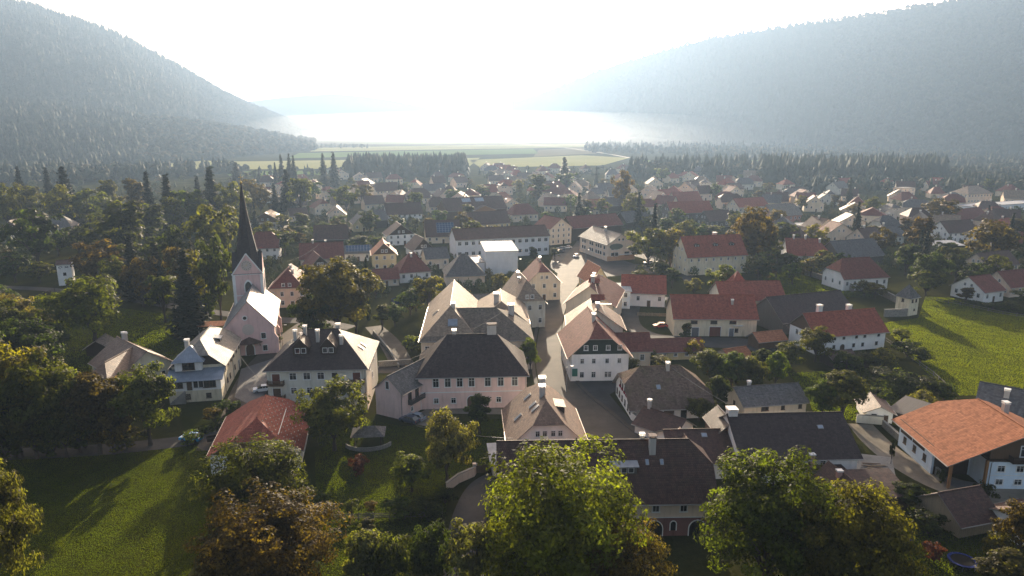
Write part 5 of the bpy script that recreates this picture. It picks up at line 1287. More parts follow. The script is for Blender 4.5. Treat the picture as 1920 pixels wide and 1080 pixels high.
# ---- houses of the middle distance
mid = [
 ('townhouse', 'pinkish house with brown hipped roof next to the church', 'the brown hipped house', (503, 578), (577, 575), dict(D=17, h=6, r=6.2, roof='y', ends=((5, .12), (3, .4)), wall='beige', rmat='r_darkred', chim=((.05, -.05, 1.2), (.12, -.2, 1.0)))),
 ('village_house', 'house with broad dull red roof and cable mast beyond the church', 'the dull red roof', (565, 512), (645, 508), dict(D=14, h=6, r=5.2, roof='x', wall='cream', rmat='r_darkred', chim=((-.2, 0, 1.0), (.1, .05, 1.0)))),
 ('village_house', 'small white house with brown gable in front of the dull red roof', None, (581, 526), (623, 522), dict(D=12, h=5, r=4.4, roof='y', wall='white', rmat='r_darkred', gable='wood_dark')),
 ('village_house', 'yellow house with shining orange roof and long roof dormer', 'the orange roofed yellow house', (700, 508), (744, 506), dict(D=12.5, h=7, r=4.6, roof='y', wall='yellow', rmat='r_orange', gable='wood_brown', gz=7)),
 ('low_house', 'low dark red roof in front of the orange roofed yellow house', None, (703, 538), (748, 535), dict(D=8, h=3, r=3, roof='x', wall='cream', rmat='r_darkred')),
 ('village_house', 'white house with red pyramid roof and low porch', 'the red pyramid roof', (750, 531), (808, 527), dict(D=12, h=4.6, r=6, roof='x', ends=((5, 0), (5, 0)), wall='white', rmat='r_darkred', chim=((-.05, -.1, .9),))),
 ('village_house', 'white gabled house with one glaring bright roof slope', None, (776, 484), (814, 481), dict(D=13, h=3.8, r=5, roof='y', wall='white', rmat='r_darkbrown', gable='wood_dark')),
 ('village_house', 'grey roofed cottage wedged beside the big dark hipped barn', None, (800, 506), (842, 503), dict(D=9, h=5, r=3.6, roof='x', wall='cream', rmat='r_grey')),
 ('hipped_barn', 'barn with tall dark hipped roof in front of the white block', 'the tall dark hipped barn', (838, 538), (909, 535), dict(D=13, h=4.6, r=6.6, roof='x', ends=((6, 0), (6, 0)), wall='beige', rmat='r_grey', win='none', cat='barn')),
 ('village_house', 'low house with grey roof and weathered blue boards by the courtyard house', None, (888, 601), (945, 598), dict(D=8, h=5.2, r=2.2, roof='x', wall='white', rmat='r_grey', gable='wood_grey', win='none')),
 ('street_house', 'narrow house with tan roof and dark hipped front facing the street', 'the tan street house', (964, 616), (1022, 613), dict(D=20, h=8, r=5.8, roof='y', ends=((5, .08), (0, 0)), wall='greywall', rmat='r_tan', chim=((-.1, .2, 1.4), (-.15, -.02, 1.2)))),
 ('street_house', 'cream house with maroon half hipped roof on the street corner', 'the maroon roofed corner house', (990, 564), (1050, 562), dict(D=15, h=6.6, r=5.6, roof='y', ends=((4, .62), (0, 0)), wall='cream', rmat='r_darkred', chim=((.0, .1, 1.2),))),
 ('village_house', 'yellow gabled cottage with orange red roof and white roof window', None, (1107, 553), (1141, 551), dict(D=13, h=5, r=5, roof='y', wall='yellow', rmat='r_orange')),
 ('village_house', 'white house with plain red roof behind the row on the street', None, (1166, 573), (1246, 576), dict(D=11, h=5, r=4.6, roof='x', wall='white', rmat='r_red')),
 ('flat_roof_house', 'house with glaring white metal flat roof behind the street row', None, (1128, 578), (1181, 579), dict(D=9, h=6, r=.6, roof='mono', wall='bluewall', rmat='r_white', ov=.5, rows=2)),
 ('modern_block', 'white modern block with blank wall and pale metal roof', 'the white modern block', (911, 515), (971, 513), dict(D=17, h=9.6, r=1.2, roof='mono', wall='modern', rmat='r_white', win='none', ov=.3, og=.3)),
 ('terrace_annex', 'low annex with bright roof terrace against the white modern block', None, (868, 517), (909, 515), dict(D=15, h=5, r=.1, roof='flat', wall='modern', rmat='r_white', rows=1)),
 ('long_hall', 'very long dark roofed hall, cream at one end and white at the other', 'the long dark hall', (856, 487), (1029, 477), dict(D=14, h=9.2, r=3.8, roof='x', wall='modern', rmat='r_darkbrown', ww=1.6, wh=1.5, rows=2)),
 ('corner_house', 'cream corner house with pale roof and orange shopfront on the square', 'the cream corner house', (1138, 490), (1189, 486), dict(D=27, h=7.7, r=4.2, roof='y', wall='beige', rmat='r_palegrey', win='none')),
 ('gable_house', 'tall cream three storey gable house with red roof beyond the square', 'the tall cream gable', (1032, 460), (1071, 456), dict(D=15, h=8.6, r=4.6, roof='y', wall='cream', rmat='r_darkred', rows=3, ww=.9)),
 ('long_barn', 'long barn with straight dull red roof adjoining the tall cream gable', None, (1074, 452), (1166, 444), dict(D=14, h=7, r=5, roof='x', wall='wood_dark', rmat='r_darkred', win='none', cat='barn')),
 ('blue_roof_barn', 'dark barn with slate blue roof at the end of the long red one', None, (1175, 428), (1219, 424), dict(D=12, h=4, r=5, roof='x', wall='wood_dark', rmat='r_grey', win='none', cat='barn')),
 ('manor_house', 'big cream house with tall red roof and dark eyebrow dormers', 'the big cream red roofed house', (1288, 517), (1397, 511), dict(D=13, h=8, r=7, roof='x', wall='oldcream', rmat='r_red', ww=.7, wh=1.0, rows=2, chim=((.1, .12, 2.2, 1.4),))),
 ('village_house', 'white walled house with crooked red roof and three chimneys', 'the crooked red roof', (1476, 496), (1550, 498), dict(D=13, h=4.6, r=6, roof='x', ends=((0, 0), (3, .3)), wall='white', rmat='r_red', chim=((-.3, 0, 1.2), (0, 0, 1.2), (.35, -.1, 1.2)))),
 ('dark_barn', 'dark slate roofed barn behind the maroon hipped house', None, (1576, 500), (1655, 493), dict(D=14, h=4, r=6, roof='x', wall='wood_grey', rmat='r_grey', win='none', cat='barn')),
 ('village_house', 'white house with maroon hipped roof by the garden hedges', 'the maroon hipped house', (1580, 546), (1663, 541), dict(D=12, h=5, r=6, roof='x', ends=((3, .3), (4, 0)), wall='white', rmat='r_darkred', ww=.9)),
 ('village_house', 'pink gabled house with dark brown roof beside the meadow orchard', 'the pink gabled cottage', (1848, 528), (1906, 521), dict(D=10, h=6, r=4.4, roof='x', wall='beige', rmat='r_darkbrown')),
 ('farm_house', 'white farmhouse with dark roof and small front garden behind the orchard', 'the white farm', (1776, 456), (1831, 452), dict(D=11, h=5.6, r=5, roof='x', wall='white', rmat='r_darkbrown', ww=.9)),
 ('farm_house', 'dark red roofed farm building just behind the white farmhouse', None, (1798, 427), (1850, 421), dict(D=11, h=5, r=5, roof='x', wall='white', rmat='r_darkred')),
 ('tin_shed', 'open shed with pale ribbed metal roof in front of the white farm', None, (1752, 473), (1806, 471), dict(D=8, h=3, r=1, roof='mono', wall='wood_dark', rmat='r_tin', win='none', cat='shed')),
 ('villa', 'large pale villa with hipped roof and bright eaves near the wood edge', 'the pale hipped villa', (1813, 383), (1858, 381), dict(D=15, h=8, r=5, roof='x', ends=((7, 0), (7, 0)), wall='beige', rmat='r_tan', rows=2)),
 ('villa', 'small blue grey hipped villa next to the pale one', None, (1776, 385), (1807, 384), dict(D=10, h=6, r=3, roof='x', ends=((4, 0), (4, 0)), wall='bluewall', rmat='r_grey', rows=2)),
 ('works_hall', 'long low grey works hall beyond the white farm', None, (1822, 401), (2000, 388), dict(D=14, h=4.5, r=.1, roof='flat', wall='modern', rmat='r_tin', rows=1)),
 ('apartment_house', 'plain beige block rising from the trees near the wood', None, (1692, 375), (1713, 374), dict(D=10, h=9, r=.1, roof='flat', wall='beige', rmat='r_palegrey', rows=3)),
 ('low_garage', 'row of low white garages with parked cars beside the autumn tree', None, (1704, 398), (1745, 396), dict(D=8, h=3, r=.1, roof='flat', wall='white', rmat='r_tin', win='none', cat='garage')),
 ('village_house', 'grey roofed house with brick pink gable and one roof window', 'the brick pink gable', (1447, 419), (1502, 416), dict(D=12, h=5, r=6, roof='x', ends=((0, 0), (2, .6)), wall='brickpink', rmat='r_palegrey')),
 ('low_workshop', 'low workshop with bright flat roof beside the brick pink gable', None, (1500, 434), (1552, 431), dict(D=11, h=3, r=.1, roof='flat', wall='white', rmat='r_white', rows=1)),
 ('chalet', 'chalet with huge pale roof slope and wooden balcony beyond the spire', 'the wide chalet', (466, 433), (532, 432), dict(D=15, h=4.8, r=5.6, roof='y', wall='cream', rmat='r_tan', gable='wood_brown')),
 ('village_house', 'house with greenish grey roof among the spruces behind the chalet', None, (518, 399), (576, 397), dict(D=12, h=5, r=5, roof='x', wall='greywall', rmat='r_grey')),
 ('village_house', 'small dark roofed house between chalet and beige gable', None, (545, 416), (578, 414), dict(D=9, h=4, r=4, roof='x', wall='cream', rmat='r_darkbrown')),
 ('village_house', 'beige gabled house with two attic windows', 'the beige gable', (615, 417), (649, 416), dict(D=15, h=5, r=4.6, roof='y', wall='beige', rmat='r_darkbrown')),
 ('village_house', 'bright yellow gabled house with blue grey roof', 'the bright yellow gable', (664, 435), (701, 433), dict(D=14, h=4.8, r=5, roof='y', wall='yellow', rmat='r_grey')),
 ('dark_barn', 'dark blue grey barn joined to the bright yellow gable', None, (704, 428), (728, 426), dict(D=12, h=5, r=5, roof='x', wall='wood_dark', rmat='r_grey', win='none', cat='barn')),
 ('village_house', 'white fronted house with dark gable and bright verge line', None, (728, 461), (778, 458), dict(D=12, h=5.4, r=5, roof='y', wall='white', rmat='r_darkbrown', gable='wood_dark')),
 ('village_house', 'dark roofed house with a long white glazed veranda', 'the glazed veranda house', (726, 419), (792, 416), dict(D=13, h=5.6, r=6, roof='x', wall='white', rmat='r_darkbrown')),
 ('village_house', 'dark brown roof between the yellow gable and the veranda house', None, (686, 396), (722, 394), dict(D=12, h=5, r=5, roof='x', wall='cream', rmat='r_darkbrown')),
 ('village_house', 'house with dark red roof next to the churchyard trees', None, (468, 489), (523, 487), dict(D=12, h=6, r=6, roof='x', ends=((3, .4), (3, .4)), wall='white', rmat='r_darkred')),
 ('solar_house', 'low house covered with pale blue solar panels', None, (647, 491), (697, 489), dict(D=8, h=4, r=2.6, roof='x', wall='white', rmat='r_grey')),
 ('dark_barn', 'wide dark barn roof above the dull red roof', None, (590, 463), (652, 461), dict(D=12, h=4, r=6, roof='x', wall='wood_dark', rmat='r_darkbrown', win='none', cat='barn')),
 ('great_barn', 'very large dark barn with two bright panel strips on its roof', 'the great dark barn', (838, 413), (950, 406), dict(D=17, h=6, r=7, roof='x', wall='wood_brown', rmat='r_darkbrown', win='none', cat='barn')),
 ('solar_barn', 'barn with a big blue square of solar panels', 'the blue solar barn', (800, 457), (863, 455), dict(D=14, h=4, r=7, roof='x', wall='cream', rmat='r_darkbrown', rows=1)),
 ('village_house', 'dark roofed house with a bright orange gable window bay', None, (876, 434), (956, 429), dict(D=13, h=4, r=6, roof='x', wall='yellow', rmat='r_darkbrown', rows=1)),
 ('village_house', 'maroon hipped roof between the great barn and tall cream gable', None, (962, 417), (1009, 414), dict(D=12, h=5, r=5.5, roof='x', ends=((4, 0), (4, 0)), wall='cream', rmat='r_darkred')),
 ('village_house', 'cream house with large dark hipped roof behind the glazed veranda', None, (766, 384), (816, 381), dict(D=14, h=5, r=6.4, roof='x', ends=((6, 0), (6, 0)), wall='cream', rmat='r_darkbrown')),
 ('village_house', 'half hipped house with blank cream gable near the spruces', None, (706, 372), (758, 369), dict(D=13, h=6, r=6, roof='x', ends=((3, .5), (3, .5)), wall='cream', rmat='r_darkbrown')),
 ('village_house', 'grey gable house with slate roof in the middle of the far roofs', None, (797, 369), (836, 367), dict(D=12, h=5, r=5, roof='x', wall='greywall', rmat='r_grey')),
 ('red_long_house', 'long house with two faded red roofs beyond the autumn shrubs', 'the faded red roofs', (1258, 417), (1336, 414), dict(D=13, h=6, r=6, roof='x', wall='wood_grey', rmat='r_red', rows=1)),
 ('village_house', 'house with pale brown roof slope behind the faded red roofs', None, (1226, 389), (1258, 387), dict(D=12, h=5, r=6, roof='y', wall='cream', rmat='r_tan')),
 ('village_house', 'reddish roof with small bright vent just behind the long red house', None, (1268, 391), (1316, 388), dict(D=12, h=5, r=6, roof='x', wall='cream', rmat='r_red')),
 ('village_house', 'dull red roof seen over the autumn crown', None, (1385, 402), (1440, 398), dict(D=12, h=5, r=5, roof='x', wall='cream', rmat='r_red')),
 ('dark_barn', 'long dark green roofed barn beside the tall round tree', None, (1137, 396), (1180, 394), dict(D=12, h=4, r=5, roof='x', wall='wood_dark', rmat='r_grey', win='none', cat='barn')),
 ('village_house', 'pink tiled roof house behind the small spruce', None, (1098, 404), (1140, 402), dict(D=12, h=5, r=5, roof='x', wall='cream', rmat='r_terracotta')),
 ('barn_house', 'brown house with white garage door near the faded red roofs', None, (1330, 428), (1375, 425), dict(D=12, h=4.5, r=5, roof='x', wall='wood_grey', rmat='r_darkbrown')),
 ('hill_house', 'large old house with arched window and stone gable under the trees', 'the old villa under the trees', (2, 456), (46, 455), dict(D=14, h=6.5, r=5, roof='y', wall='cream', rmat='r_tan', gable='wood_brown')),
 ('hill_house', 'house with blue grey roof half behind a dense dark crown', None, (92, 453), (138, 451), dict(D=14, h=7.5, r=5, roof='x', ends=((3, .5), (5, 0)), wall='cream', rmat='r_grey')),
 ('dark_barn', 'dark barn at the edge of the old trees', None, (-30, 412), (20, 410), dict(D=12, h=6, r=6, roof='x', wall='wood_dark', rmat='r_darkbrown', win='none', cat='barn')),
 ('yellow_cottage', 'small yellow cottage with grey roof alone among the trees', 'the yellow cottage', (328, 441), (363, 440), dict(D=10, h=3.8, r=4, roof='x', wall='yellow', rmat='r_grey', rows=1)),
 ('meadow_house', 'white gabled house with red brown roof at the meadow edge', 'the meadow edge house', (1843, 569), (1880, 564), dict(D=12, h=4.2, r=4, roof='x', wall='white', rmat='r_darkred')),
 ('meadow_house', 'low house with rust roof beside shrubs at the meadow edge', None, (1892, 558), (1952, 552), dict(D=11, h=4, r=4.4, roof='x', wall='beige', rmat='r_darkred')),
]
MIDB = {}
for nm, lb, sh, A, B, kw in mid:
    ro, bk = house(nm, lb, sh, A, B, **kw)
    MIDB[lb] = (ro, bk)
def find(s): return next(v for k, v in MIDB.items() if s in k)
ro, bk = find('shining orange'); dormer(bk, .25, -.1, 3.4, 1.2, .5, 'wood_brown', 'r_orange', 'R', shed=True)
ro, bk = find('pale blue solar'); on_slope(bk, 0, -.22, bk.W*.9, 4.0, name='solar_panel', mats=('solarframe', 'solar'), grid=(8, 2))
ro, bk = find('big blue square'); on_slope(bk, .08, -.25, 9, 6.4, name='solar_panel', mats=('solarframe', 'solar'), grid=(6, 5))
ro, bk = find('two bright panel'); on_slope(bk, -.12, -.12, 6, 3.2, name='solar_panel', mats=('solarframe', 'skyglass'), grid=(4, 2)); on_slope(bk, .10, -.12, 6, 3.2, name='solar_panel', mats=('solarframe', 'skyglass'), grid=(4, 2))
dl = block(ro, bk.W*.1, -9.2, 15, 4, 5.5, 3.0, 'y', wall='wood_orange', rmat='r_darkbrown')
ro, bk = find('eyebrow')
for x in (-.30, .02, .30): dormer(bk, x, -.28, 2.2, .8, .5, 'wood_dark', 'r_darkbrown', 'F', wins=1)
ro, bk = find('orange shopfront')
for z in (5.8, 2.9):
    windows(bk, 'L', z, [.12, .2, .4, .48, .62, .7, .78, .9], 1.4, 1.5, 'o'); windows(bk, 'F', z, [.2, .34], 1.6, 1.5, 'o')
windows(bk, 'F', 9.4, [.42, .56], .8, .9, 'o')
m = MB(); m.box(-bk.W/2-.03, bk.W/2+.03, -13.62, -13.5, -.2, 2.2); m.build('shopfront', 'orangewall', ro)
m = MB(); m.lathe([(1, 0), (1, .1), (.9, .12), (.02, .12)], 24); o = m.build('oval_sign', 'greyoval', ro, (-bk.W*.18, -13.55, 6.4)); o.rotation_euler = (R(90), 0, 0); o.scale = (3.4, 1.3, 1)
m = MB(); m.box(-bk.W*.1, bk.W/2+1, -15.2, -13.5, 2.7, 2.85); m.build('awning', 'cap', ro)
chimney(bk, -.05, .0, 1.6, .9)
for k in (.3, .72): windows(bk, 'F', 2.9, [k], 2.2, 1.6, 'd')
ro, bk = find('white roof window'); on_slope(bk, .25, -.1, 2.2, 2.4)
ro, bk = find('maroon half hipped'); on_slope(bk, .36, -.1, 5.5, 1.6, name='tin_strip', mats=('r_tin', 'r_tin'))
ro, bk = find('huge pale roof'); balcony(bk, 'F', .45, 3.0, 12, 1.2, 'wood_brown')

# white painted tower by the upper road
root, bk = house('transformer_tower', 'narrow white tower with dark painted swirl under a flat dark roof', 'the white painted tower', (111, 536), (138, 534), D=5, h=8.2, r=1.2, roof='x', wall='white', rmat='r_darkbrown', win='none', cat='tower', ov=.3, og=.3)
windows(bk, 'F', 4.4, [.5], .8, .9, 'd'); door(bk, 'F', .62, 1.3, 2.3, 'doorbrown')
m = MB()
for k in range(9):
    a0 = k * .55; r_ = .25 + .09 * k
    m.box(-.9 + r_*math.cos(a0) - .12, -.9 + r_*math.cos(a0) + .16, -2.56, -2.5, 7.0 + .5*r_*math.sin(a0) - .07, 7.0 + .5*r_*math.sin(a0) + .09)
for k in range(5): m.box(.4 + k*.22, .55 + k*.22, -2.56, -2.5, 6.7 + .12*(k % 2), 7.3 - .1*(k % 3))
m.build('painted_swirl', 'black', root)

# garden pavilion with curved wall
c = G(692, 832); root = empty('pavilion', (c.x, c.y, 0), R(6)); tag(root, 'open garden pavilion with slate roof behind a curved low wall', 'pavilion')
FOOT.append((c.x, c.y, 4)); LAND.append((c.x, c.y, 'the garden pavilion'))
for x in (-2.4, 2.4):
    for y in (-1.6, 1.6):
        m = MB(); m.box(x-.12, x+.12, y-.12, y+.12, -.3, 2.5); m.build('post', 'wood_dark', root)
m = MB()
P0 = [(-3.2, -2.4, 2.4), (3.2, -2.4, 2.4), (3.2, 2.4, 2.4), (-3.2, 2.4, 2.4)]; r0, r1 = (-1.2, 0, 3.7), (1.2, 0, 3.7)
m.poly([P0[0], P0[1], r1, r0]); m.poly([P0[1], P0[2], r1]); m.poly([P0[2], P0[3], r0, r1]); m.poly([P0[3], P0[0], r0]); m.poly(P0[::-1])
m.build('roof', 'r_grey', root)
m = MB(); n = 14
for k in range(n):
    a0, a1 = R(200 + 140*k/n), R(200 + 140*(k+1)/n)
    q = [(r_*math.cos(a_), r_*.75*math.sin(a_), 0) for a_, r_ in ((a0, 4.3), (a1, 4.3), (a1, 4.6), (a0, 4.6))]
    m.prism(q[::-1], (0, 0, .8))
m.build('curved_wall', 'stone', root)

# far roofs, shared look
rr = random.Random(21)
placed = [(x, y) for x, y, _ in FOOT]
farspec = [('r_darkred', 'cream', 'small cream house with dull red roof among the far gardens'), ('r_darkbrown', 'beige', 'small beige house with dark roof among the far gardens'),
           ('r_grey', 'greywall', 'small grey house with grey roof among the far gardens'), ('r_red', 'cream', 'small cream house with bright red roof among the far gardens'), ('r_tan', 'beige', 'small beige house with sunlit pale roof among the far gardens')]
n = 0; tries = 0; FARH = []
while n < 170 and tries < 6000:
    tries += 1
    if rr.random() < .75: px, py = rr.uniform(480, 1460), rr.uniform(318, 402)
    else: px, py = rr.uniform(1440, 1900), rr.uniform(352, 470)
    if 640 < px < 890 and py < 338: continue
    if px < 620 and py < 345: continue
    p = G(px, py)
    if any((p.x - q[0])**2 + (p.y - q[1])**2 < 17**2 for q in placed): continue
    placed.append((p.x, p.y)); n += 1
    rm, wl, lb = farspec[rr.choice([0, 0, 1, 1, 2, 3, 4])]
    W = rr.uniform(11, 16); D = rr.uniform(9, 12)
    rt = rr.choice(['x', 'x', 'y']); e = rr.choice([((0, 0), (0, 0)), ((0, 0), (0, 0)), ((3, .5), (3, .5)), ((4, 0), (4, 0))])
    fo_, _ = house('far_house', lb, None, None, None, centre=(p.x, p.y), rot=rr.uniform(-.7, .7), W=W, D=D, h=rr.uniform(4.2, 6.2), r=rr.uniform(4, 5.6), roof=rt, ends=e, wall=wl, rmat=rm, group='far ' + lb.replace('small ', '').split(' among')[0] + 's', sides=False, rows=1, chim=((rr.uniform(-.3, .3), .02, 1.1),))
    FARH.append(fo_)

# ------------------------------------------------------------------ trees
def leaf_quads(P, Nrm, size, rng, tint):
    """P (n,3) centres, Nrm (n,3) facing -> rhombic leaf quads"""
    n = len(P)
    Nrm = Nrm / np.maximum(np.linalg.norm(Nrm, axis=1), 1e-6)[:, None]
    t = rng.normal(size=(n, 3)); t -= (t * Nrm).sum(1)[:, None] * Nrm
    t /= np.maximum(np.linalg.norm(t, axis=1), 1e-6)[:, None]
    b = np.cross(Nrm, t)
    s = (size * rng.uniform(.6, 1.35, n))[:, None]
    V = np.empty((n, 4, 3))
    V[:, 0] = P - t * s; V[:, 1] = P + b * s * .55 - Nrm * s * .12; V[:, 2] = P + t * s; V[:, 3] = P - b * s * .55 - Nrm * s * .12
    F = np.arange(n * 4).reshape(n, 4)
    return V.reshape(-1, 3), F, np.repeat(tint, 4)
def broadleaf(seed, H=12.0, Rr=4.5, clear=.22, lobes=9, clumps=90, per=60, leaf=.36, conic=0.0, droop=0.0, rc=1.0):
    rng = np.random.default_rng(seed)
    zc = H * (clear + 1) / 2; hz = H * (1 - clear) / 2
    # big lobes on an ellipsoid, then clumps on the lobes, then leaves in the clumps
    C = []
    for k in range(lobes):
        z = -0.75 + 1.6 * (k + .5) / lobes + rng.uniform(-.1, .1)
        a = k * 2.4 + rng.uniform(-.4, .4)
        rad = math.sqrt(max(.05, 1 - min(.95, z*z))) * rng.uniform(.42, .82)
        w = 1 - conic * (z + 1) / 2
        C.append((rad*w*Rr*math.cos(a), rad*w*Rr*math.sin(a), zc + z*hz*.68, rng.uniform(.30, .60)*(1 - conic*.5*(z+1)/2)))
    C.append((0, 0, zc + hz*.45, .5 * (1 - conic*.5)))
    C = np.array(C)
    li = rng.integers(0, len(C), clumps)
    d = rng.normal(size=(clumps, 3)); d[:, 2] = d[:, 2] * .8 + .25; d /= np.linalg.norm(d, axis=1)[:, None]
    rad = (C[li, 3] * Rr)[:, None] * rng.uniform(.72, 1.12, (clumps, 1))
    cc = C[li, :3] + d * rad * np.array([1, 1, .8])
    cc[:, 2] = np.clip(cc[:, 2], H * clear * .9, H * .985)
    ct = np.clip(rng.normal(.5, .2, clumps), 0, 1)
    idx = np.repeat(np.arange(clumps), per)
    n = len(idx)
    g = rng.normal(size=(n, 3)); gl = np.linalg.norm(g, axis=1)[:, None]
    rr_ = rc * Rr / 4.5 * rng.uniform(.35, 1.0, (n, 1)) ** .6
    P = cc[idx] + g / gl * rr_ * np.array([1.05, 1.05, .62])
    P[:, 2] -= droop * rng.uniform(0, 1, n) * rr_[:, 0]
    out = P - np.array([0, 0, zc - hz*.3])
    Nn = out / np.linalg.norm(out, axis=1)[:, None] + g / gl * .7 + rng.normal(size=(n, 3)) * .55 + np.array([0, 0, .3])
    tint = np.clip(ct[idx] + rng.normal(0, .16, n), 0, 1)
    V, F, T = leaf_quads(P, Nn, leaf, rng, tint)
    crown = mesh_np('crown', V, F, 'leaf', T)
    mb = MB(); tr = H * .021 + .05
    fork = H * clear * 1.15
    mb.tube([(0, 0, -.4), (tr*.3, 0, fork*.5), (0, tr*.4, fork), (0, 0, zc), (0, 0, H*.88)], [tr*1.5, tr, tr*.85, tr*.5, tr*.12], 7)
    for k in range(min(lobes, 9)):
        c = C[k]; s0 = fork * (.8 + .5 * (k % 3) / 3)
        mid_ = (c[0]*.45, c[1]*.45, s0 + (c[2]-s0)*.6)
        mb.tube([(0, 0, s0), mid_, (c[0], c[1], c[2])], [tr*.5, tr*.33, tr*.12], 5, cap=False)
    return crown, mb.mesh('trunk', 'bark', True), H, Rr
def spruce(seed, H=20.0, Rr=3.6, layers=30, leaf=.5, low=.05, dens=1.0):
    rng = np.random.default_rng(seed)
    Ps, Ns, Ts = [], [], []
    for k in range(layers):
        f = k / (layers - 1); z = H * (low + (0.985 - low) * f)
        rl = Rr * (1 - f) ** .85 * rng.uniform(.85, 1.1) + .12
        nb = max(4, int((13 - 8*f) * dens))
        a0 = rng.uniform(0, 6.28)
        for j in range(nb):
            a = a0 + 6.283 * j / nb + rng.uniform(-.2, .2); L = rl * rng.uniform(.7, 1.1)
            ns = max(2, int(L / .42))
            t = (np.arange(ns) + .7) / ns
            P = np.stack([np.cos(a)*L*t, np.sin(a)*L*t, z - .32*L*t**1.3 + .10*L*t**3], 1) + rng.normal(0, .10, (ns, 3))
            Ps.append(P); Ns.append(np.tile([np.cos(a)*.35, np.sin(a)*.35, .9], (ns, 1)) + rng.normal(0, .35, (ns, 3)))
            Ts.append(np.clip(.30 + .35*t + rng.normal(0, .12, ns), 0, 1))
            P2 = P - np.array([0, 0, .22]) + rng.normal(0, .12, (ns, 3))
            Ps.append(P2); Ns.append(np.tile([np.cos(a)*.8, np.sin(a)*.8, .25], (ns, 1)) + rng.normal(0, .3, (ns, 3)))
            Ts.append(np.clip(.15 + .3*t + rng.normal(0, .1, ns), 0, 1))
            P3 = P + np.stack([-np.sin(a)*t*.45*rng.choice([-1, 1]), np.cos(a)*t*.45*rng.choice([-1, 1]), np.full(ns, -.08)], 1) if False else P + np.outer(t*.5*rng.choice([-1, 1]), [-np.sin(a), np.cos(a), -.15]) + rng.normal(0, .1, (ns, 3))
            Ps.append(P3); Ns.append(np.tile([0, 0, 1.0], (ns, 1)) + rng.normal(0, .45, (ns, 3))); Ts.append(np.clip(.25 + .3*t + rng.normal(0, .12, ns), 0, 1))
    P, Nn, T = np.concatenate(Ps), np.concatenate(Ns), np.concatenate(Ts)
    V, F, T = leaf_quads(P, Nn, leaf, rng, T)
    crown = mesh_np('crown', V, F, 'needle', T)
    mb = MB(); mb.tube([(0, 0, -.4), (0, 0, H*.5), (0, 0, H*.98)], [H*.014+.08, H*.009, .02], 6)
    return crown, mb.mesh('trunk', 'bark', True), H, Rr
def thuja(seed, H=6.0, Rr=.9):
    rng = np.random.default_rng(seed); n = 1500
    z = rng.uniform(0, 1, n); a = rng.uniform(0, 6.283, n)
    r_ = Rr * np.sin(np.clip(z*.92+.08, 0, 1) * math.pi) ** .5 * rng.uniform(.75, 1.05, n)
    P = np.stack([np.cos(a)*r_, np.sin(a)*r_, z*H], 1)
    Nn = np.stack([np.cos(a), np.sin(a), rng.uniform(0, .8, n)], 1) + rng.normal(0, .4, (n, 3))
    V, F, T = leaf_quads(P, Nn, .26, rng, np.clip(rng.normal(.45, .2, n), 0, 1))
    mb = MB(); mb.tube([(0, 0, -.3), (0, 0, H*.7)], [.14, .04], 6)
    return mesh_np('crown', V, F, 'needle', T), mb.mesh('trunk', 'bark', True), H, Rr
TT = {
 'hero': [broadleaf(101, 20, 9.2, .16, 22, 300, 110, .25, rc=.85), broadleaf(102, 20, 9.0, .14, 24, 320, 110, .25, .25, rc=.8), broadleaf(103, 15, 8.6, .12, 20, 280, 105, .24, rc=.8)],
 'near': [broadleaf(111, 12, 4.8, .18, 11, 130, 70, .27), broadleaf(112, 12, 4.4, .20, 10, 120, 70, .27, .2), broadleaf(113, 12, 5.2, .15, 12, 140, 70, .27, 0, .4), broadleaf(114, 12, 3.6, .14, 9, 110, 70, .26, .35)],
 'mid': [broadleaf(121, 12, 4.6, .16, 9, 70, 36, .42), broadleaf(122, 12, 4.2, .18, 8, 64, 36, .42, .2), broadleaf(123, 12, 5.0, .14, 10, 76, 36, .42), broadleaf(124, 12, 3.4, .12, 8, 60, 36, .40, .4)],
 'bush': [broadleaf(131, 4, 2.2, .04, 7, 46, 34, .20, rc=1.25), broadleaf(132, 4, 1.9, .04, 6, 40, 34, .20, .2, rc=1.25)],
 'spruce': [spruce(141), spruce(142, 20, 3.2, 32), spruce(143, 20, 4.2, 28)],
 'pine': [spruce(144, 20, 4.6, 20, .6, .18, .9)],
 'thuja': [thuja(151)],
}
GREEN = (0.066, 0.092, 0.017); BRIGHT = (0.105, 0.130, 0.019); OLIVE = (0.088, 0.092, 0.022); DARK = (0.046, 0.060, 0.018)
YELLOW = (0.150, 0.130, 0.022); BROWN = (0.100, 0.070, 0.022); RUST = (0.112, 0.078, 0.023); RED = (0.085, 0.026, 0.022); SPR = (0.024, 0.036, 0.017); SPRB = (0.032, 0.046, 0.027); PALE = (0.125, 0.122, 0.048)
CNAME = {GREEN: 'green', BRIGHT: 'bright green', OLIVE: 'olive green', DARK: 'dark green', YELLOW: 'yellow', BROWN: 'brown', RUST: 'rust orange', RED: 'purple red', SPR: 'dark', SPRB: 'blue green', PALE: 'pale grey green'}
KNAME = {'hero': ('broad_tree', 'tree'), 'near': ('leafy_tree', 'tree'), 'mid': ('leafy_tree', 'tree'), 'bush': ('garden_shrub', 'shrub'), 'spruce': ('spruce', 'tree'), 'pine': ('pine', 'tree'), 'thuja': ('columnar_cypress', 'tree')}
KWORD = {'hero': 'broadleaf tree', 'near': 'leafy tree', 'mid': 'leafy tree', 'bush': 'garden shrub', 'spruce': 'spruce', 'pine': 'loose crowned conifer', 'thuja': 'slim columnar cypress'}
TREES = []
tr_rng = random.Random(5)
USEDL = {}
def near_phrase(x, y):
    return min(LAND, key=lambda q: (q[0]-x)**2 + (q[1]-y)**2)[2]
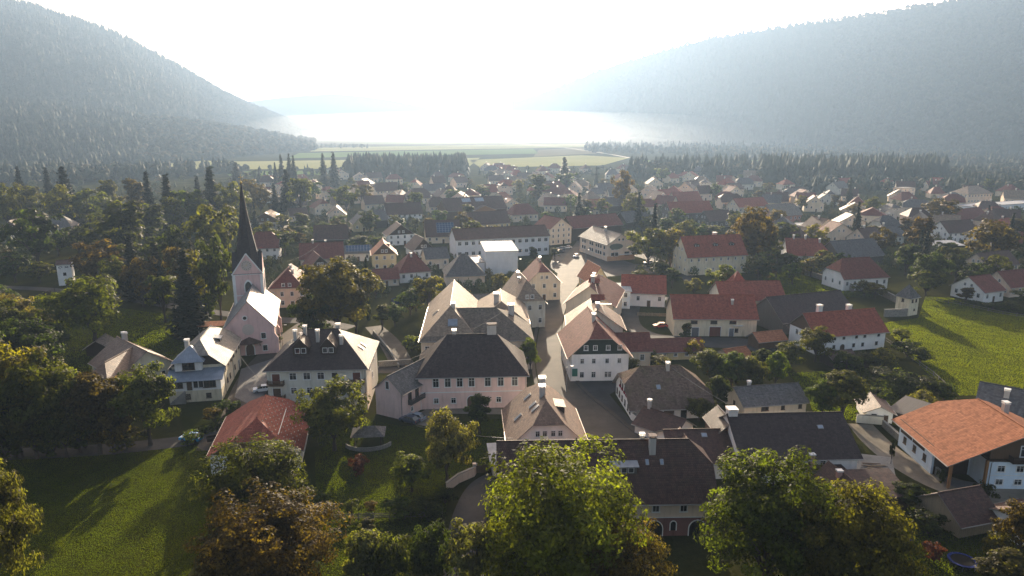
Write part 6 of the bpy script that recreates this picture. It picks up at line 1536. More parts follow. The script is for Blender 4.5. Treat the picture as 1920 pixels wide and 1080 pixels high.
def tree_at(kind, x, y, H, Rr, col, label=None, group=None, var=None):
    vs_ = TT[kind]; i = tr_rng.randrange(len(vs_)) if var is None else var
    crown, trunk, h0, r0 = vs_[i]
    nm, cat = KNAME[kind]
    root = empty(nm, (x, y, 0), tr_rng.uniform(0, 6.28))
    root.scale = (Rr/r0, Rr/r0, H/h0)
    link('trunk', trunk, root)
    c = link('crown', crown, root)
    j = tr_rng.uniform(.82, 1.18); w = tr_rng.uniform(.9, 1.12)
    c.color = (min(1, col[0]*j*w), min(1, col[1]*j), min(1, col[2]*j), 1)
    size = 'low' if kind == 'bush' and H < 2.5 else ('small' if H < 8 else ('tall' if H > 16 else ''))
    if label is None:
        label = ' '.join(q for q in (size, CNAME.get(col, 'green'), KWORD[kind], 'standing near', near_phrase(x, y)) if q)
        USEDL.setdefault(label, []).append(root)
    tag(root, label, cat, group)
    TREES.append((x, y, Rr))
    return root
def T(kind, px, yb, yt, wpx, col, label=None, var=None):
    """tree from photo pixels: foot (px, yb), top yt, crown width wpx"""
    p = G(px, yb)
    dist = p.y
    v = (540 - yt) / FPX
    H = CAM_H + dist * (-SP + v*CP) / (CP + v*SP)
    H = max(H, 1.0)
    Rr = 0.5 * wpx * (dist*CP + CAM_H*SP) / FPX * (1.3 if kind == 'spruce' else 1.0)
    if kind == 'hero': H *= .97
    return tree_at(kind, p.x, p.y, H, Rr, col, label, None, var)
# foreground giants
T('hero', 1042, 1135, 832, 285, BRIGHT, 'tall bright green maple hiding part of the long arched house', 0)
T('hero', 1430, 1120, 832, 240, GREEN, 'tall dense green ash rising before the black roofed barn', 1)
T('hero', 1570, 1150, 905, 250, OLIVE, 'broad olive green crown beside the cream gabled outbuilding', 2)
T('hero', 1160, 1165, 990, 190, RUST, 'rusty brown maple crown in front of the bright green maple', 2)
T('hero', 512, 1130, 925, 235, BROWN, 'wide brown autumn tree at the edge of the sunlit strip', 0)
T('hero', 487, 1010, 812, 195, OLIVE, 'dense olive tree below the red hipped barn', 1)
T('hero', -10, 1150, 858, 175, OLIVE, 'sunlit olive tree bordering the dark mown meadow', 2)
T('near', 690, 1120, 985, 85, PALE, 'pale feathery fruit tree in the shaded garden lawn', 1)
T('near', 735, 1135, 1000, 80, OLIVE, 'olive fruit tree beside the pale feathery one', 0)
T('near', 810, 1110, 975, 80, DARK, 'dark fruit tree next to the curved drive', 2)
T('near', 895, 1125, 975, 105, PALE, 'pale silvery tree on the bend of the curved drive', 0)
T('near', 772, 922, 850, 68, BRIGHT, 'small round bright apple tree on the garden lawn', 0)
T('near', 838, 905, 768, 92, PALE, 'light feathery tree between pink house and curved drive', 2)
T('near', 627, 845, 708, 118, OLIVE, 'large rounded tree before the dark hipped house', 2)
T('near', 899, 812, 732, 54, GREEN, 'conical green tree against the pink house front', 3)
T('bush', 672, 888, 855, 38, RED, 'dark red smoke bush on the shaded garden lawn')
T('bush', 600, 965, 920, 52, GREEN, 'silvery green shrub below the olive tree at the lawn edge')
T('bush', 660, 965, 935, 30, OLIVE, 'small olive shrub by the garden fence')
T('bush', 697, 960, 938, 26, RUST, 'small orange shrub glowing by the garden fence')
T('bush', 745, 968, 932, 60, GREEN, 'round green shrub at the garden fence')
T('bush', 800, 970, 938, 62, DARK, 'dark spreading shrub at the garden fence')
T('bush', 835, 945, 915, 40, DARK, 'dark shrub at the foot of the plastered drive wall')
T('near', 690, 1010, 968, 34, PALE, 'slender pale sapling behind the fruit trees')
# left group
T('near', 180, 645, 508, 122, BRIGHT, 'wide bright tree standing alone on the shaded lawn', 2)
T('near', 282, 835, 682, 105, OLIVE, 'rounded olive tree in front of the tin roofed house', 0)
T('near', 188, 850, 690, 105, BROWN, 'brownish tree with bare trunk beside the lane', 1)
T('near', 150, 850, 720, 90, OLIVE); T('near', 95, 855, 655, 120, OLIVE); T('near', 40, 858, 640, 130, YELLOW); T('near', -20, 850, 600, 140, OLIVE)
T('near', 120, 800, 670, 80, YELLOW, 'yellowing tree squeezed beside the creeper covered gable')
T('near', 55, 720, 590, 115, DARK); T('near', 10, 690, 560, 90, OLIVE); T('near', 100, 690, 600, 60, DARK); T('near', -40, 760, 590, 120, GREEN)
T('near', 230, 800, 700, 60, BROWN); T('bush', 400, 790, 762, 34, RUST, 'orange autumn bush in the garden of the tin roofed house')
T('bush', 360, 835, 806, 32, BRIGHT, 'yellow green bush by the parked blue car'); T('bush', 425, 775, 750, 40, GREEN); T('bush', 60, 600, 575, 30, DARK); T('bush', 110, 610, 575, 34, OLIVE)
T('near', 70, 860, 735, 90, OLIVE); T('near', 10, 862, 720, 110, DARK); T('near', 125, 858, 740, 80, OLIVE); T('near', 215, 852, 745, 70, BROWN); T('bush', 100, 852, 815, 60, DARK); T('bush', 30, 855, 815, 70, DARK); T('bush', 240, 842, 805, 60, OLIVE); T('bush', 160, 842, 805, 50, DARK)
T('near', 75, 650, 575, 80, OLIVE); T('near', 25, 640, 545, 80, YELLOW); T('near', -10, 600, 530, 70, GREEN)
# church grove
T('spruce', 358, 628, 470, 62, SPRB, 'tall blue green spruce next to the open shelter'); T('mid', 372, 600, 468, 48, YELLOW, 'golden birch glowing behind the tall spruce by the shelter')
T('spruce', 255, 560, 440, 44, SPR); T('spruce', 300, 565, 455, 40, SPR); T('mid', 310, 605, 505, 60, OLIVE); T('mid', 395, 610, 545, 40, BRIGHT); T('mid', 270, 575, 480, 60, BROWN)
T('mid', 345, 575, 450, 60, BROWN); T('mid', 415, 600, 440, 60, DARK); T('mid', 225, 560, 480, 60, OLIVE); T('mid', 330, 540, 420, 50, DARK)
T('mid', 195, 540, 450, 90, BROWN, 'wide brown tree behind the white painted tower'); T('mid', 235, 535, 455, 70, OLIVE); T('mid', 75, 505, 385, 100, DARK, 'dense dark crown hiding the old villa under the trees', 0)
T('mid', 30, 530, 470, 70, DARK); T('mid', 75, 530, 490, 50, OLIVE); T('mid', 405, 520, 380, 90, OLIVE, 'large rounded olive tree behind the spire', 2); T('mid', 240, 500, 365, 100, OLIVE, 'large olive tree rising above the grove')
T('mid', 280, 470, 375, 90, OLIVE); T('mid', 200, 480, 400, 80, OLIVE); T('mid', 220, 455, 440, 40, RED); T('spruce', 322, 445, 328, 42, SPR); T('spruce', 285, 430, 322, 32, SPR); T('spruce', 402, 430, 314, 44, SPRB)
T('mid', 260, 420, 325, 50, BROWN); T('spruce', 45, 400, 312, 26, SPR); T('spruce', 97, 395, 315, 24, SPR); T('spruce', 130, 420, 312, 50, SPR); T('mid', 120, 430, 345, 55, YELLOW); T('mid', 20, 440, 340, 60, OLIVE); T('mid', 60, 420, 345, 60, OLIVE)
T('mid', 170, 430, 350, 70, OLIVE); T('mid', 210, 410, 330, 50, OLIVE); T('mid', 330, 450, 360, 50, OLIVE); T('mid', 360, 440, 345, 60, GREEN); T('mid', 440, 430, 340, 60, OLIVE); T('mid', 470, 400, 335, 50, BROWN); T('mid', 430, 470, 400, 50, OLIVE); T('spruce', 375, 400, 330, 24, SPR)
T('spruce', 445, 350, 304, 26, SPRB); T('mid', 150, 480, 420, 60, DARK); T('mid', 110, 480, 430, 50, OLIVE); T('mid', 290, 520, 440, 60, DARK); T('mid', 385, 560, 500, 40, OLIVE)
# centre
T('near', 635, 640, 478, 130, (0.090, 0.082, 0.022), 'large brown green maple beside the lane behind the dark hipped house', 0); T('near', 590, 640, 545, 70, DARK); T('near', 668, 625, 530, 60, OLIVE)
T('thuja', 691, 600, 485, 10, DARK, 'slim dark cypress next to the brown green maple'); T('mid', 717, 618, 565, 36, OLIVE); T('mid', 740, 612, 568, 40, GREEN); T('mid', 705, 560, 520, 36, OLIVE)
T('mid', 805, 590, 510, 56, YELLOW, 'yellow brown tree by the red pyramid roof'); T('mid', 770, 590, 540, 50, GREEN); T('mid', 845, 590, 545, 40, OLIVE); T('bush', 772, 660, 628, 28, BRIGHT); T('near', 994, 700, 632, 34, BRIGHT, 'slim green tree squeezed between the pink house and street'); T('near', 985, 665, 640, 26, GREEN)
T('mid', 940, 545, 510, 30, PALE); T('mid', 1000, 492, 460, 22, DARK); T('mid', 1040, 486, 462, 22, OLIVE); T('bush', 780, 585, 560, 30, OLIVE); T('bush', 520, 645, 625, 20, OLIVE); T('bush', 590, 625, 600, 30, GREEN)
T('mid', 500, 470, 415, 40, OLIVE); T('mid', 535, 480, 430, 46, OLIVE); T('mid', 560, 450, 420, 44, GREEN); T('mid', 610, 450, 415, 44, GREEN); T('mid', 672, 470, 440, 50, GREEN); T('mid', 705, 468, 440, 40, GREEN); T('mid', 650, 445, 425, 30, RED); T('mid', 825, 430, 390, 30, GREEN); T('bush', 505, 500, 480, 20, PALE)
T('spruce', 541, 400, 318, 34, SPR); T('mid', 565, 405, 325, 50, OLIVE); T('mid', 585, 380, 335, 40, GREEN); T('spruce', 517, 400, 345, 22, SPR); T('mid', 490, 405, 345, 40, RUST); T('mid', 650, 400, 345, 44, OLIVE); T('mid', 680, 390, 340, 44, RUST); T('mid', 630, 390, 350, 36, GREEN)
for px, yb, yt, w, lb in [(530, 350, 290, 16, 'slim spruce next to the shortest one in the village edge cluster of four'), (545, 352, 288, 18, 'tallest spruce in the village edge cluster of four'), (553, 352, 291, 16, 'spruce leaning against the tallest one in the village edge cluster of four'), (518, 350, 304, 12, 'shortest spruce in the village edge cluster of four'),
                          (608, 350, 287, 18, 'narrower spruce of the tall pair beside the dense dark wood'), (628, 350, 286, 20, 'wider spruce of the tall pair beside the dense dark wood'), (487, 345, 314, 10, 'lone slim spruce at the village edge')]:
    T('spruce', px, yb, yt, w, SPRB, lb)
T('mid', 780, 400, 355, 30, OLIVE); T('mid', 850, 385, 352, 34, GREEN); T('mid', 905, 375, 345, 34, OLIVE); T('mid', 1010, 375, 322, 44, OLIVE); T('spruce', 1058, 350, 295, 26, SPRB); T('mid', 1165, 395, 315, 36, RUST, 'tall rounded rusty tree standing above the far roofs'); T('spruce', 1085, 420, 362, 20, SPR, 'small dark spruce between the far roofs'); T('mid', 1190, 420, 358, 44, OLIVE); T('mid', 1060, 360, 320, 40, GREEN); T('mid', 1240, 345, 312, 30, GREEN)
# right of the street
T('mid', 1215, 500, 425, 70, OLIVE, 'rounded olive tree row beside the cream corner house', 0); T('mid', 1255, 500, 425, 70, YELLOW); T('mid', 1185, 480, 430, 40, OLIVE); T('mid', 1300, 450, 415, 40, GREEN); T('mid', 1250, 450, 405, 40, GREEN); T('mid', 1330, 450, 420, 50, OLIVE)
T('mid', 1410, 500, 385, 75, RUST, 'big rusty crown behind the big cream red roofed house', 2); T('mid', 1395, 500, 420, 60, BROWN); T('mid', 1440, 500, 430, 50, OLIVE); T('mid', 1470, 470, 412, 50, OLIVE); T('mid', 1420, 530, 480, 50, DARK); T('mid', 1455, 520, 470, 40, DARK); T('bush', 1425, 520, 485, 44, RUST)
T('mid', 1352, 560, 494, 52, BRIGHT, 'bright round tree in front of the big cream red roofed house', 0); T('mid', 1240, 530, 485, 40, OLIVE); T('mid', 1260, 540, 500, 34, DARK); T('mid', 1300, 555, 520, 30, PALE); T('bush', 1200, 530, 505, 30, OLIVE); T('mid', 1480, 520, 470, 40, DARK); T('mid', 1520, 520, 480, 36, YELLOW); T('mid', 1545, 520, 480, 44, OLIVE)
T('bush', 1300, 672, 635, 38, YELLOW, 'glowing yellow shrub before the low yellow annex'); T('mid', 1285, 650, 600, 26, DARK, 'small dark conical tree by the long red barn', 3); T('near', 1330, 725, 652, 60, OLIVE); T('near', 1370, 735, 655, 54, GREEN); T('near', 1405, 740, 665, 56, OLIVE); T('near', 1452, 735, 655, 42, BRIGHT, 'bright young tree beside the paved farm path', 1); T('near', 1425, 715, 650, 40, DARK); T('near', 1345, 775, 700, 40, DARK); T('near', 1380, 720, 690, 40, DARK)
T('near', 1528, 678, 612, 60, OLIVE, 'olive tree hiding the corner of the long white farmhouse', 0); T('near', 1578, 785, 685, 85, OLIVE, 'tall olive pear tree beside the tiny white outbuilding', 3); T('near', 1540, 785, 710, 50, GREEN); T('near', 1480, 690, 640, 50, OLIVE); T('near', 1310, 790, 745, 46, OLIVE); T('near', 1355, 790, 752, 40, OLIVE); T('bush', 1180, 700, 672, 44, OLIVE); T('bush', 1240, 692, 665, 40, PALE); T('bush', 1215, 680, 650, 26, DARK)
for px, yb, yt, w, c in [(1700, 668, 635, 50, DARK), (1725, 680, 650, 40, DARK), (1690, 640, 615, 30, OLIVE), (1660, 720, 690, 70, DARK), (1700, 735, 700, 60, DARK), (1745, 745, 705, 60, DARK), (1770, 752, 718, 50, DARK), (1640, 760, 725, 60, DARK), (1610, 730, 705, 40, DARK), (1730, 770, 735, 50, PALE), (1500, 760, 730, 30, GREEN), (1585, 700, 660, 50, DARK), (1620, 690, 660, 60, DARK), (1655, 690, 655, 50, OLIVE), (1860, 752, 728, 34, OLIVE)]:
    T('bush', px, yb, yt, w, c)
T('near', 1740, 545, 470, 60, DARK); T('mid', 1735, 555, 505, 60, OLIVE); T('mid', 1790, 530, 470, 46, DARK); T('mid', 1830, 545, 490, 50, DARK); T('mid', 1720, 490, 400, 60, BROWN, 'tall brown conifer like tree before the white farm', 3); T('mid', 1855, 500, 410, 80, BROWN, 'broad brown tree beside the white farm', 2); T('mid', 1890, 480, 430, 50, DARK); T('mid', 1760, 425, 370, 60, RUST); T('mid', 1620, 555, 525, 40, OLIVE); T('mid', 1640, 560, 530, 40, OLIVE); T('spruce', 1850, 425, 385, 14, SPR); T('mid', 1905, 450, 405, 40, BROWN)
T('bush', 1895, 583, 566, 40, DARK); T('bush', 1860, 581, 566, 34, DARK); T('mid', 1922, 572, 540, 44, DARK); T('mid', 1810, 570, 535, 34, BROWN)
T('near', 1905, 1060, 935, 80, BROWN, 'thin bare branched tree beside the corner cottage', 1); T('near', 1700, 950, 905, 60, DARK); T('bush', 1842, 938, 905, 40, DARK); T('bush', 1875, 1045, 990, 60, OLIVE); T('near', 1890, 1120, 1030, 110, OLIVE); T('bush', 1740, 1000, 960, 60, DARK); T('bush', 1750, 1055, 1015, 40, RED)
T('bush', 1765, 905, 880, 20, DARK); T('near', 1670, 870, 820, 10, DARK)
# scattered garden trees in the middle and far village
rs = random.Random(33)
def clear_of(x, y, r):
    return all((x-a)**2 + (y-b)**2 > (r*.45 + c*.80)**2 for a, b, c in FOOT)
def onroad(px, py):
    return 1030 < px < 1200 and 440 < py < 700
n = 0; tries = 0
while n < 110 and tries < 8000:
    tries += 1
    if rs.random() < .62: px, py = rs.uniform(450, 1480), rs.uniform(326, 470)
    else: px, py = rs.uniform(1400, 1930), rs.uniform(345, 540)
    if 640 < px < 890 and py < 340: continue
    if onroad(px, py): continue
    p = G(px, py); H = rs.uniform(7, 14); k = 'mid'
    col = rs.choice([OLIVE, GREEN, OLIVE, GREEN, BROWN, RUST, DARK, YELLOW])
    if rs.random() < .12: k, col, H = 'spruce', SPRB, rs.uniform(14, 22)
    Rr = H * (.40 if k == 'mid' else .17)
    if not clear_of(p.x, p.y, Rr): continue
    if any((p.x-a)**2 + (p.y-b)**2 < (Rr*.7 + c*.7)**2 for a, b, c in TREES): continue
    tree_at(k, p.x, p.y, H, Rr, col); n += 1
ORD = ['first', 'second', 'third', 'fourth', 'fifth', 'sixth', 'seventh', 'eighth', 'ninth', 'tenth', 'eleventh', 'twelfth', 'thirteenth', 'fourteenth', 'fifteenth', 'sixteenth', 'seventeenth', 'eighteenth', 'nineteenth', 'twentieth']
def rank_labels(lst, what, ph):
    """look-alikes near one landmark are told apart by counting outward from it"""
    q = next(l for l in LAND if l[2] == ph)
    lst.sort(key=lambda o: (o.location.x-q[0])**2 + (o.location.y-q[1])**2)
    for k, o in enumerate(lst):
        o['label'] = ('%s %s counted outward from %s' % (ORD[min(k, 19)], what, ph)) if len(lst) > 1 else ('%s standing near %s' % (what, ph))
        o['group'] = ('%ss around %s' % (what, ph))[:70]
for lb, lst in USEDL.items():
    if len(lst) > 1: rank_labels(lst, *lb.split(' standing near '))
FARG = {}
for o in FARH: FARG.setdefault((o['label'].split(' among')[0], near_phrase(o.location.x, o.location.y)), []).append(o)
for (w_, ph), lst in FARG.items(): rank_labels(lst, w_, ph)

# ------------------------------------------------------------------ woods (masses nobody could count)
def cone_tree():
    V, F = [], []
    for k, (z0, z1, r_) in enumerate(((.08, .55, 1.0), (.36, .80, .72), (.62, 1.0, .44))):
        b = len(V); n = 6
        for j in range(n):
            a = 6.283 * (j + .5 * (k % 2)) / n; q = 1.15 if j % 2 else .8
            V.append((r_*q*math.cos(a), r_*q*math.sin(a), z0 + (.05 if j % 2 else -.02)))
        V.append((0, 0, z1))
        for j in range(n): F.append((b+j, b+(j+1) % n, b+n))
    return np.array(V), np.array(F)
def round_tree(seed):
    rng = np.random.default_rng(seed); n = 60
    d = rng.normal(size=(n, 3)); d[:, 2] = np.abs(d[:, 2]) * .9 - .35; d /= np.linalg.norm(d, axis=1)[:, None]
    P = d * rng.uniform(.7, 1.05, (n, 1)) * np.array([1, 1, .46]) + np.array([0, 0, .56])
    V = []; F = []
    for i in range(n):
        t = np.cross(d[i], rng.normal(size=3)); t /= np.linalg.norm(t); b = np.cross(d[i], t); s = rng.uniform(.28, .46)
        sz = np.array([1, 1, .5])
        k = len(V); V += [P[i] + t*s*sz, P[i] - t*s*.5*sz + b*s*.87*sz, P[i] - t*s*.5*sz - b*s*.87*sz]; F.append((k, k+1, k+2))
    return np.array(V), np.array(F)
CT, RT = cone_tree(), round_tree(4)
def wood(name, pts, label, seed, conif=.7, hmin=14, hmax=24, cat='wood', mat='forest', flat=1.0):
    rng = np.random.default_rng(seed)
    pts = np.asarray(pts); n = len(pts)
    isc = rng.uniform(size=n) < conif
    Vs, Fs, Ts = [], [], []; off = 0
    for flag, (V0, F0) in ((True, CT), (False, RT)):
        P = pts[isc == flag]; m = len(P)
        if m == 0: continue
        H = rng.uniform(hmin, hmax, m) * (1.0 if flag else .68); Rr = H * (rng.uniform(.20, .30, m) if flag else rng.uniform(.34, .44, m)); a = rng.uniform(0, 6.28, m)
        ca, sa = np.cos(a)[:, None], np.sin(a)[:, None]
        X = (V0[None, :, 0]*ca - V0[None, :, 1]*sa) * Rr[:, None] + P[:, 0:1]
        Y = (V0[None, :, 0]*sa + V0[None, :, 1]*ca) * Rr[:, None] + P[:, 1:2]
        Z = V0[None, :, 2] * H[:, None] + P[:, 2:3] - .5
        Vs.append(np.stack([X, Y, Z], -1).reshape(-1, 3))
        Fs.append((F0[None] + (np.arange(m) * len(V0))[:, None, None]).reshape(-1, 3) + off)
        t0 = (rng.uniform(.0, .45, m) if flag else rng.uniform(.35, 1.0, m))[:, None]
        Ts.append(np.clip(.38 + flat*(t0 - .38) + flat*rng.normal(0, .08, (m, len(V0))), 0, 1).ravel())
        off += m * len(V0)
    o = link(name, mesh_np(name, np.concatenate(Vs), np.concatenate(Fs), mat, np.concatenate(Ts)))
    tag(o, label, cat, None, 'stuff')
def on_surface(S, n, seed, vmax=1.0, vmin=0.0):
    rng = np.random.default_rng(seed)
    a, b, _ = S.shape
    u = rng.uniform(0, a - 1.001, n); v = rng.uniform(vmin * (b-1), vmax * (b - 1.001), n)
    i, j = u.astype(int), v.astype(int); fu, fv = (u - i)[:, None], (v - j)[:, None]
    return (S[i, j]*(1-fu)*(1-fv) + S[i+1, j]*fu*(1-fv) + S[i, j+1]*(1-fu)*fv + S[i+1, j+1]*fu*fv)
def in_px(n, x0, x1, y0, y1, seed, f=None):
    rng = np.random.default_rng(seed); out = []
    while len(out) < n:
        px, py = rng.uniform(x0, x1), rng.uniform(y0, y1)
        if f and not f(px, py): continue
        p = G(px, py); out.append((p.x, p.y, 0))
    return out
wood('mountain_forest', on_surface(ML, 12000, 1), 'forest covering the steep mountain flank beyond the church', 1, .6, 12, 22, flat=.4)
wood('mountain_forest', on_surface(MR, 13000, 2), 'forest covering the broad shaded mountain', 2, .6, 12, 22, flat=.4)
wood('foothill_forest', on_surface(HL, 4200, 3), 'mixed forest on the low foothill', 3, .5, 13, 24)
wood('spruce_wood', in_px(420, 652, 874, 318, 334, 4), 'dense dark spruce wood standing at the far village edge', 4, .93, 20, 26)
wood('spruce_wood', in_px(620, 1425, 1772, 325, 346, 5, lambda x, y: x < 1700 or y < 338), 'long dark spruce wood below the broad mountain', 5, .85, 19, 28)
wood('mixed_wood', in_px(240, 1180, 1440, 320, 336, 6), 'broken row of conifers before the valley fields', 6, .75, 15, 26)
wood('mixed_wood', in_px(1300, 1095, 1980, 272, 318, 7, lambda x, y: y < 287 + (x-1095)*.035), 'hazy mixed wood at the mountain foot', 7, .4, 12, 20)
wood('mixed_wood', in_px(500, -150, 470, 318, 345, 8, lambda x, y: y < 345 - max(0, x-150)*.06), 'mixed trees where village gardens meet the foothill', 8, .45, 12, 22)
wood('hedgerow', in_px(60, 590, 690, 274, 278, 9), 'hazy hedgerow of trees between the far fields', 9, .1, 9, 14, 'hedgerow')
wood('hedgerow', in_px(150, 450, 1450, 318, 332, 12, lambda x, y: not (640 < x < 890)), 'loose tree belt along the last far houses', 12, .2, 7, 11, 'hedgerow')
wood('slope_wood', in_px(500, 1500, 1980, 318, 362, 13, lambda x, y: x > 1780 or y > 345), 'mixed trees between the spruce wood and the pale villa', 13, .35, 10, 17)

# shrubs and small trees filling the gardens between the houses: a mass nobody could count
def rich_round(seed, n=150):
    rng = np.random.default_rng(seed)
    d = rng.normal(size=(n, 3)); d[:, 2] = np.abs(d[:, 2]) - .25; d /= np.linalg.norm(d, axis=1)[:, None]
    P = d * rng.uniform(.62, 1.08, (n, 1)) * np.array([1, 1, .55]) + np.array([0, 0, .42])
    P += np.round(rng.normal(size=(n, 3)) * .6) * np.array([.18, .18, .1])
    V = []; F = []
    for i in range(n):
        q = d[i] + rng.normal(0, .5, 3); t = np.cross(q, rng.normal(size=3)); t /= np.linalg.norm(t); b = np.cross(q / np.linalg.norm(q), t); s_ = rng.uniform(.12, .24); sz = np.array([1, 1, .55])
        k = len(V); V += [P[i] + t*s_*sz, P[i] - t*s_*.5*sz + b*s_*.87*sz, P[i] - t*s_*.5*sz - b*s_*.87*sz]; F.append((k, k+1, k+2))
    return np.array(V), np.array(F)
RT = rich_round(8)
def garden_ok(px, py):
    if onroad(px, py) or (640 < px < 890 and py < 336): return False
    p = G(px, py)
    if any((p.x-a)**2 + (p.y-b)**2 < (c*.86)**2 for a, b, c in FOOT): return False
    return True
wood('garden_shrubbery', in_px(620, 440, 1480, 328, 430, 21, garden_ok), 'shrubs and small trees filling the far village gardens', 21, 0.0, 3.5, 9, 'shrubbery', 'shrub')
wood('garden_shrubbery', in_px(330, 455, 1040, 430, 560, 22, garden_ok), 'shrubs between the houses around the square and church', 22, 0.0, 3, 7, 'shrubbery', 'shrub')
wood('garden_shrubbery', in_px(700, 1180, 1940, 350, 520, 23, garden_ok), 'shrubs and orchard trees between the houses by the white farm', 23, 0.0, 3.5, 8, 'shrubbery', 'shrub')
wood('garden_shrubbery', in_px(420, -60, 470, 335, 520, 24, lambda x, y: garden_ok(x, y) and not (95 < x < 150 and y > 470)), 'undergrowth and young trees of the grove behind the church', 24, 0.12, 5, 12, 'shrubbery', 'shrub')

# ------------------------------------------------------------------ vehicles, fences, small things
def car(px, py, heading, paint, label, kind='hatch'):
    p = G(px, py); root = empty('parked_car', (p.x, p.y, 0.03), heading); tag(root, label, 'car')
    L, W = (4.3, 1.76) if kind != 'van' else (4.9, 1.9)
    # profile (x, z) of the lower body and glasshouse
    prof = [(-2.1, .32), (-2.15, .62), (-2.05, .86), (-1.0, .98), (1.55, 1.0), (2.08, .92), (2.15, .6), (2.08, .32)]
    mb = MB(); n = len(prof)
    for s in (-1, 1):
        P = [(x * L/4.3, s * (W/2 - (.06 if z > .9 else 0)), z) for x, z in prof]
        mb.poly(P if s < 0 else P[::-1], 0)
    for i in range(n):
        a, b = prof[i], prof[(i+1) % n]
        wa, wb = W/2 - (.06 if a[1] > .9 else 0), W/2 - (.06 if b[1] > .9 else 0)
        mb.poly([(a[0]*L/4.3, -wa, a[1]), (a[0]*L/4.3, wa, a[1]), (b[0]*L/4.3, wb, b[1]), (b[0]*L/4.3, -wb, b[1])], 0)
    mb.build('body', carpaint(paint), root)
    g0 = [(-1.15, .97), (-.35, 1.46), (1.25, 1.48), (1.95, .98)] if kind != 'van' else [(-1.6, .97), (-.9, 1.75), (2.0, 1.78), (2.1, .98)]
    gl = MB(); wi = W/2 - .10; wt = W/2 - .22
    for s in (-1, 1):
        P = [(x*L/4.3, s * (wt if z > 1.2 else wi), z) for x, z in g0]; gl.poly(P if s < 0 else P[::-1], 0)
    for i in range(3):
        a, b = g0[i], g0[i+1]; wa = wt if a[1] > 1.2 else wi; wb = wt if b[1] > 1.2 else wi
        gl.poly([(a[0]*L/4.3, -wa, a[1]), (a[0]*L/4.3, wa, a[1]), (b[0]*L/4.3, wb, b[1]), (b[0]*L/4.3, -wb, b[1])], 0)
    gl.build('windows', 'glass', root)
    rf = MB(); rf.box(g0[1][0]*L/4.3+.05, g0[2][0]*L/4.3-.05, -wt, wt, g0[1][1]+.005, g0[1][1]+.05, 0)
    for x in (-.02, .55): rf.box(x, x+.08, -wi-.0, wi, .99, g0[1][1]-.25, 0)
    rf.build('roof', carpaint(paint), root)
    for sx in (-1.32, 1.30):
        for s in (-1, 1):
            w = MB(); w.lathe([(.02, -.1), (.31, -.1), (.33, -.06), (.33, .06), (.31, .1), (.02, .1)], 14)
            o = w.build('wheel', 'rubber', root, (sx*L/4.3, s*(W/2-.08), .33)); o.rotation_euler = (R(90), 0, 0)
            r2 = MB(); r2.lathe([(.2, -.115), (.2, .115), (.02, .12)], 10); r2.build('rim', 'chrome', o)
    for s in (-1, 1):
        h = MB(); h.box(-2.16*L/4.3, -2.04*L/4.3, s*.62-.18, s*.62+.18, .62, .78); h.build('headlight', 'lampwhite', root)
        h = MB(); h.box(2.06*L/4.3, 2.16*L/4.3, s*.66-.14, s*.66+.14, .66, .86); h.build('tail_light', 'lampred', root)
    return root
car(359, 826, R(-10), (0.03, 0.28, 0.55), 'bright blue car parked at the lane corner')
car(493, 734, R(20), (0.70, 0.70, 0.70), 'white car parked between the church lane and grey house')
car(768, 792, R(-30), (0.05, 0.06, 0.09), 'dark blue car parked beside the pink gabled wing')
car(780, 787, R(-28), (0.30, 0.32, 0.35), 'silver car parked beside the dark blue one')
car(1238, 614, R(5), (0.50, 0.03, 0.025), 'red car with a white roof rack parked by the small lawn')
car(1215, 495, R(12), (0.55, 0.57, 0.60), 'silver car parked at the corner of the village square')
car(1052, 468, R(15), (0.22, 0.24, 0.26), 'grey car parked before the tall cream gable')
car(1064, 466, R(15), (0.60, 0.60, 0.60), 'pale car next to the grey one before the tall cream gable')
car(1050, 473, R(12), (0.03, 0.03, 0.035), 'black car parked behind the grey one on the square')
car(1080, 482, R(70), (0.65, 0.65, 0.66), 'white car driving across the village square')
car(575, 628, R(35), (0.05, 0.05, 0.06), 'black car parked under the brown maple by the lane')
car(1075, 655, R(88), (0.10, 0.10, 0.11), 'dark car standing by the house row') if False else None
for i, (px, py) in enumerate([(1702, 404), (1711, 403), (1720, 403), (1729, 402)]):
    car(px, py, R(80), [(.5, .5, .5), (.05, .05, .06), (.45, .05, .04), (.6, .6, .6)][i], ['grey', 'black', 'red', 'white'][i] + ' car in the row before the low garages')

# farm cart by the lane
p = G(404, 830); root = empty('farm_cart', (p.x, p.y, 0.04), R(30)); tag(root, 'dark two wheeled farm cart standing beside the lane', 'cart')
m = MB(); m.box(-1.5, 1.5, -.8, .8, .7, .82); m.build('bed', 'wood_dark', root)
for s in (-1, 1):
    m = MB(); m.box(-1.5, 1.5, s*.8-.04, s*.8+.04, .8, 1.35); m.build('side_board', 'wood_dark', root)
    w = MB(); w.lathe([(.05, -.06), (.42, -.06), (.45, 0), (.42, .06), (.05, .06)], 14); o = w.build('wheel', 'rubber', root, (0, s*.95, .45)); o.rotation_euler = (R(90), 0, 0)
m = MB(); m.tube([(1.5, 0, .75), (3.0, 0, .5)], .05, 6); m.build('drawbar', 'darksteel', root)

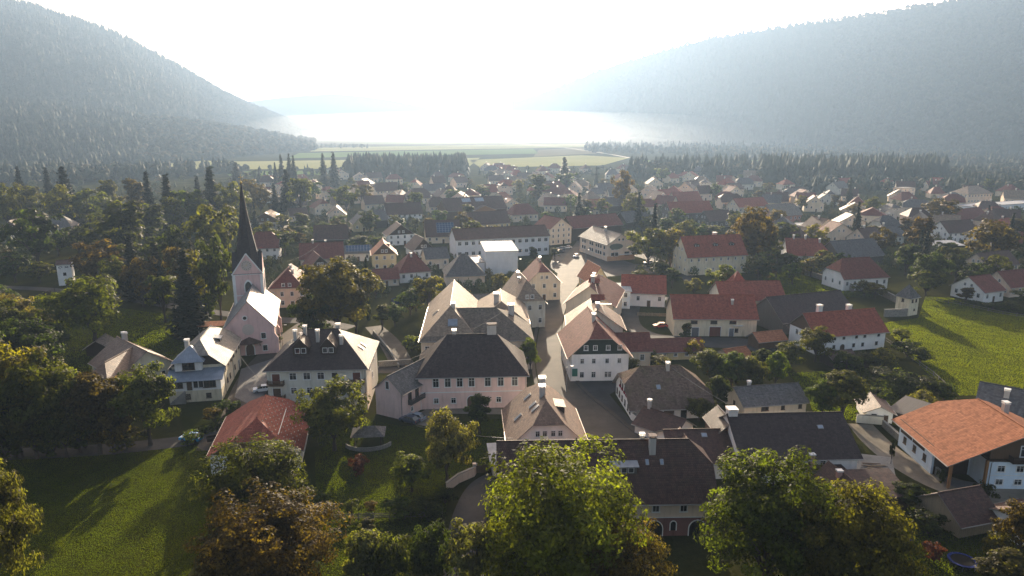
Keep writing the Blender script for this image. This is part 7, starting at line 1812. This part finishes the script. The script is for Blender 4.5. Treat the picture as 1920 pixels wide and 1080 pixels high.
def fence(label, pts, h=1.2, gap=2.4, mat='wood_grey', rails=2, pickets=False, name='garden_fence'):
    P = [G(*p) for p in pts]; root = empty(name, (P[0].x, P[0].y, 0)); tag(root, label, 'fence')
    pm = MB(); pm.box(-.07, .07, -.07, .07, -.3, h + .08); pme = pm.mesh('post', mat)
    for a, b in zip(P, P[1:]):
        d = b - a; n = max(1, int(d.length / gap)); rz = math.atan2(d.y, d.x)
        for k in range(n + (1 if b is P[-1] else 0)):
            q = a + d * (k / n) - P[0]; link('post', pme, root, (q.x, q.y, 0), rz)
        for j in range(rails):
            z = h * (.35 + .55 * j / max(1, rails - 1)); m = MB(); m.box(0, d.length, -.03, .03, z-.06, z+.06); m.build('rail', mat, root, (a.x-P[0].x, a.y-P[0].y, 0), rz)
        if pickets:
            m = MB(); k = int(d.length / .18)
            for i in range(k): m.box(i*.18, i*.18+.11, -.055, -.031, .08, h)
            o = m.build('pickets', mat, root, (a.x-P[0].x, a.y-P[0].y, 0), rz); o['kind'] = 'stuff'
fence('dark rail fence climbing beside the upper road', [(22, 588), (60, 566), (103, 548)], 1.6, 2.6, 'wood_dark', 3)
fence('weathered wooden fence closing the garden lawn', [(618, 976), (700, 974), (790, 972), (830, 968)], 1.1, 2.2, 'wood_grey', 3)
fence('thin post fence along the sunny meadow edge', [(1660, 640), (1700, 668), (1750, 705), (1790, 742)], 1.1, 3.0, 'wood_grey', 2)
fence('pale wooden fence between the small lawn and barn yard', [(1195, 592), (1250, 594)], 1.1, 2.0, 'wood_pale', 2, True)
fence('rail fence crossing the far end of the sunlit meadow', [(1735, 562), (1800, 572), (1880, 590), (1960, 602)], 1.1, 3.5, 'wood_grey', 2)
# gate
p0, p1 = G(893, 888), G(928, 884); d = p1 - p0; root = empty('yard_gate', (p0.x, p0.y, 0), math.atan2(d.y, d.x)); tag(root, 'closed wooden gate between two plaster pillars at the drive', 'gate')
for k in range(int(d.length / .3)):
    m = MB(); m.box(k*.3, k*.3+.26, -.04, .0, .1, 1.5); m.build('plank', 'doorbrown', root)
for x in (-.35, d.length + .15):
    m = MB(); m.box(x-.25, x+.25, -.25, .25, -.3, 1.9); m.box(x-.32, x+.32, -.32, .32, 1.9, 2.02); m.build('pillar', 'beige', root)
# hedges
def hedge(label, pts, h=1.8, w=1.2, col=DARK, seed=1):
    rng = np.random.default_rng(seed); Ps, Ns = [], []
    P = [G(*p) for p in pts]
    for a, b in zip(P, P[1:]):
        d = b - a; n = int(d.length * 130); t = rng.uniform(0, 1, n)
        side = rng.uniform(-1, 1, n); z = rng.uniform(0, 1, n)
        edge = rng.uniform(size=n) < .45
        z = np.where(edge, .93 + .1*rng.normal(0, .5, n), z); side = np.where(edge, side, np.sign(side) * (1 + .1*rng.normal(size=n)))
        nr = np.array([-d.y, d.x]) / d.length
        X = a.x + d.x*t + nr[0]*side*w/2; Y = a.y + d.y*t + nr[1]*side*w/2
        Ps.append(np.stack([X, Y, z*h], 1)); Ns.append(np.stack([nr[0]*side, nr[1]*side, np.where(edge, 1.0, .2)], 1) + rng.normal(0, .4, (n, 3)))
    V, F, Tn = leaf_quads(np.concatenate(Ps), np.concatenate(Ns), .2, rng, np.clip(rng.normal(.5, .2, sum(len(q) for q in Ps)), 0, 1))
    o = link('hedge', mesh_np('hedge', V, F, 'leaf', Tn)); o.color = (*col, 1); tag(o, label, 'hedge')
hedge('long dark clipped hedge below the vegetable garden', [(1605, 730), (1650, 738), (1715, 742)], 2.2, 1.8, DARK, 1)
hedge('dark hedge around the small garden of the tin roofed house', [(345, 822), (400, 808), (420, 795)], 1.3, 1.2, DARK, 2)
hedge('green hedge climbing beside the church lane', [(422, 800), (437, 778), (445, 760)], 1.2, 1.4, GREEN, 3)
hedge('dark hedge between the meadow and orchard houses', [(1790, 566), (1850, 576), (1930, 588)], 1.4, 1.6, DARK, 4)
hedge('trimmed hedge along the white maroon hipped house garden', [(1570, 556), (1640, 556)], 1.6, 1.4, GREEN, 5)

# round pool, trampoline, tarps
p = G(747, 566); root = empty('garden_pool', (p.x, p.y, 0)); tag(root, 'round turquoise garden pool between the trees', 'pool')
m = MB(); m.lathe([(2.4, -.2), (2.4, 1.1), (2.3, 1.12), (2.28, .95)], 24); m.build('pool_wall', 'blueplastic', root)
m = MB(); m.lathe([(2.27, .9), (2.26, .95)], 24); m.build('water', 'poolwater', root)
p = G(1803, 1060); root = empty('trampoline', (p.x, p.y, 0)); tag(root, 'dark round trampoline with blue rim in the dark garden', 'trampoline')
m = MB(); m.lathe([(1.45, .82), (1.44, .84)], 24); m.build('jumping_mat', 'black', root)
m = MB()
for k in range(24):
    a0, a1 = 6.2832*k/24, 6.2832*(k+1)/24
    m.prism([(r_*math.cos(a_), r_*math.sin(a_), .84) for a_, r_ in ((a0, 1.45), (a0, 1.85), (a1, 1.85), (a1, 1.45))], (0, 0, .05))
m.build('rim_pad', 'blueplastic', root)
for k in range(6):
    a_ = 6.2832*k/6; m = MB(); m.tube([(1.7*math.cos(a_), 1.7*math.sin(a_), -.1), (1.7*math.cos(a_), 1.7*math.sin(a_), .84)], .04, 6); m.build('leg', 'steel', root)
p = G(1694, 1018); root = empty('garden_table', (p.x, p.y, 0), .3); tag(root, 'small table under a blue cover on the dark lawn', 'table')
m = MB(); m.box(-.9, .9, -.6, .6, .62, .72); m.box(-.92, .92, -.63, -.6, .3, .72); m.build('cover', 'blueplastic', root)
for sx in (-.75, .75):
    for sy in (-.45, .45):
        m = MB(); m.box(sx-.05, sx+.05, sy-.05, sy+.05, -.1, .62); m.build('leg', 'wood_grey', root)
p = G(1640, 878); root = empty('plank_pile', (p.x, p.y, .06), R(-8)); tag(root, 'pile of weathered planks on the concrete yard', 'plank pile')
rp = random.Random(3)
for k in range(16):
    m = MB(); m.box(-1.6, 1.6, -.12, .12, 0, .05); o = m.build('plank', rp.choice(['wood_grey', 'wood_pale', 'wood_brown']), root, (rp.uniform(-1.2, 1.2), -1.2 + .17*k, .06*(k % 4)), rp.uniform(-.2, .2))

# street lamps and cable masts with wires
def lamp(px, py, label, h=6.0, rz=0.0):
    p = G(px, py); root = empty('street_lamp', (p.x, p.y, 0), rz); tag(root, label, 'street lamp')
    m = MB(); m.tube([(0, 0, -.3), (0, 0, h*.6), (0, 0, h)], [.09, .07, .05], 7); m.tube([(0, 0, h), (.5, 0, h+.25), (1.1, 0, h+.28)], .035, 6); m.build('pole', 'steel', root)
    m = MB(); m.box(.85, 1.5, -.12, .12, h+.2, h+.32); m.build('lamp_head', 'cap', root)
lamp(1062, 735, 'curved street lamp opposite the half hipped street house'); lamp(1078, 598 + 60, 'street lamp beside the green gabled house', 6, R(180)); lamp(1040, 520, 'street lamp at the neck of the square'); lamp(970, 530, 'tall lamp beside the white modern block', 9); lamp(1098, 500, 'street lamp at the middle of the square', 7); lamp(530, 650, 'lamp post beside the church lane')
def wire(label, pts):
    """cable between points (px, py on a thing at height z)"""
    Q = []
    for (ax, ay, az), (bx, by, bz) in zip(pts, pts[1:]):
        a, b = G(ax, ay, az), G(bx, by, bz); a = Vector((a.x, a.y, az)); b = Vector((b.x, b.y, bz)); L = (b-a).length
        for k in range(13):
            t = k/12; q = a.lerp(b, t); q.z -= L*.025*4*t*(1-t); Q.append(q)
    m = MB(); m.tube(Q, .028, 4); tag(m.build('overhead_cable', 'wire'), label, 'cable')
wire('overhead cable sagging from the church side to the red hipped barn', [(448, 664, 6.5), (508, 727, 8.7)])
wire('overhead cable from the pink wing to the courtyard house', [(772, 672, 8.5), (952, 578, 14.5)])
wire('overhead cable crossing above the mossy roof to the grey cottage', [(1232, 668, 10.0), (1384, 768, 6.0)])
wire('overhead cable from the dull red roof to the brown hipped house', [(598, 458, 12.2), (538, 490, 12.6)])
wire('overhead cable from the half hipped street house to the garden', [(975, 822, 6.4), (780, 798, 5.0)])
wire('overhead cable along the street over the sunlit brown row house', [(1116, 532, 14.6), (1135, 588, 13.4)])

# grass of the meadows and lawns (blades catch the low sun)
def grass(label, poly, per_m2, h, col, seed, name='meadow_grass', maxn=90000):
    rng = np.random.default_rng(seed)
    P = [G(*p) for p in poly]; xs = [p.x for p in P]; ys = [p.y for p in P]
    area = (max(xs)-min(xs)) * (max(ys)-min(ys)); n = int(min(maxn*2.2, area*per_m2))
    X = rng.uniform(min(xs), max(xs), n); Y = rng.uniform(min(ys), max(ys), n)
    ins = np.zeros(n, bool); j = len(P)-1
    for i in range(len(P)):
        c = ((P[i].y > Y) != (P[j].y > Y)) & (X < (P[j].x-P[i].x)*(Y-P[i].y)/(P[j].y-P[i].y+1e-9)+P[i].x); ins ^= c; j = i
    for fx, fy, fr in FOOT: ins &= (X-fx)**2 + (Y-fy)**2 > (fr*.72)**2
    d = Y * CP + CAM_H * SP; ins &= np.abs(X / d) < .80
    X, Y = X[ins][:maxn], Y[ins][:maxn]; n = len(X)
    a = rng.uniform(0, 6.28, n); hh = h*rng.uniform(.7, 1.2, n)*(.85 + .3*vnoise(X/6, Y/6, 3)); w = h*.8*rng.uniform(.6, 1.3, n)
    lx, ly = rng.normal(0, .35, n)*hh, rng.normal(0, .35, n)*hh
    V = np.empty((n, 3, 3))
    V[:, 0] = np.stack([X-np.cos(a)*w/2, Y-np.sin(a)*w/2, np.full(n, .02)], 1)
    V[:, 1] = np.stack([X+np.cos(a)*w/2, Y+np.sin(a)*w/2, np.full(n, .02)], 1)
    V[:, 2] = np.stack([X+lx, Y+ly, hh], 1)
    t = np.clip(.22 + .30*vnoise(X/14, Y/14, 7) + .18*vnoise(X/3, Y/3, 5) + .10*(np.sin((X*.5+Y*.86)*1.4) > 0) + rng.normal(0, .05, n), 0, 1)
    o = link(name, mesh_np(name, V.reshape(-1, 3), np.arange(n*3).reshape(n, 3), 'grassblade', np.repeat(t, 3))); o.color = (*col, 1)
    tag(o, label, 'grass', None, 'stuff')
GC = (0.062, 0.082, 0.008)
grass('mown grass of the dark meadow with the sunlit strip', [(-260,858),(120,856),(250,848),(365,836),(400,852),(410,900),(390,1000),(330,1130),(-260,1130)], 80, .13, GC, 1, maxn=170000)
grass('dry yellow green grass of the wide meadow', [(1655,606),(1722,596),(1735,556),(1800,560),(1840,575),(1960,600),(2250,640),(2250,820),(1900,742),(1800,742),(1738,700),(1690,650)], 40, .16, (0.090, 0.112, 0.010), 2, maxn=170000)
grass('grass of the garden lawn below the pink house', [(590,850),(640,815),(700,790),(757,800),(945,785),(930,870),(850,900),(835,960),(780,1000),(760,1130),(600,1130)], 60, .14, GC, 3, 'lawn_grass', 90000)
grass('grass of the lawn below the upper road', [(-60,560),(100,562),(300,588),(410,605),(418,640),(330,690),(290,760),(140,690),(-60,660)], 14, .26, GC, 4, 'lawn_grass', 50000)
grass('grass of the walled lawn behind the red barn', [(1430,514),(1480,508),(1590,537),(1615,550),(1560,570),(1440,572)], 10, .3, GC, 5, 'lawn_grass', 20000)
grass('grass of the vegetable garden and orchard', [(1480,700),(1640,690),(1740,740),(1690,800),(1530,780)], 18, .26, GC, 6, 'lawn_grass', 30000)
grass('grass of the dark garden with the trampoline', [(1640,960),(1780,945),(1960,960),(1960,1130),(1560,1130)], 30, .22, GC, 7, 'lawn_grass', 40000)
